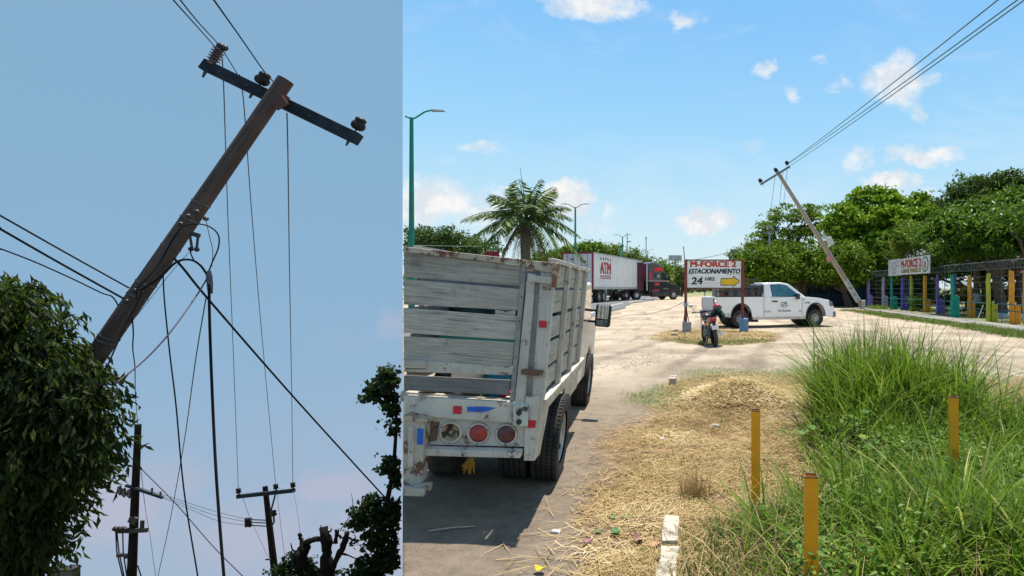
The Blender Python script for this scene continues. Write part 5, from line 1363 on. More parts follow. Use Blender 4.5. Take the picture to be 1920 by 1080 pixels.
# ------------------------------------------------------------------ motorcycle seen from behind
def motorcycle():
    g = G(1341, 650)
    o = thing('motorcycle', 'dark motorcycle with red tail seen from behind in front of the parking sign', 'motorcycle', (g.x, g.y, g.z), 0)
    o.rotation_euler = (0, rad(-7), rad(14))        # leaning on its stand
    # y forward, x right
    R = .30
    wheel(o, (0, 0, R), (1, 0, 0), R, .11, .20, M_rubber, M_dark, 6, .0, 28)
    wheel(o, (0, 1.26, R), (1, 0, 0), R, .09, .21, M_rubber, M_dark, 6, .0, 28)
    MB().tube([(0, .1, .74), (0, .45, .62), (0, .6, .45), (0, .85, .5), (0, 1.05, .85)], .035, 8).tube([(-.09, .05, .3), (-.09, .5, .38)], .022, 6).tube([(.09, .05, .3), (.09, .5, .38)], .022, 6).tube([(-.1, .02, .36), (-.1, .12, .66)], .028, 6).tube([(.1, .02, .36), (.1, .12, .66)], .028, 6).build('frame', M_black, o)
    MB().box((-.13, .42, .22), (.13, .78, .52)).cyl((-.17, .6, .34), (.17, .6, .34), .10, 12).build('engine', mat('engine_grey', (.12, .12, .12), (.3, .3, .3), 12, .5, .5), o, bevel=.02)
    MB().tube([(.16, .7, .28), (.17, .3, .28), (.19, -.12, .40)], [.03, .045, .055], 10).build('exhaust', M_chrome, o, smooth=True)
    MB().add([(-.12, .02, .80), (.12, .02, .80), (.14, .6, .74), (-.14, .6, .74), (-.10, .0, .86), (.10, .0, .86), (.11, .58, .80), (-.11, .58, .80)],
             [(0, 3, 2, 1), (4, 5, 6, 7), (0, 1, 5, 4), (1, 2, 6, 5), (2, 3, 7, 6), (3, 0, 4, 7)]).build('seat', M_black, o, bevel=.03)
    MB().ball((0, .80, .86), (.16, .26, .14), 14, 9).build('fuel_tank', mat('tank_dark', (.03, .03, .035), (.12, .02, .02), 5, .3, coat=.6), o, smooth='full')
    tail = MB().add([(-.10, -.18, .78), (.10, -.18, .78), (.14, .12, .70), (-.14, .12, .70), (-.09, -.22, .90), (.09, -.22, .90), (.13, .12, .88), (-.13, .12, .88)],
             [(0, 3, 2, 1), (4, 5, 6, 7), (0, 1, 5, 4), (1, 2, 6, 5), (2, 3, 7, 6), (3, 0, 4, 7)]).build('tail_cowl', mat('cowl_red', (.32, .03, .03), (.1, .02, .02), 6, .35, coat=.5), o, bevel=.02)
    MB().box((-.075, -.245, .79), (.075, -.20, .87)).build('tail_lamp', M_rtape, tail, bevel=.015)
    MB().slab([(-.06, -.17, .78), (.06, -.17, .78), (.05, -.30, .48), (-.05, -.30, .48)], (0, .015, .0)).build('rear_fender', M_black, o)
    MB().slab([(-.10, -.28, .66), (.10, -.28, .66), (.10, -.305, .54), (-.10, -.305, .54)], (0, .006, 0)).build('number_plate', M_white, o)
    MB().tube([(-.38, .88, 1.04), (-.2, .98, 1.02), (0, 1.02, 1.0), (.2, .98, 1.02), (.38, .88, 1.04)], .014, 8).build('handlebar', M_black, o, smooth=True)
    for s in (-1, 1):
        MB().cyl((s * .30, .92, 1.03), (s * .40, .87, 1.04), .02, 8).build('grip', M_rubber, o)
        MB().tube([(s * .28, .93, 1.03), (s * .34, .94, 1.16), (s * .38, .93, 1.22)], .008, 6).build('mirror_stem', M_black, o)
        MB().ball((s * .41, .92, 1.25), (.075, .02, .045), 12, 7).build('mirror', M_chrome, o, smooth='full')
        MB().tube([(s * .085, 1.02, .98), (s * .085, 1.26, .30)], .024, 8).build('fork_leg', M_chrome, o, smooth=True)
        MB().bar((s * .12, -.08, .70), (s * .20, -.10, .70), .025).ball((s * .22, -.10, .70), (.04, .025, .03), 8, 5).build('indicator', mat('amber_lens', (.6, .22, .01), (.5, .2, .01), 9, .3) if 'amber_lens' not in MATS else MATS['amber_lens'], o)
        MB().tube([(s * .12, .35, .33), (s * .27, .35, .31)], .016, 6).build('foot_peg', M_rubber, o)
    MB().box((-.11, 1.0, .86), (.11, 1.12, 1.06)).build('headlamp_shell', M_black, o, bevel=.03)
    MB().tube([(-.08, .45, .3), (-.22, .42, .02)], .012, 6).build('side_stand', M_steel, o)
    MB().box((.06, -.12, .28), (.16, .10, .40)).build('chain_guard', M_chrome, o)
    # things hung on it
    h = thing('helmet', 'red and white helmet hung on the motorcycle handlebar', 'helmet'); h.location = (g.x + .05, g.y + .50, g.z + 1.16); h.rotation_euler = (0, rad(15), rad(30))
    MB().ball((0, 0, 0), (.125, .15, .13), 18, 12).build('shell', mat('helmet_red', (.42, .02, .035), (.34, .02, .03), 4, .3, coat=.7), h, smooth='full')
    MB().ball((.045, -.035, -.03), (.098, .128, .085), 16, 9).build('white_side', M_white, h, smooth='full')
    MB().slab([(-.10, -.165, -.03), (.08, -.165, -.03), (.09, -.15, .05), (-.10, -.15, .05)], (0, .02, 0)).build('visor', M_black, h)
    j = thing('jacket', 'dark blue-green jacket draped over the motorcycle seat', 'jacket'); j.location = (g.x + .06, g.y + .42, g.z + .95); j.rotation_euler = (0, rad(-5), 0)
    mb = MB()
    for k in range(12):
        t = k / 11; mb.ball((-.16 + .32 * t, .0 + .05 * math.sin(k * 2.1), .10 - .5 * abs(t - .5) ** 1.5), (.08, .16, .13), 10, 6)
        mb.build('cloth', mat('jacket_cloth', (.010, .016, .026), (.008, .05, .04), 5, .9, bmp=.4), j, smooth='full')
motorcycle()

# ------------------------------------------------------------------ painted posts, fence, restaurant sign
PC = {'lavender': (.34, .26, .60), 'grey lavender': (.42, .36, .52), 'green': (.0, .34, .22), 'violet': (.13, .11, .48), 'navy': (.03, .06, .32), 'olive yellow': (.48, .50, .03),
      'amber': (.80, .42, .02), 'purple': (.20, .14, .50), 'orange': (.85, .36, .02)}
PM = {k: mat_worn('post_' + k.replace(' ', '_'), v, tuple(x * .35 + .03 for x in v), .68, 4, .65, tuple(x * .7 for x in v), .15) for k, v in PC.items()}
POSTS = [(1625, 1631, 520, 576, 'lavender', 1628, 1635.5, 552, 'leftmost lavender post beside the shelter'), (1653, 1659, 521, 577.5, 'grey lavender', 1658, 1664, 554, 'grey-lavender post left of the restaurant sign'),
         (1669, 1674, 520, 580, 'green', 1672, 1682, 555, 'green post with wide plinth under the left of the restaurant sign'), (1689, 1696, 519, 580.5, 'violet', 1691, 1702, 554, 'violet post under the restaurant sign'),
         (1702, 1706, 520, 579, 'navy', 0, 0, 0, 'thin navy post beside the violet post'), (1707, 1713, 517, 582, 'olive yellow', 1713.5, 1720, 558, 'leaning olive-yellow post under the restaurant sign'),
         (1731, 1738, 517, 584.5, 'amber', 1737, 1744, 560, 'amber post under the right end of the restaurant sign'), (1755, 1761, 516, 588, 'purple', 1760, 1770, 558, 'purple post right of the restaurant sign'),
         (1782, 1789, 515, 595, 'green', 1784, 1798, 553, 'green post with tall plinth and navy back'), (1814, 1822, 517, 594.5, 'orange', 1820, 1827, 563, 'orange post between the green and the olive posts'),
         (1849, 1857, 513, 604, 'olive yellow', 1858, 1869, 568, 'olive-green post second from the right edge'), (1892, 1902, 508, 607.5, 'orange', 1901, 1912, 571, 'large orange post nearest the right edge'),
         (1918.5, 1926, 512, 609, 'amber', 0, 0, 0, 'amber post cut by the right edge')]
def painted_posts():
    for i, (a, b, t, bt, c, pa, pb, pt, lab) in enumerate(POSTS):
        g = G((a + b) / 2, bt); D = g.y; k = D / F
        o = thing('painted_post', lab, 'post', (g.x, g.y, g.z), 0, 'painted posts along the walkway')
        w = (b - a) * k; h = (bt - t) * k
        mb = MB(); rr = random.Random(i); pts = []
        for j in range(7):
            pts.append((rr.uniform(-.02, .02), rr.uniform(-.02, .02), -.05 + (h + .05) * j / 6))
        if i == 5: pts = [(p[0] - .08 * j / 6 , p[1], p[2]) for j, p in enumerate(pts)]
        mb.tube(pts, [w * .55, w * .52, w * .5, w * .5, w * .49, w * .5, w * .44], 10)
        mb.build('trunk_post', PM[c], o, smooth=True)
        if i == 8:
            MB().tube([(w * .8, .12, -.05), (w * .8, .12, h * .98)], w * .42, 8).build('back_post', PM['navy'], o, smooth=True)
        if pa:
            pw = (pb - pa) * k; ph = (bt - pt) * k; x0 = ((pa + pb) / 2 - (a + b) / 2) * k
            for j in range(3):
                MB().box((x0 - pw / 2 + pw / 3 * j + .008, -.13, -.03), (x0 - pw / 2 + pw / 3 * (j + 1), .16, ph * (1 - .03 * j))).build('plinth_stave', PM[c], o, bevel=.015)
painted_posts()
def fence():
    o = thing('wire_fence', 'wire fence with coiled razor wire along the painted posts', 'fence', (13.75, 36, TZ(13.75, 36)))
    bz = o.location.copy()
    mw = mat('dull_wire', (.13, .15, .16), (.08, .10, .11), 6, .6, .5); mt = mat('teal_rail', (.03, .12, .17), (.03, .10, .14), 6, .6)
    fx = lambda y: 14.45 - (y - 28.5) * .036
    for z in (3.12, 2.72): MB(bz).tube([(fx(24), 24, z), (fx(36.9), 36.9, z)], .022, 6).build('top_rail', mw, o)
    for z in (2.75,): MB(bz).tube([(fx(36.9), 36.9, z), (fx(52), 52, z + .1)], .018, 6).build('top_rail', mw, o)
    for z in (.62, .95): MB(bz).tube([(fx(24) + .02, 24, z), (fx(52) + .02, 52, z)], .025, 6).build('rail', mt, o)
    for z in (1.35, 1.7, 2.05, 2.35): MB(bz).tube([(fx(24), 24, z), (fx(52), 52, z)], .007, 4).build('strand', mw, o)
    for y in (26.8, 30.1, 33.4, 36.9, 43.5, 50.5): MB(bz).tube([(fx(y), y, -.1), (fx(y), y, 3.12 if y < 37 else 2.85)], .018, 6).build('upright', mw, o)
    for (y0, y1, zc, rr_) in ((24, 37.5, 2.93, .21), (37.5, 42.2, 2.86, .2), (46.5, 51.5, 2.92, .26)):
        n = int((y1 - y0) / .30)
        for i in range(n):
            ph = RNG.uniform(-.3, .3); cy = y0 + (y1 - y0) * (i + .5) / n
            MB(bz).tube([(fx(cy) + rr_ * math.cos(t), cy + .17 * (t / 6.28 - .5) + .05 * math.sin(t * 2 + ph), zc + rr_ * math.sin(t)) for t in [6.5 * j / 12 + ph for j in range(13)]], .007, 4).build('razor_loop', mw, o)
fence()
def restaurant_sign():
    X = 13.4; ya, yb = 46.2, 37.4
    z0, z1 = 2.66, 3.82
    zg = TZ(X, 42)
    o = thing('restaurant_sign', 'long white restaurant sign with red lettering mounted above the painted posts', 'sign', (X, (ya + yb) / 2, zg))
    b = Vector((X, (ya + yb) / 2, zg))
    Mw = mat('sign_board_white', (.70, .69, .66), (.58, .57, .55), 1.2, .6)
    MB(b).box((X, 43.3, z0), (X + .06, ya, z1 + .05)).build('left_panel', mat('sign_board_grey', (.58, .60, .62), (.48, .50, .52), 1.5, .6), o)
    MB(b).box((X - .01, yb, z0 + .02), (X + .05, 43.28, z1)).build('main_panel', Mw, o)
    fr = MB(b)
    for y in (ya - .3, 43.29, 40.2, yb + .3): fr.box((X + .07, y - .05, z0 - .1), (X + .15, y + .05, z1))
    fr.build('supports', M_dark, o)
    MB(b).box((X - .03, yb, z1), (X + .06, 43.28, z1 + .05)).build('top_trim', M_dark, o)
    M4 = lambda y, z, dx=-.018: face_mtx(o, (0, -1, 0), (0, 0, 1), (dx, y - b.y, z - b.z))
    Mr = mat('sign_red', (.42, .02, .03), (.35, .02, .03), 5, .6); Mg = mat('sign_olive', (.25, .20, .03), (.18, .15, .03), 5, .6); Mgrey = mat('sign_grey_ink', (.25, .27, .29), (.3, .3, .3), 4, .6)
    text_part('lettering_title', 'M-FORCE 2', 4.1, .52, Mr, o, M4(40.95, 3.42), fat=.04)
    text_part('lettering_food', 'CARNES', 1.75, .26, Mg, o, M4(42.1, 2.94), fat=.02)
    text_part('lettering_food', 'MARISCOS', 2.05, .26, Mg, o, M4(39.95, 2.94), fat=.02)
    def disc(nm, y, z, ry, rz, m, dx):
        MB().slab([(dx, y - b.y + ry * math.cos(t * .2618), z - b.z + rz * math.sin(t * .2618)) for t in range(24)], (.006, 0, 0)).build(nm, m, o)
    disc('emblem_ring', 38.15, 3.26, .62, .50, mat('emblem_green', (.06, .16, .12), (.1, .22, .18), 3, .6), -.020)
    disc('emblem_field', 38.15, 3.26, .46, .38, Mw, -.026)
    disc('emblem_centre', 38.15, 3.22, .24, .26, mat('emblem_red', (.36, .12, .09), (.5, .36, .28), 4, .6), -.032)
    disc('left_emblem_ring', 44.75, 3.36, .55, .30, Mgrey, -.006)
    disc('left_emblem_field', 44.75, 3.36, .40, .22, MATS['sign_board_grey'], -.012)
    for (y, w, z) in ((45.6, .5, 3.7), (43.8, .6, 3.7), (44.75, .9, 2.92), (43.9, .5, 3.35), (45.6, .4, 3.3), (44.75, .7, 2.80)):
        MB(b).box((X - .008, y - w / 2, z - .03), (X - .002, y + w / 2, z + .03)).build('small_print_bar', Mgrey, o)
restaurant_sign()
def shelter():
    b = Vector(at_ground(1598, 58)); 
    o = thing('open_shelter', 'dark blue open-fronted shelter under the ficus trees', 'shelter', b)
    mn = mat('navy_wall', (.015, .03, .07), (.03, .05, .09), 2, .8); mtl = mat('teal_wall', (.02, .10, .16), (.02, .08, .12), 2, .7)
    MB().box((-4.2, 1.5, -.1), (8.2, 1.7, 2.8)).build('back_wall', mn, o)
    MB().box((-.2, .6, 0), (1.7, .7, 2.55)).build('teal_panel', mtl, o)
    MB().slab([(-4.5, -1.2, 2.75), (8.5, -1.2, 2.75), (8.5, 2.2, 3.1), (-4.5, 2.2, 3.1)], (0, 0, .08)).build('roof', mat('roof_sheet', (.10, .11, .12), (.16, .15, .14), 2, .7), o)
    for x in (-4, -2.4, -.8, 2.6, 4.6, 6.6): MB().box((x - .06, -.9, -.1), (x + .06, -.78, 2.76)).build('post', mn, o)
    for i in range(22): MB().box((-4.2 + i * .2, -.86, .1), (-4.16 + i * .2, -.83, 1.05)).build('railing_bar', mtl, o)
    MB().box((-4.2, -.87, 1.05), (.2, -.82, 1.1)).build('railing_top', mtl, o)
    MB().box((1.35, -.4, -.05), (1.95, 0, .9)).build('green_kerb_post', mat('dull_olive', (.16, .2, .05), (.12, .15, .04), 4, .8), o)
    for i in range(4):
        x = 3.2 + i * .62
        c = thing('plastic_chair', ['red plastic chair just right of the lavender post', 'second red plastic chair in the shelter', 'third red plastic chair in the shelter', 'red plastic chair nearest the grey-lavender post'][i], 'chair', b + Vector((x - 1.2, -.1, 0)), 0, 'red chairs in the shelter')
        MB().box((-.22, -.2, .42), (.22, .22, .46)).build('seat', M_red, c, bevel=.01)
        MB().box((-.22, .20, .46), (.22, .24, .88)).build('backrest', M_red, c, bevel=.01)
        for sx in (-.19, .19):
            for sy in (-.17, .19): MB().bar((sx, sy, 0), (sx * .95, sy * .95, .42), .035).build('leg', M_red, c)
shelter()
def garden_bits():
    g = G(1838, 598)
    o = thing('tilted_stake', 'pale wooden stake leaning in the weeds by the orange post', 'stake', (g.x, g.y, g.z))
    MB().bar((-.15, 0, -.05), (.22, .1, .78), .05, .03).build('stake', mat_wood('pale_stake', (.5, .47, .42), (.4, .36, .3), (.2, .18, .15), 2), o)
    g = Vector(at_ground(1925, 33.5))
    o = thing('pool_edge', 'bright blue pool edge showing at the right behind the posts', 'pool', (g.x, g.y, g.z))
    MB().box((-.9, 0, -.1), (2, 3, .28)).build('coping', mat('pool_white', (.6, .62, .62), (.5, .5, .5), 2, .6), o, bevel=.03)
    MB().box((-.7, .2, .2), (1.9, 2.8, .30)).build('water', mat('pool_blue', (.02, .35, .45), (.02, .30, .42), 2, .1), o)
    g = Vector(at_ground(921, 46)); 
    o = thing('red_signboard', 'small red signboard behind the truck tailgate beneath the palm', 'sign', g + Vector((0, 0, .15)))
    z1 = W(921, 471, 46).z - o.location.z; z0 = W(921, 482, 46).z - o.location.z
    MB().box((-.6, -.04, z0), (.6, .04, z1)).build('panel', mat('sign_red_dark', (.50, .03, .035), (.18, .015, .02), 9, .6), o)
    MB().box((-.55, -.03, -.2), (-.5, .03, z0)).box((.5, -.03, -.2), (.55, .03, z0)).build('posts', M_steel, o)
garden_bits()
# ------------------------------------------------------------------ verge: kerb stones, yellow posts, straw, grass
M_kerb = mat_worn('whitewashed_kerb', (.50, .43, .35), (.26, .20, .14), .54, 6, .9, (.36, .30, .23), .5)
def kerbs():
    pts = [G(1254, 1100), G(1256, 1010), G(1257, 1003), G(1259, 962), G(1262, 872), G(1262, 852), G(1265, 728), G(1265, 713)]
    segs = [((-.275, 2.6), (-.285, 3.95), 'whitewashed kerb stone at the bottom edge of the verge'), ((-.29, 4.0), (-.31, 4.45), 'whitewashed kerb stone half covered by straw'),
            ((-.73, 10.7), (-.74, 11.1), 'far pale kerb stone where the straw ends')]
    for (a, b, lab) in segs:
        za = TZ(*a) ; o = thing('kerb_stone', lab, 'kerb', (a[0], a[1], za), 0, 'kerb stones of the verge')
        L = math.hypot(b[0] - a[0], b[1] - a[1])
        h = .055 if a[1] < 8 else .13
        mb = MB(); n = max(3, int(L / .12)); vs = []
        for i in range(n + 1):
            y = L * i / n; x = (b[0] - a[0]) * i / n
            j = lambda: RNG.uniform(-.006, .006)
            vs += [(x - .062 + j(), y, -.1), (x - .056 + j(), y, h - .008 + j()), (x - .045 + j(), y, h + j()), (x + .045 + j(), y, h + j()), (x + .056 + j(), y, h - .008 + j()), (x + .062 + j(), y, -.1)]
        fs = [(k + 6 * i, k + 1 + 6 * i, k + 7 + 6 * i, k + 6 + 6 * i) for i in range(n) for k in range(5)]
        fs = [tuple(reversed(f)) for f in fs] + [tuple(range(6)), tuple(reversed(range(6 * n, 6 * n + 6)))]
        mb.add(vs, fs).build('stone', M_kerb, o)
kerbs()
M_yellow = mat_worn('chrome_yellow_post', (1.0, .40, .004), (.24, .10, .03), .625, 16, .5, (.86, .31, .006), .15)
M_topdark = mat('dark_hollow', (.05, .035, .025), (.09, .06, .04), 20, .8)
def yellow_posts():
    for (px, d, top, rot, lab) in ((1417, 4.75, 770, -4, 'tall yellow square post standing in the dry straw'), (1520.5, 3.18, 893, -3, 'near yellow square post at the bottom in the weeds'), (1787.5, 5.0, 745, -9, 'yellow square post half hidden in green weeds at the right')):
        x = (px - CX) / F * d; z = TZ(x, d); zt = W(px, top, d).z - z
        o = thing('yellow_post', lab, 'post', (x, d, z), rad(rot), 'yellow posts in the verge')
        s = .035; e = .029
        mb = MB()
        for (a, b, c, dd) in ((-s, -s, s, -e), (-s, e, s, s), (-s, -e, -e, e), (e, -e, s, e)):
            mb.box((a, b, -.25), (c, dd, zt))
        mb.build('tube', M_yellow, o)
        MB().box((-e, -e, zt - .02), (e, e, zt - .012)).build('hollow', M_topdark, o)
        mb = MB()
        for (a, b, c, dd) in ((-s - .001, -s - .001, s + .001, -e), (-s - .001, e, s + .001, s + .001), (-s - .001, -e, -e, e), (e, -e, s + .001, e)):
            mb.box((a, b, zt), (c, dd, zt + .007))
        mb.build('rust_rim', mat('rust_rim', (.10, .05, .03), (.16, .08, .04), 20, .8) if 'rust_rim' not in MATS else MATS['rust_rim'], o)
yellow_posts()

def scatter(n, x0, x1, y0, y1, fn, power=1.6):
    """points in a box, denser near the camera, kept where fn(x,y) passes a random draw"""
    out = np.zeros((0, 2))
    while len(out) < n:
        m = n * 2
        u = RNG.rand(m); y = (y0 ** (1 - power) + u * (y1 ** (1 - power) - y0 ** (1 - power))) ** (1 / (1 - power))
        x = x0 + (x1 - x0) * RNG.rand(m)
        k = fn(x, y) > RNG.rand(m)
        out = np.concatenate([out, np.stack([x, y], -1)[k]])
        if k.sum() == 0: break
    return out[:n]
S_straw = mat_leaf('straw', (.19, .12, .05), (.52, .37, .17), (.78, .62, .37), .15, .7)
S_brown = mat_leaf('brown_straw', (.20, .11, .05), (.40, .25, .12), (.55, .38, .22), .15, .8)
G_tall = mat_leaf('grass_tall', (.028, .066, .008), (.16, .265, .020), (.48, .44, .14), .42, .45)
G_low = mat_leaf('grass_low', (.024, .048, .010), (.115, .17, .028), (.44, .38, .17), .34, .55)
G_short = mat_leaf('grass_short', (.06, .10, .03), (.14, .18, .06), (.36, .30, .15), .3, .6)
G_weed = mat_leaf('weed_leaf', (.04, .09, .012), (.12, .22, .025), (.28, .34, .06), .35, .45)
def verge_plants():
    straw_where = lambda x, y: verge_mask(x, y) * (1 - .75 * green_edge(x, y)) * (.12 + .88 * sstep(-.3, .35, fbm(x, y, 2.6, 31) + (x + 1.0) * .35))
    def lying(name, n, x0, x1, y0, y1, fn, l0, l1, w0, w1, m, label, pw=1.6, zr=(.005, .03), tilt=.16):
        p = scatter(n, x0, x1, y0, y1, fn, pw); n = len(p)
        th = RNG.rand(n) * 6.283; a = np.stack([np.cos(th), np.sin(th), RNG.normal(size=n) * tilt], -1)
        c = np.stack([p[:, 0], p[:, 1], T(p[:, 0], p[:, 1]) + RNG.uniform(zr[0], zr[1], n)], -1)
        L = RNG.uniform(l0, l1, n)
        asp = RNG.uniform(w0, w1, n) / L
        b = unit(np.cross(unit(a), np.array([0, 0, 1.0]) + RNG.normal(size=(n, 3)) * .35)); ua = unit(a)
        bow = RNG.normal(size=n)[:, None] * .10 * L[:, None] * b
        w = (asp * L)[:, None] * .5
        v = [c - ua * L[:, None] * .5 - b * w, c - ua * L[:, None] * .5 + b * w, c + bow + b * w, c + bow - b * w, c + ua * L[:, None] * .5 + b * w * .4, c + ua * L[:, None] * .5 - b * w * .4]
        co = np.stack(v, 1).reshape(-1, 3); i = np.arange(n) * 6
        fc = np.concatenate([np.stack([i, i + 1, i + 2, i + 3], -1), np.stack([i + 3, i + 2, i + 4, i + 5], -1)])
        rn = np.clip(RNG.rand(n) * .6 + (.58 if 'heap' in name else .28) + .45 * fbm(p[:, 0], p[:, 1], 3.0, 71), 0, 1)  # heap straw shifted paler, its sunlit top put into the colour
        tag(np_mesh(name, co, fc, m, None, np.repeat(rn, 6)), label, 'straw', kind='stuff')
    lying('mown_straw', 52000, -1.5, 2.6, 2.6, 12.5, straw_where, .06, .20, .0025, .006, S_straw, 'golden mown straw lying over the verge', 1.7, (.004, .035), .2)
    lying('brown_litter', 24000, -1.5, 2.6, 2.6, 12.5, straw_where, .03, .12, .004, .010, S_brown, 'brown dry litter among the straw', 1.7, (.002, .02), .12)
    lying('heap_straw', 7000, -.5, 1.3, 8.3, 10.4, lambda x, y: np.exp(-((x - .38) / .6) ** 2 - ((y - 9.25) / .7) ** 2), .08, .24, .004, .008, S_straw, 'heap of cut straw in the verge, toned paler as if sunlit', 1.2, (.005, .06), .35)
    lying('loose_stalks', 900, -1.7, .0, 2.8, 7, lambda x, y: sstep(-1.6, -.6, x) * .9, .15, .42, .003, .006, S_straw, 'loose straw stalks strewn over the dirt edge', 1.6, (.006, .03), .08)
    lying('island_straw', 9000, -2.5, 2.8, 18, 26, island_mask, .10, .30, .006, .014, S_straw, 'dry straw on the island round the parking sign', 1.4, (.003, .03), .25)
    # upright dry tufts in the straw
    p = scatter(2600, -1.0, 2.4, 2.8, 11, lambda x, y: straw_where(x, y) * .8, 1.7); n = len(p)
    blades('dry_tufts', p, RNG.uniform(.04, .14, n), RNG.uniform(.003, .006, n), RNG.uniform(.2, 1.0, n), S_straw, 'short dry grass stubble in the verge', 'grass', 3)
    p = scatter(900, -.9, 1.2, 3.0, 9.5, lambda x, y: verge_mask(x, y) * sstep(.15, .6, fbm(x, y, 3.2, 91)), 1.6); n = len(p)
    blades('straw_green_shoots', p, RNG.uniform(.04, .13, n), RNG.uniform(.004, .008, n), RNG.uniform(.2, 1, n), G_low, 'sparse green shoots coming up through the straw', 'grass', 3)
    # a little dead bush
    th = RNG.rand(260) * 6.283; r = RNG.rand(260) ** .7 * .13
    p = np.stack([-.16 + r * np.cos(th), 4.95 + r * np.sin(th)], -1)
    blades('dead_tuft', p, RNG.uniform(.10, .32, 260), np.full(260, .004), RNG.uniform(.1, .9, 260), S_brown, 'dry brown tuft growing by the kerb', 'grass', 3)
    # short green grass patches
    def short(x, y):
        a = sstep(.75, .2, np.abs(y - (12.0 + .12 * x)) * .5 + .35 * fbm(x, y, 1.8, 6)) * sstep(-.9, -.3, x) * sstep(6.5, 4.5, x)
        b = sstep(.9, .35, np.abs(y - 9.8) * .5 + np.abs(x + .7) * .9 + .35 * fbm(x, y, 2, 7))
        c = sstep(.25, .7, green_edge(x, y)) * sstep(12.5, 11, y) * .5
        return np.clip(a + b + c, 0, 1)
    p = scatter(15000, -1.6, 6, 8, 13.5, short, 1.4); n = len(p)
    blades('short_grass', p, RNG.uniform(.025, .08, n), RNG.uniform(.005, .009, n), RNG.uniform(.2, 1, n), G_short, 'short green grass behind the straw heap', 'grass', 2)
    p = scatter(9000, -2.7, 3.2, 17.5, 21, lambda x, y: island_mask(x, y) * sstep(21, 18.8, y + .5 * fbm(x, y, 2, 4)), 1.4); n = len(p)
    blades('island_grass', p, RNG.uniform(.03, .10, n), RNG.uniform(.008, .014, n), RNG.uniform(.2, 1, n), G_short, 'short green grass at the front of the sign island', 'grass', 2)
    p = scatter(14000, 9, 13, 19, 48, strip_mask, 1.3); n = len(p)
    blades('walkway_grass', p, RNG.uniform(.06, .26, n), RNG.uniform(.012, .024, n), RNG.uniform(.2, 1, n), G_low, 'ragged grass strip along the walkway', 'grass', 2)
    p = np.stack([RNG.normal(13.35, .35, 700), RNG.normal(49, .9, 700)], -1)
    blades('pole_foot_grass', p, RNG.uniform(.2, .55, 700), RNG.uniform(.02, .035, 700), RNG.uniform(.2, 1, 700), G_tall, 'bright grass clump at the foot of the leaning pole', 'grass', 2)
    # tall guinea grass
    def tall_clump(n, cx, cy, sx, sy, h0, h1, w0, w1, name, label, m=G_tall, lean=(.08, 1.05)):
        p = np.stack([np.clip(RNG.normal(cx, sx, n), cx - 2 * sx, cx + 2 * sx), np.clip(RNG.normal(cy, sy, n), cy - 2 * sy, cy + 2 * sy)], -1)
        # tussocks, each with its own height and tone; blades fan out from the middle
        nt = max(6, n // 26); q = p[RNG.randint(0, n, nt)]; hm = RNG.uniform(.45, 1.12, nt); tn = RNG.uniform(-.3, .3, nt)
        ti = RNG.randint(0, nt, n); off = RNG.normal(size=(n, 2)) * .06; p = q[ti] + off
        h = (h0 + (h1 - h0) * RNG.beta(2.0, 2.0, n)) * hm[ti]
        yaw = np.arctan2(off[:, 1], off[:, 0]) + RNG.normal(size=n) * .9
        ln_ = RNG.uniform(lean[0], lean[1], n) ** 1.1 + (RNG.rand(n) < .12) * RNG.uniform(.2, .7, n)
        blades(name, p, h, RNG.uniform(w0, w1, n) * 1.25, ln_, m, label, 'grass', 6, 1.0, rnd=np.clip(RNG.normal(.45, .2, n) + tn[ti] + (RNG.rand(n) > .93) * .5, 0, 1), yaw=yaw)
    tall_clump(2300, 1.92, 7.6, .30, .5, .50, 1.55, .010, .024, 'tall_grass_clump', 'tall bright green grass clump at the left of the weeds')
    tall_clump(1900, 2.66, 7.4, .34, .5, .45, 1.35, .010, .024, 'tall_grass_clump', 'tall bright green grass clump behind the half-hidden yellow post')
    tall_clump(1500, 1.65, 6.25, .30, .40, .25, .80, .009, .020, 'mid_grass_clump', 'mid-height grass in front of the left grass clump')
    tall_clump(1500, 2.6, 6.0, .36, .40, .25, .80, .009, .020, 'mid_grass_clump', 'mid-height grass in front of the right grass clump', lean=(.2, 1.1))
    tall_clump(1300, 3.5, 5.8, .40, .50, .25, .70, .009, .018, 'mid_grass_clump', 'mid-height grass right of the half-hidden yellow post', lean=(.2, 1.1))
    tall_clump(1500, 1.5, 4.8, .45, .40, .20, .60, .008, .018, 'mid_grass_clump', 'mid-height grass between the near and the half-hidden posts', lean=(.2, 1.2))
    tall_clump(1200, 2.6, 4.6, .45, .40, .25, .65, .008, .018, 'mid_grass_clump', 'mid-height grass below the half-hidden post at the right', lean=(.2, 1.2))
    tall_clump(1500, 4.2, 6.9, .38, .45, .3, .85, .009, .020, 'tall_grass_clump', 'grass clump at the right edge of the weeds')
    tall_clump(1500, 1.75, 3.5, .36, .36, .35, .90, .012, .024, 'long_grass_clump', 'long arching grass in the near right corner', lean=(.2, 1.0))
    tall_clump(1300, 1.2, 3.9, .4, .45, .2, .6, .009, .017, 'long_grass_clump', 'medium grass right of the near yellow post', lean=(.2, 1.0))
    n = 380; p = np.stack([np.clip(RNG.normal(2.2, .45, n), 1.45, 3.2), RNG.normal(7.5, .5, n)], -1)
    blades('broad_grass_leaves', p, RNG.uniform(.7, 1.45, n), RNG.uniform(.018, .032, n), RNG.uniform(.1, 1.1, n), G_tall, 'broad arching leaves standing out of the tall grass', 'grass', 7, rnd=RNG.rand(n))
    n = 500; p = scatter(n, .2, 4.5, 3.0, 6.6, green_edge, 1.6); n = len(p)
    blades('long_weed_leaves', p, RNG.uniform(.3, .7, n), RNG.uniform(.010, .020, n), RNG.uniform(.3, 1.2, n), G_tall, 'long pale grass leaves arching over the weeds', 'grass', 6, rnd=RNG.uniform(.3, 1, n))
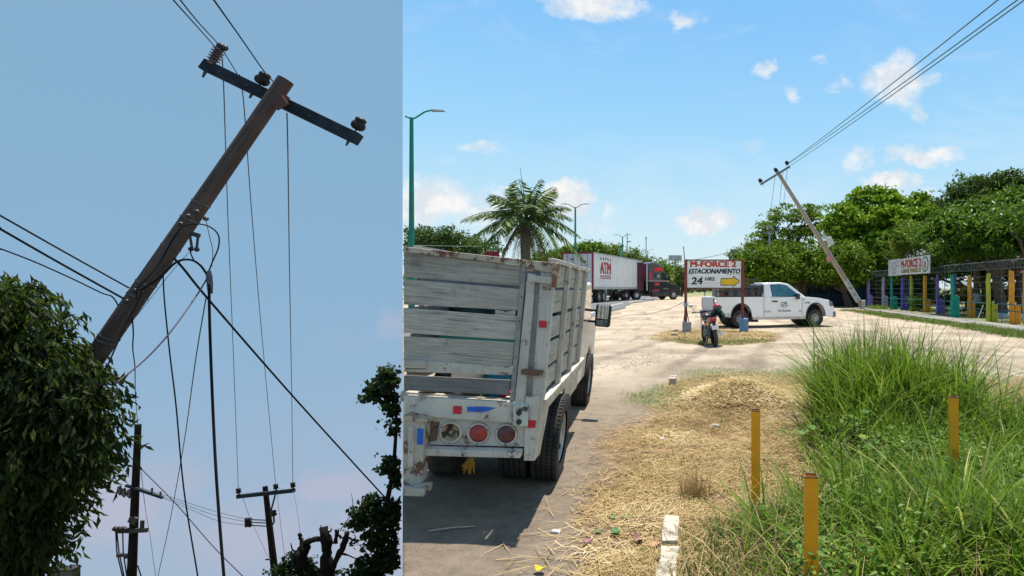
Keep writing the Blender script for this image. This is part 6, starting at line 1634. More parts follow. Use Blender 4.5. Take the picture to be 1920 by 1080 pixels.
    p = scatter(2800, -.3, 4.8, 2.8, 7, green_edge, 1.7); n = len(p)
    blades('dead_weed_stalks', p, RNG.uniform(.15, .5, n), RNG.uniform(.003, .007, n), RNG.uniform(.3, 1.3, n), S_straw, 'dead straw-coloured stalks among the green weeds', 'grass', 4)
    # seed stalks above the clumps
    n = 260; p = np.stack([np.clip(RNG.normal(2.2, .5, n), 1.45, 3.2), RNG.uniform(7.0, 8.4, n)], -1)
    blades('seed_stalks', p, RNG.uniform(.95, 1.35, n), np.full(n, .006), RNG.uniform(.05, .5, n), G_low, 'thin seed stalks rising over the tall grass', 'grass', 6, .5)
    # knee-high mixed weeds
    p = scatter(16000, -.3, 5.2, 2.7, 7.4, lambda x, y: green_edge(x, y) * (.35 + .65 * sstep(-.4, .4, fbm(x, y, 3.0, 41))), 1.8); n = len(p)
    hh = np.interp(p[:, 0], [-.3, .4, 1.2, 3], [.17, .27, .40, .46]) * RNG.uniform(.35, 1.35, n) * (.75 + .35 * fbm(p[:, 0], p[:, 1], 2.4, 81))
    blades('weed_grass', p, hh, RNG.uniform(.005, .015, n), RNG.uniform(.2, 1.2, n), G_low, 'knee-high mixed weeds and grass over the verge', 'grass', 4, rnd=np.clip(RNG.beta(2, 2.4, n) + (RNG.rand(n) > .9) * .4, 0, 1))
    # broad-leaved weeds
    q = scatter(330, .2, 4.8, 3.0, 7.0, lambda x, y: green_edge(x, y) * sstep(.0, .4, fbm(x, y, 2.2, 51)) * (.15 + .85 * sstep(4.0, 5.2, y)), 1.3)
    m = len(q); per = 34
    cz = T(q[:, 0], q[:, 1]) + RNG.uniform(.10, .36, m)
    c = np.repeat(np.stack([q[:, 0], q[:, 1], cz], -1), per, 0) + RNG.normal(size=(m * per, 3)) * np.array([.085, .085, .06])
    ax = RNG.normal(size=c.shape) * np.array([1, 1, .35])
    tag(leaves('broadleaf_weeds', c, ax, RNG.uniform(.02, .055, len(c)), .55, G_weed, nrm=RNG.normal(size=c.shape) * .5 + np.array([0, 0, 1.6]), fold=.10), 'small broad-leaved weeds among the grass', 'weeds', kind='stuff')
    q = np.array([[.95, 5.9], [1.3, 6.1], [1.62, 6.2], [1.45, 5.75], [1.75, 5.5], [2.2, 6.0]]); m = len(q); per = 9
    cz = T(q[:, 0], q[:, 1]) + .3
    c = np.repeat(np.stack([q[:, 0], q[:, 1], cz], -1), per, 0) + RNG.normal(size=(m * per, 3)) * np.array([.13, .12, .07])
    for i in range(m):
        b = (q[i, 0], q[i, 1], TZ(*q[i]))
        o = thing('vine_plant', ['large-leaved vine at the left edge of the weeds', 'large-leaved vine below the tall grass', 'large-leaved vine right of the left grass clump', 'low large-leaved vine in the middle of the weeds', 'large-leaved vine nearest the half-hidden yellow post', 'large-leaved vine behind the half-hidden yellow post'][i], 'plant', b, 0, 'large-leaved vines in the weeds')
        mb = MB(b)
        for k in range(per): mb.tube([Vector(b), Vector(b) * .5 + Vector(c[i * per + k]) * .5 + Vector((0, 0, .08)), Vector(c[i * per + k])], .003, 4)
        mb.build('stems', M_bark, o)
        for k in range(per):
            cc = c[i * per + k: i * per + k + 1]
            leaves('leaf', cc, RNG.normal(size=(1, 3)) * np.array([1, 1, .3]), np.array([RNG.uniform(.08, .13)]), .75, G_weed, o, b, nrm=np.array([[.1, -.35, 1.0]]), fold=.06)
verge_plants()

def small_things():
    # fallen leaves and scraps one can pick out
    def curled(name, label, px, py, L, w, c1, c2, yaw, curl, cat='leaf'):
        g = G(px, py)
        o = thing(name, label, cat, (g.x, g.y, g.z + .02), rad(yaw))
        vs, fs = [], []
        n = 7
        for i in range(n + 1):
            t = i / n; ww = w * math.sin(math.pi * min(.97, t * .9 + .06)) ** .8
            z = curl * (t - .5) ** 2 * L * 4
            for s in (-1, -.5, 0, .5, 1): vs.append((ww * s, L * (t - .5), z + abs(s) * curl * w * .9 + .004))
        for i in range(n):
            for k in range(4): fs.append((i * 5 + k, i * 5 + k + 1, i * 5 + k + 6, i * 5 + k + 5))
        m = mat(label[:30].replace(' ', '_'), c1, c2, 14, .7)
        ob = MB().add(vs, fs).build('blade', m, o, smooth='full'); sl = ob.modifiers.new('thick', 'SOLIDIFY'); sl.thickness = .003
    curled('fallen_leaf', 'dark red curled leaf lying on the straw near the kerb', 1196, 1020, .13, .032, (.22, .07, .07), (.14, .05, .05), 24, .22)
    curled('fallen_leaf', 'tan curled leaf right of the dark red leaf', 1226, 1030, .10, .035, (.42, .23, .12), (.34, .17, .09), 70, .25)
    curled('fallen_leaf', 'purplish leaf on the bare dirt', 1102, 1022, .07, .028, (.28, .12, .14), (.2, .09, .1), 80, .2)
    curled('fallen_leaf', 'yellow leaf at the bottom edge of the dirt', 1012, 1076, .07, .026, (.75, .45, .02), (.65, .38, .02), 70, .3)
    curled('green_leaf', 'upright green heart-shaped leaf on the straw', 1154, 1004, .10, .036, (.06, .15, .04), (.045, .11, .03), 15, .14)
    curled('green_leaf', 'green leaf pair member above the heart-shaped leaf', 1149, 976, .07, .026, (.06, .15, .04), (.05, .12, .03), -30, .14)
    curled('green_leaf', 'bright green leaf beside the kerb on the straw', 1176, 976, .09, .03, (.10, .20, .05), (.07, .15, .04), -60, .14)
    curled('green_leaf', 'small green leaf left of the leaf pair', 1122, 1002, .06, .022, (.08, .17, .05), (.06, .13, .04), 80, .14)
    curled('flower', 'yellow-orange flower among the green weeds', 1683, 862, .06, .03, (.85, .42, .01), (.75, .35, .01), 0, .8, 'flower')
    # white scraps and stones
    for (px, py, s, lab, c) in ((1042, 1000, .035, 'small white scrap on the dirt', (.7, .68, .64)), (1340, 803, .07, 'pale broken stone lying in the straw', (.45, .40, .33)), (1242, 825, .04, 'white crumpled scrap in the straw', (.7, .7, .68)),
                              (1500, 719, .08, 'brown clod on the short grass', (.30, .20, .12)), (1265, 630, .14, 'brown rock at the left of the sign island', (.36, .26, .16)), (1282, 628, .10, 'small rock beside the left sign base', (.40, .30, .2)),
                              (1268, 622, .12, 'tan rock behind the island rocks', (.42, .32, .22))):
        g = G(px, py); o = thing('stone' if 'scrap' not in lab else 'paper_scrap', lab, 'stone' if 'scrap' not in lab else 'litter', (g.x, g.y, g.z))
        mb = MB(); mb.ball((0, 0, s * .3), (s, s * .7, s * .5), 9, 6)
        mb.v = [tuple(np.array(v) * (1 + RNG.uniform(-.16, .16))) for v in mb.v]
        mb.build('chunk', mat(lab[:24].replace(' ', '_'), c, tuple(v * .75 for v in c), 12, .9, bmp=.4), o)
    # twig in the truck's shadow
    a, b = G(803, 999), G(890, 990)
    wire('twig', 'pale twig lying in the shadow behind the truck', [a + Vector((0, 0, .012)), a.lerp(b, .5) + Vector((0, .01, .016)), b + Vector((0, 0, .012))], .006, mat('pale_twig', (.45, .36, .28), (.36, .28, .2), 14, .9), 'twig')
    # gravel on the parking ground
    p = scatter(8000, -6, 13, 8, 34, lambda x, y: (1 - verge_mask(x, y)) * sstep(.0, .5, fbm(x, y, .8, 61)) * (x > EDGE * y + .3), 1.6)
    n = len(p); s = RNG.uniform(.008, .034, n)
    base = np.array([[1, 0, 0], [0, 1, 0], [-1, 0, 0], [0, -1, 0], [0, 0, .7]])
    co = (base[None] * s[:, None, None] * RNG.uniform(.6, 1.3, (n, 5, 1)))
    th = RNG.rand(n) * 6.28; cs, sn = np.cos(th)[:, None], np.sin(th)[:, None]
    xx = co[..., 0] * cs - co[..., 1] * sn; yy = co[..., 0] * sn + co[..., 1] * cs
    co = np.stack([xx + p[:, :1], yy + p[:, 1:], co[..., 2] + T(p[:, 0], p[:, 1])[:, None]], -1).reshape(-1, 3)
    i = np.arange(n) * 5
    fc = np.concatenate([np.stack([i + a, i + (a + 1) % 4, i + 4], -1) for a in range(4)])
    tag(np_mesh('gravel', co, fc, mat('gravel_stone', (.34, .28, .22), (.22, .18, .14), 3, .95)), 'loose gravel strewn over the parking ground', 'gravel', kind='stuff')
small_things()
# ------------------------------------------------------------------ hillside: the leaning pole with the cross-arm, its cables, two far poles and trees
M_lpole = mat_wood('weathered_pole_wood', (.105, .072, .060), (.062, .043, .037), (.028, .02, .018), 2, 3, .8)
M_larm = mat('blue_grey_arm', (.030, .037, .045), (.018, .022, .028), 5, .8, 0, spec=.1)
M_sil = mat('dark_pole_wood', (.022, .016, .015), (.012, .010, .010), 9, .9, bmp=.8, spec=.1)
def DP(py):          # distance of the near pole at a picture height
    return 8.2 + (py - 150) / 490.0 * -.8
def left_pole():
    top = W(536, 150, 8.25); low = W(199, 640, 7.45)
    ax = (top - low).normalized()
    k = 0.0; p = low.copy()
    while p.z > hill(p.x, p.y) - .3: p -= ax * .1
    base = p
    o = thing('utility_pole', 'large wooden utility pole leaning to the right with tilted cross-arm', 'utility pole', base)
    L = (top - base).length
    n = 14
    pts = [base.lerp(top, i / n) for i in range(n + 1)]
    rs = [.118 - .018 * i / n + RNG.uniform(-.003, .003) for i in range(n + 1)]
    sh = MB().tube([(0, 0, L * i / n) for i in range(n + 1)], rs, 18).build('shaft', M_lpole, o, smooth=True)
    sh.rotation_euler = ax.to_track_quat('Z', 'Y').to_euler()
    # cross-arm behind the shaft
    A, B = W(382, 121, 8.45), W(673, 262, 8.35)
    arm = MB(base).bar(A, B, .11, .155, ax).build('crossarm', M_larm, o, bevel=.008)
    for t in (.12, .30, .70, .88):
        c = A.lerp(B, t); MB(base).cyl(c - Vector((0, .065, 0)), c - Vector((0, .052, 0)), .022, 10).build('bolt_hole', M_dark, o)
    # pegs below
    up = ax
    for (px, py, qx, qy) in ((386, 133, 380, 145), (473, 175, 468, 184), (655, 262, 649, 273)):
        MB(base).tube([W(px, py, 8.4), W(qx, qy, 8.4)], [.022, .012], 8).build('peg', M_dark, o)
    # insulators: one stacked post insulator, two dark pin insulators
    a, b = W(396, 120, 8.42), W(414, 87, 8.42); av = (b - a).normalized(); ln = (b - a).length
    prof = [(0, 0), (.05, 0)]
    for i in range(5):
        t = .05 + i * (ln - .08) / 5
        prof += [(.045, t), (.085, t + .014), (.080, t + .024), (.045, t + .034)]
    prof += [(.04, ln), (0, ln)]
    MB(base).lathe(prof, a, av, 18).build('post_insulator', mat('brown_porcelain', (.13, .07, .055), (.08, .045, .04), 6, .35, coat=.4), o, smooth=True)
    MB(base).ball(b, (.06, .05, .05), 10, 7).ball(b + Vector((.05, 0, -.02)), (.05, .045, .045), 10, 7).build('clamp', M_dark, o, smooth='full')
    for (px, py, qx, qy) in ((493, 148, 484, 164), (673, 233, 664, 251)):
        c, q = W(px, py, 8.4), W(qx, qy, 8.4)
        u = (c - q).normalized()
        ins = MB(base).lathe([(0, -.085), (.05, -.085), (.085, -.06), (.095, -.02), (.085, .015), (.065, .03), (.075, .045), (.07, .08), (.03, .10), (0, .10)], c, u, 18).build('pin_insulator', M_ceramic, o, smooth='full')
        MB(base).cyl(q - u * .02, c, .014, 8).build('pin', M_steel, ins)
    # iron strap that holds the arm, bands and fittings down the shaft
    c = W(526, 178, 8.25)
    MB(base).cyl(c - ax * .025, c + ax * .025, .109, 18).build('strap', M_rust, o)
    MB(base).bar(W(519, 186, 8.05), W(530, 200, 8.05), .05, .16, ax).build('gain_block', mat('rust_brown', (.10, .04, .03), (.06, .03, .025), 10, .8), o)
    for (px, py) in ((364, 394), (345, 424), (308, 475), (265, 540), (243, 562), (196, 640), (199, 633)):
        t = (py - 150) / 490; c = top.lerp(low, t)
        rr = .104 + .010 * t
        MB(base).cyl(c - ax * .010, c + ax * .010, rr, 18).build('band', mat('dull_band', (.16, .15, .15), (.07, .06, .06), 9, .6, .4) if 'dull_band' not in MATS else MATS['dull_band'], o)
    for (px, py) in ((352, 405), (338, 420), (368, 397), (386, 410), (238, 565), (252, 545)):
        c = W(px, py, DP(py) - .15); MB(base).ball(c, (.035, .03, .03), 8, 6).build('fitting', M_dark, o)
    # clamps hanging at the right of the shaft
    MB(base).bar(W(359, 438, 7.7), W(373, 442, 7.7), .05, .05).bar(W(356, 440, 7.7), W(360, 466, 7.7), .02).bar(W(371, 444, 7.7), W(369, 466, 7.7), .02).build('bracket', M_dark, o)
    for (px, py) in ((358, 467), (369, 468)): MB(base).ball(W(px, py, 7.7), .03, 8, 6).build('spool', M_dark, o)
left_pole()

def path(pts):
    """smooth curve through picture points with distances"""
    P = [W(*p) for p in pts]; out = []
    for i in range(len(P) - 1):
        p0, p1, p2, p3 = P[max(i - 1, 0)], P[i], P[i + 1], P[min(i + 2, len(P) - 1)]
        for k in range(6):
            t = k / 6; t2, t3 = t * t, t * t * t
            out.append(.5 * ((2 * p1) + (p2 - p0) * t + (2 * p0 - 5 * p1 + 4 * p2 - p3) * t2 + (3 * p1 - p0 - 3 * p2 + p3) * t3))
    return out + [P[-1]]
GC = 'cables on the near leaning pole'
FP = 22.0   # distance of the far pole with the small cross-arm
cables = [
    ('overhead_wire', 'left of the three wires rising from the cross-arm to the top edge', [(100, -280, 2.6), (300, -30, 4.6), (325, 0, 5.2), (368, 48, 6.8), (407, 92, 8.4)], .0075, M_cable),
    ('overhead_wire', 'middle wire rising to the top edge and passing the post insulator', [(118, -280, 2.6), (315, -30, 4.6), (338, 0, 5.2), (372, 42, 6.6), (413, 88, 8.4), (447, 142, 8.55)], .0075, M_cable),
    ('overhead_wire', 'right wire rising from the middle insulator to the top edge', [(205, -280, 2.6), (380, -30, 4.6), (401, 0, 5.2), (448, 66, 6.8), (497, 136, 8.35), (520, 160, 8.4)], .009, M_cable),
    ('drop_wire', 'long near-vertical wire from the post insulator down to the far cross-arm, leftmost', [(416, 102, 8.5), (420, 180, 9.5), (427, 400, 12.5), (437, 650, 16.5), (447, 919, FP)], .009, M_wire),
    ('drop_wire', 'long near-vertical wire crossing behind the pole to the far cross-arm, middle', [(449, 140, 8.55), (458, 205, 9.5), (472, 400, 12), (492, 640, 16.5), (517, 911, FP)], .009, M_wire),
    ('drop_wire', 'long near-vertical wire right of the pole top to the far cross-arm, rightmost', [(538, 212, 8.45), (540, 300, 9.5), (543, 520, 13), (547, 740, 18), (549, 907, FP)], .010, M_wire),
    ('service_cable', 'upper of the three cables coming in from the left edge', [(-900, -40, 4.0), (-450, 165, 5.0), (-30, 388, 6.0), (0, 404, 6.2), (120, 472, 6.9), (242, 540, 7.45)], .011, M_cable),
    ('service_cable', 'thick middle cable coming in from the left edge', [(-900, 0, 4.0), (-450, 195, 5.0), (-30, 412, 6.0), (0, 429, 6.2), (110, 492, 6.8), (232, 560, 7.4)], .014, M_cable),
    ('service_cable', 'lower twisted cable coming in from the left edge over the tree', [(-900, 120, 4.0), (-450, 280, 5.0), (-30, 455, 6.0), (0, 466, 6.2), (60, 489, 6.5), (130, 520, 6.9), (190, 549, 7.2), (210, 556, 7.3), (222, 573, 7.4)], .009, M_cable),
    ('guy_cable', 'long dark guy cable running diagonally down to the right', [(326, 484, 7.6), (345, 505, 7.7), (400, 572, 8.2), (560, 755, 10.2), (732, 944, 12.3)], .017, M_cable),
    ('thick_cable', 'thick black cable hanging straight down from the splice', [(392, 520, 7.6), (393, 600, 7.5), (398, 740, 7.4), (406, 900, 7.2), (420, 1082, 7.0), (430, 1180, 6.9)], .019, M_cable),
    ('loop_cable', 'black cable arching from the shaft over to the splice', [(262, 545, 7.35), (300, 520, 7.45), (330, 492, 7.5), (356, 487, 7.5), (376, 498, 7.55), (391, 520, 7.6)], .016, M_cable),
    ('loop_cable', 'thin cable looping out right of the shaft and back to the splice', [(341, 424, 7.55), (362, 420, 7.5), (388, 423, 7.5), (408, 438, 7.55), (410, 462, 7.6), (398, 492, 7.6), (391, 510, 7.6)], .010, M_cable),
    ('service_cable', 'dark purple cable from the splice down left into the tree', [(389, 520, 7.6), (370, 552, 7.4), (320, 622, 6.9), (270, 676, 6.6), (215, 720, 6.3)], .010, mat('violet_cable', (.09, .055, .085), (.06, .04, .06), 4, .6)),
    ('drop_wire', 'thin black wire falling from the shaft to the bottom edge', [(306, 512, 7.5), (308, 560, 7.4), (318, 660, 7.3), (330, 760, 7.2), (345, 920, 7.1), (371, 1082, 7.0), (380, 1150, 6.9)], .009, M_cable),
    ('twisted_wire', 'crinkled black wire falling from the shaft to the left far pole', [(248, 596, 7.4), (250, 625, 8), (249, 655, 9), (253, 690, 11), (254, 740, 15), (258, 797, 24)], .009, M_cable),
    ('tail_cable', 'short cable end curving off the lower left of the shaft into the tree', [(268, 545, 7.25), (254, 575, 7.2), (232, 615, 7.1), (215, 655, 7.0), (200, 690, 6.9)], .010, M_cable),
    ('shaft_cable', 'black cable running down along the leaning shaft', [(342, 424, 7.65), (322, 452, 7.55), (302, 488, 7.5), (275, 522, 7.35), (258, 540, 7.3), (256, 560, 7.28)], .011, M_cable),
    ('jumper_wire', 'short jumper wire hanging from the bracket to the splice', [(357, 466, 7.68), (358, 476, 7.66), (364, 489, 7.6)], .009, M_cable),
    ('jumper_wire', 'thin jumper from the right clamp to the splice', [(386, 410, 7.6), (392, 440, 7.6), (399, 470, 7.6), (397, 500, 7.6)], .005, M_wire),
    ('stay_wire', 'thin grey wire falling left of the thick cable to the bottom edge', [(386, 560, 9), (366, 680, 11), (345, 830, 14), (318, 980, 17), (296, 1082, 19), (288, 1130, 20)], .010, M_wire),
    ('stay_wire', 'thin wire between the shaft and the bracket', [(200, 660, 7.9), (262, 585, 7.9), (330, 500, 7.9), (366, 462, 7.8)], .004, M_wire),
    ('far_cable', 'far cable sloping down right from the tree past the left far pole', [(222, 830, 25.2), (262, 876, 25), (330, 945, 24.5), (400, 1025, 24), (470, 1095, 23)], .018, M_cable),
    ('far_wire', 'upper of the three thin far wires joining the two far poles', [(262, 914, 25), (320, 932, 24), (400, 958, 23), (466, 974, FP)], .011, M_wire),
    ('far_wire', 'middle of the three thin far wires joining the two far poles', [(285, 925, 25), (330, 940, 24), (400, 965, 23), (466, 979, FP)], .011, M_wire),
    ('far_wire', 'lower of the three thin far wires joining the two far poles', [(305, 934, 25), (350, 952, 24), (410, 977, 23), (466, 985, FP)], .011, M_wire),
    ('far_wire', 'thin wire leaving the left far pole to the bottom edge', [(265, 884, 25), (272, 950, 25), (282, 1010, 24), (293, 1090, 23)], .012, M_wire),
    ('far_wire', 'thin wire right of the small far pole ending at the lopped tree', [(549, 916, FP), (556, 950, 20), (563, 998, 16)], .007, M_wire),
    ('far_wire', 'thin wire just right of the small far pole shaft', [(519, 920, FP), (524, 965, 21), (534, 1045, 20), (540, 1100, 20)], .009, M_wire),
    ('far_wire', 'thin wire left of the small far pole shaft', [(455, 932, FP), (469, 972, FP), (482, 1000, 21), (503, 1045, 20)], .008, M_wire),
]
for (nm, lab, pts, r, m) in cables:
    wire(nm, lab, path(pts), r * .82, m, 'cable', 10, GC if not nm.startswith('far') else 'cables of the far poles')
def splice():
    p = W(392, 521, 7.6)
    o = thing('cable_splice', 'taped splice where the cables gather right of the leaning pole', 'splice', p)
    MB().tube([(0, 0, .09), (.0, 0, .03), (.01, 0, -.08), (.015, 0, -.2)], [.02, .034, .034, .026], 10).build('tape', mat('grey_tape', (.12, .10, .12), (.07, .06, .07), 9, .6), o, smooth='full')
splice()

def far_pole_small():
    t, b0 = W(497, 912, FP), W(516, 1080, FP)
    ax = (t - b0).normalized(); p = b0.copy()
    while p.z > hill(p.x, p.y) - .3: p -= ax * .1
    o = thing('utility_pole', 'small upright far utility pole with three insulators on its cross-arm', 'utility pole', p)
    MB(p).tube([p, t], [.19, .085], 10).build('shaft', M_sil, o, smooth=True)
    MB(p).bar(W(445, 931, FP - .15), W(552, 919.5, FP - .15), .12, .13).build('crossarm', M_larm, o)
    for px, py in ((447, 920), (517, 912), (549, 909)):
        c = W(px, py, FP - .15)
        i = MB(p).lathe([(0, -.09), (.07, -.09), (.085, -.04), (.06, 0), (.085, .03), (.07, .08), (0, .10)], c, ax, 12).build('insulator', M_ceramic, o, smooth='full')
        MB(p).cyl(c - ax * .24, c, .025, 6).build('pin', M_dark, i)
    MB(p).bar(W(516, 928, FP - .1), W(508, 958, FP - .1), .04).build('brace', M_dark, o)
    MB(p).lathe([(0, -.1), (.08, -.1), (.1, -.03), (.06, 0), (.1, .05), (.06, .1), (0, .1)], W(513, 962, FP - .3), ax, 12).build('insulator', M_ceramic, o, smooth='full')
    for py in (974, 979, 985):
        a, b = W(466, py, FP), W(500, py + 1.5, FP)
        st = MB(p).tube([a, b], .02, 6); st.build('strain_rod', M_dark, o)
        MB(p).lathe([(.03, -.12), (.07, -.1), (.07, -.04), (.04, -.02), (.07, .02), (.07, .08), (.03, .1)], W(466, py, FP), (1, 0, 0), 10).build('strain_insulator', M_ceramic, o, smooth='full')
    MB(p).tube([W(513, 968, FP - .2), W(514, 978, FP - .2), W(510, 985, FP - .2)], .03, 6).build('jumper', M_dark, o)
    MB(p).bar(W(498, 1049, FP - .2), W(508, 1049, FP - .2), .04).build('step_bolt', M_dark, o)
far_pole_small()
def far_pole_left():
    D = 25.0
    t, b0 = W(259, 796, D), W(247, 1080, D)
    ax = (t - b0).normalized(); p = b0.copy()
    while p.z > hill(p.x, p.y) - .3: p -= ax * .1
    o = thing('utility_pole', 'dark far utility pole with switchgear beside the left tree', 'utility pole', p)
    MB(p).tube([p, t], [.22, .11], 10).build('shaft', M_sil, o, smooth=True)
    q = lambda px, py, d=D - .1: W(px, py, d)
    MB(p).bar(q(236, 910), q(305, 933), .09, .10).build('crossarm', M_larm, o)
    for (px, py) in ((285, 921), (301, 928)): MB(p).cyl(q(px, py + 4), q(px, py - 6), .035, 8).build('pin', M_dark, o)
    # hanging fuse cut-outs
    for (px, py) in ((222, 913), (230, 917), (240, 919)):
        MB(p).tube([q(px, py), q(px - 2, py + 10), q(px + 3, py + 15), q(px + 6, py + 9), q(px + 4, py - 2), q(px, py)], .03, 6).build('cutout_frame', M_dark, o)
        MB(p).tube([q(px + 1, py + 1), q(px + 4, py + 12)], .045, 8).build('fuse_tube', mat('fuse_grey', (.16, .12, .13), (.1, .08, .08), 5, .6) if 'fuse_grey' not in MATS else MATS['fuse_grey'], o)
    # platform with equipment
    MB(p).bar(q(222, 996), q(276, 994), .10, .16).build('platform_beam', M_dark, o)
    MB(p).bar(q(243, 972), q(256, 978), .08, .30).bar(q(267, 976), q(266, 994), .08, .12).build('equipment_bracket', M_dark, o)
    for px in (222, 230, 238):
        MB(p).lathe([(0, -.2), (.09, -.2), (.1, -.1), (.06, -.05), (.1, 0), (.06, .05), (.1, .1), (0, .16)], q(px, 994), (1, 0, -.4), 10).build('bushing', M_ceramic, o, smooth='full')
    MB(p).bar(q(220, 1040), q(246, 1042), .08, .12).ball(q(224, 1041), (.12, .1, .1), 8, 6).ball(q(238, 1043), (.12, .1, .1), 8, 6).build('lower_bracket', M_dark, o)
    for (x0, x1, x2) in ((217, 219, 230), (219, 223, 233), (230, 231, 238)):
        MB(p).tube([q(x0, 996), q(x1, 1035), q(x2, 1082), q(x2 + 6, 1110)], .022, 6).build('lead', M_cable, o)
    MB(p).tube([q(258, 1060), q(266, 1085), q(275, 1110)], .022, 6).build('lead', M_cable, o)
far_pole_left()

# ---- trees of the hillside
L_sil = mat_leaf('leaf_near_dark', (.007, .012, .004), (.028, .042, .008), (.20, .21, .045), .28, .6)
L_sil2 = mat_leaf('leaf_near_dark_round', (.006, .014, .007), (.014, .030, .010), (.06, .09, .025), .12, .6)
def left_tree():
    D = 6.9
    base = Vector((W(-60, 540, D).x, D, 0)); base.z = float(hill(base.x, base.y))
    t = thing('drooping_tree', 'large dark tree with drooping pointed leaves filling the lower left', 'tree', base)
    def bl(px, py, rx, ry, d=D): return blob(px, py, rx, ry, d, rx / F * d)
    B = [bl(10, 585, 58, 56), bl(-40, 575, 90, 66), bl(68, 570, 26, 26), bl(62, 672, 78, 84), bl(30, 740, 120, 110), bl(95, 735, 80, 72), bl(125, 715, 50, 44), bl(140, 790, 58, 60), bl(85, 850, 100, 84), bl(10, 880, 120, 120), bl(40, 950, 90, 80), bl(-10, 1010, 100, 100),
         bl(130, 870, 46, 44), bl(172, 755, 36, 38), bl(170, 828, 32, 36), bl(60, 1010, 40, 34), bl(-80, 800, 140, 200), bl(-70, 1050, 130, 110), bl(192, 716, 16, 12), bl(188, 868, 14, 16)]
    mb = MB(base); top = Vector(B[8][0])
    limb(mb, base - Vector((0, 0, .2)), top, .26, .16, 10, .03)
    for c, r in B: limb(mb, top, c, .09, .02, 6, .06)
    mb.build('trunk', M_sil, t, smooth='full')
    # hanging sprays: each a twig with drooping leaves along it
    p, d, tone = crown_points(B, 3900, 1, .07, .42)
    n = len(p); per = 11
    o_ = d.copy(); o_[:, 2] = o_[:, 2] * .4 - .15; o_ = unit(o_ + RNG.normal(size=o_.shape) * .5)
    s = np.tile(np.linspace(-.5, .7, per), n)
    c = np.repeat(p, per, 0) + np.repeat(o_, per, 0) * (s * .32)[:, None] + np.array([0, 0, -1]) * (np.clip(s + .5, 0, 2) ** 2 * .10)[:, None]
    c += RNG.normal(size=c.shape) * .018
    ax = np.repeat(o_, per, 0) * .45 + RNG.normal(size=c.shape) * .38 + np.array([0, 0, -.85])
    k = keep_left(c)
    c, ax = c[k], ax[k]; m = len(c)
    rn = np.clip(np.repeat(tone, per)[k] * .55 + RNG.rand(m) * .4 + (RNG.rand(m) > .88) * .25, 0, 1)  # some leaves made much paler, painting sunlit highlights into the crown
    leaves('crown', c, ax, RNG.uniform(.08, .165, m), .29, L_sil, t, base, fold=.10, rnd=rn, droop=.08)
left_tree()
def lopped_tree():
    D = 14.0; q = lambda px, py, d=D: W(px, py, d)
    b = q(612, 1080); b.z = float(hill(b.x, b.y)); b.y = D
    o = thing('lopped_tree', 'lopped tree with thick bare stumps at the bottom right of the poles', 'tree', b)
    mb = MB(b)
    def gn(pts, rs, n=8):
        # gnarled limb: subdivided, knotty
        P, R_ = [], []
        for i in range(len(pts) - 1):
            for k in range(4):
                t_ = k / 4; P.append(pts[i].lerp(pts[i + 1], t_) + Vector(RNG.normal(size=3)) * rs[i] * .16); R_.append((rs[i] + (rs[i + 1] - rs[i]) * t_) * RNG.uniform(.8, 1.25))
        mb.tube(P + [pts[-1]], R_ + [rs[-1]], n)
    gn([b, q(612, 1120), q(613, 1060), q(611, 1030), q(607, 988)], [.24, .15, .125, .12, .09], 10)
    gn([q(616, 1075), q(630, 1052), q(645, 1020), q(651, 998)], [.075, .065, .065, .06])
    gn([q(612, 1130), q(580, 1090), q(568, 1060), q(566, 1032), q(572, 1018), q(590, 1012), q(606, 1010)], [.17, .19, .17, .13, .075, .055, .05], 9)
    gn([q(570, 1028), q(565, 1012), q(561, 1000)], [.05, .045, .035])
    gn([q(628, 1020), q(632, 1000), q(630, 993)], [.05, .04, .03])
    for a_, b_, c_ in (((640, 1038), (655, 1042), (678, 1052)), ((600, 1068), (592, 1070), (586, 1066)), ((560, 1040), (548, 1030), (545, 1018)), ((606, 1005), (600, 992), (602, 984)), ((640, 1010), (634, 1000), (636, 990)), ((575, 1075), (555, 1062), (548, 1066)), ((648, 1005), (660, 1012), (668, 1008)), ((612, 1000), (620, 996), (622, 990))):
        gn([q(*a_), q(*b_), q(*c_)], [.028, .018, .008], 5)
    gn([q(530, 1080), q(533, 1055), q(530, 1044)], [.04, .036, .03], 6)
    mb.tube([q(638, 995), q(655, 970), q(662, 945), q(659, 925)], [.012, .010, .008, .004], 5)
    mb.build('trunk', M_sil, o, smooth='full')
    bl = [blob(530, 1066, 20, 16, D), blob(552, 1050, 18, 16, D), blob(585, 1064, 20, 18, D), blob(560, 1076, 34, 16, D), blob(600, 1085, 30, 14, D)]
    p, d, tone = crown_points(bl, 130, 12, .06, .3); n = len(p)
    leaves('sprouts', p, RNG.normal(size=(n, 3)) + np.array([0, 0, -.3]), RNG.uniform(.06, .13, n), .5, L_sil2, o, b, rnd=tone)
lopped_tree()
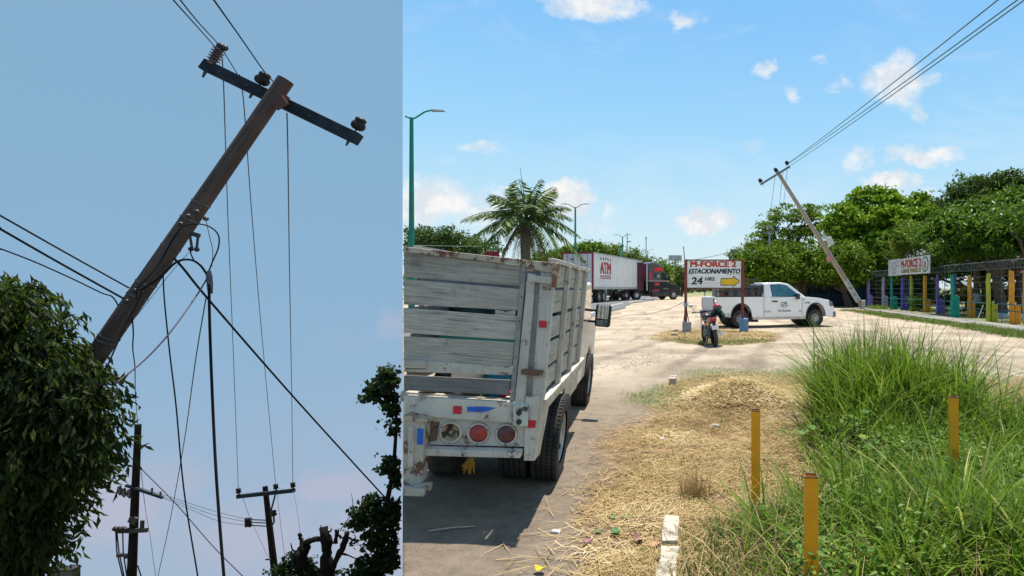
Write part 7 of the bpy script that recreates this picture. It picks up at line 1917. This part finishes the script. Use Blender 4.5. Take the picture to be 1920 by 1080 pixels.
def right_branch_tree():
    D = 12.6
    b = W(700, 1200, D); b = Vector((W(690, 540, D).x, D, 0)); b.z = float(hill(b.x, b.y))
    o = thing('round_leaved_tree', 'dark round-leaved tree reaching in at the right of the far poles', 'tree', b)
    q = lambda px, py, d=D: W(px, py, d)
    mb = MB(b)
    mb.tube([b, q(690, 1180), q(700, 1090), q(716, 1010), q(722, 960), q(738, 880), q(744, 790), q(738, 720)], [.22, .16, .10, .07, .055, .04, .03, .012], 9)
    mb.tube([q(722, 960), q(700, 950), q(672, 985), q(660, 1000)], [.03, .022, .015, .006], 6)
    mb.tube([q(716, 1010), q(735, 1015), q(748, 1022)], [.012, .01, .005], 5)
    mb.tube([q(700, 1090), q(690, 1040), q(670, 1018)], [.02, .012, .005], 5)
    mb.tube([q(735, 880), q(745, 870)], [.02, .01], 5)
    mb.tube([q(741, 760), q(720, 735), q(708, 715)], [.018, .012, .006], 5)
    mb.v = [(min(v[0] + b.x, (752 - CX) / F * (v[1] + b.y)) - b.x, v[1], v[2]) for v in mb.v]
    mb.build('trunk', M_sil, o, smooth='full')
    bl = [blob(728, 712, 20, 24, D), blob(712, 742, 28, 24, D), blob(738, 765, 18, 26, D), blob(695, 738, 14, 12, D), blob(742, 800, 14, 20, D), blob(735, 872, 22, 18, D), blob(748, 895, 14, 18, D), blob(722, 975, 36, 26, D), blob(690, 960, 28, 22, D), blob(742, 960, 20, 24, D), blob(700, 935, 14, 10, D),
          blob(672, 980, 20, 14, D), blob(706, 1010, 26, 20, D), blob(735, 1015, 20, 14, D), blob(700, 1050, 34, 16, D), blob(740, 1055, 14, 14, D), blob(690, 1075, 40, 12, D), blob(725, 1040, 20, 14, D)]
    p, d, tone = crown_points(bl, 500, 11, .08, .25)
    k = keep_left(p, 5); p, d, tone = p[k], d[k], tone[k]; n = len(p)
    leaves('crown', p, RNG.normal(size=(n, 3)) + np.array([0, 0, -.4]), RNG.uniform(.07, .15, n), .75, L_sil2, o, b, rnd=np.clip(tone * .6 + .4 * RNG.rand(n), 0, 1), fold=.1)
right_branch_tree()
def tank():
    D = 22; b = W(118, 1072, D); z = float(hill(b.x, D))
    o = thing('roof_parapet', 'grey rooftop corner with a bent pipe at the bottom of the left tree', 'building', (b.x, D, z))
    hh = W(118, 1068, D).z - z
    MB().box((-.45, -.1, -.3), (.42, .15, hh)).build('wall', mat('grey_render', (.12, .12, .13), (.09, .09, .095), 4, .9), o)
    MB().box((-.5, -.15, hh), (.47, .2, hh + .06)).build('coping', M_dark, o)
    MB().tube([(.28, .0, hh), (.28, 0, hh + .17), (.60, 0, hh + .17), (.60, 0, hh - .6)], .03, 8).build('bent_pipe', M_dark, o)
tank()
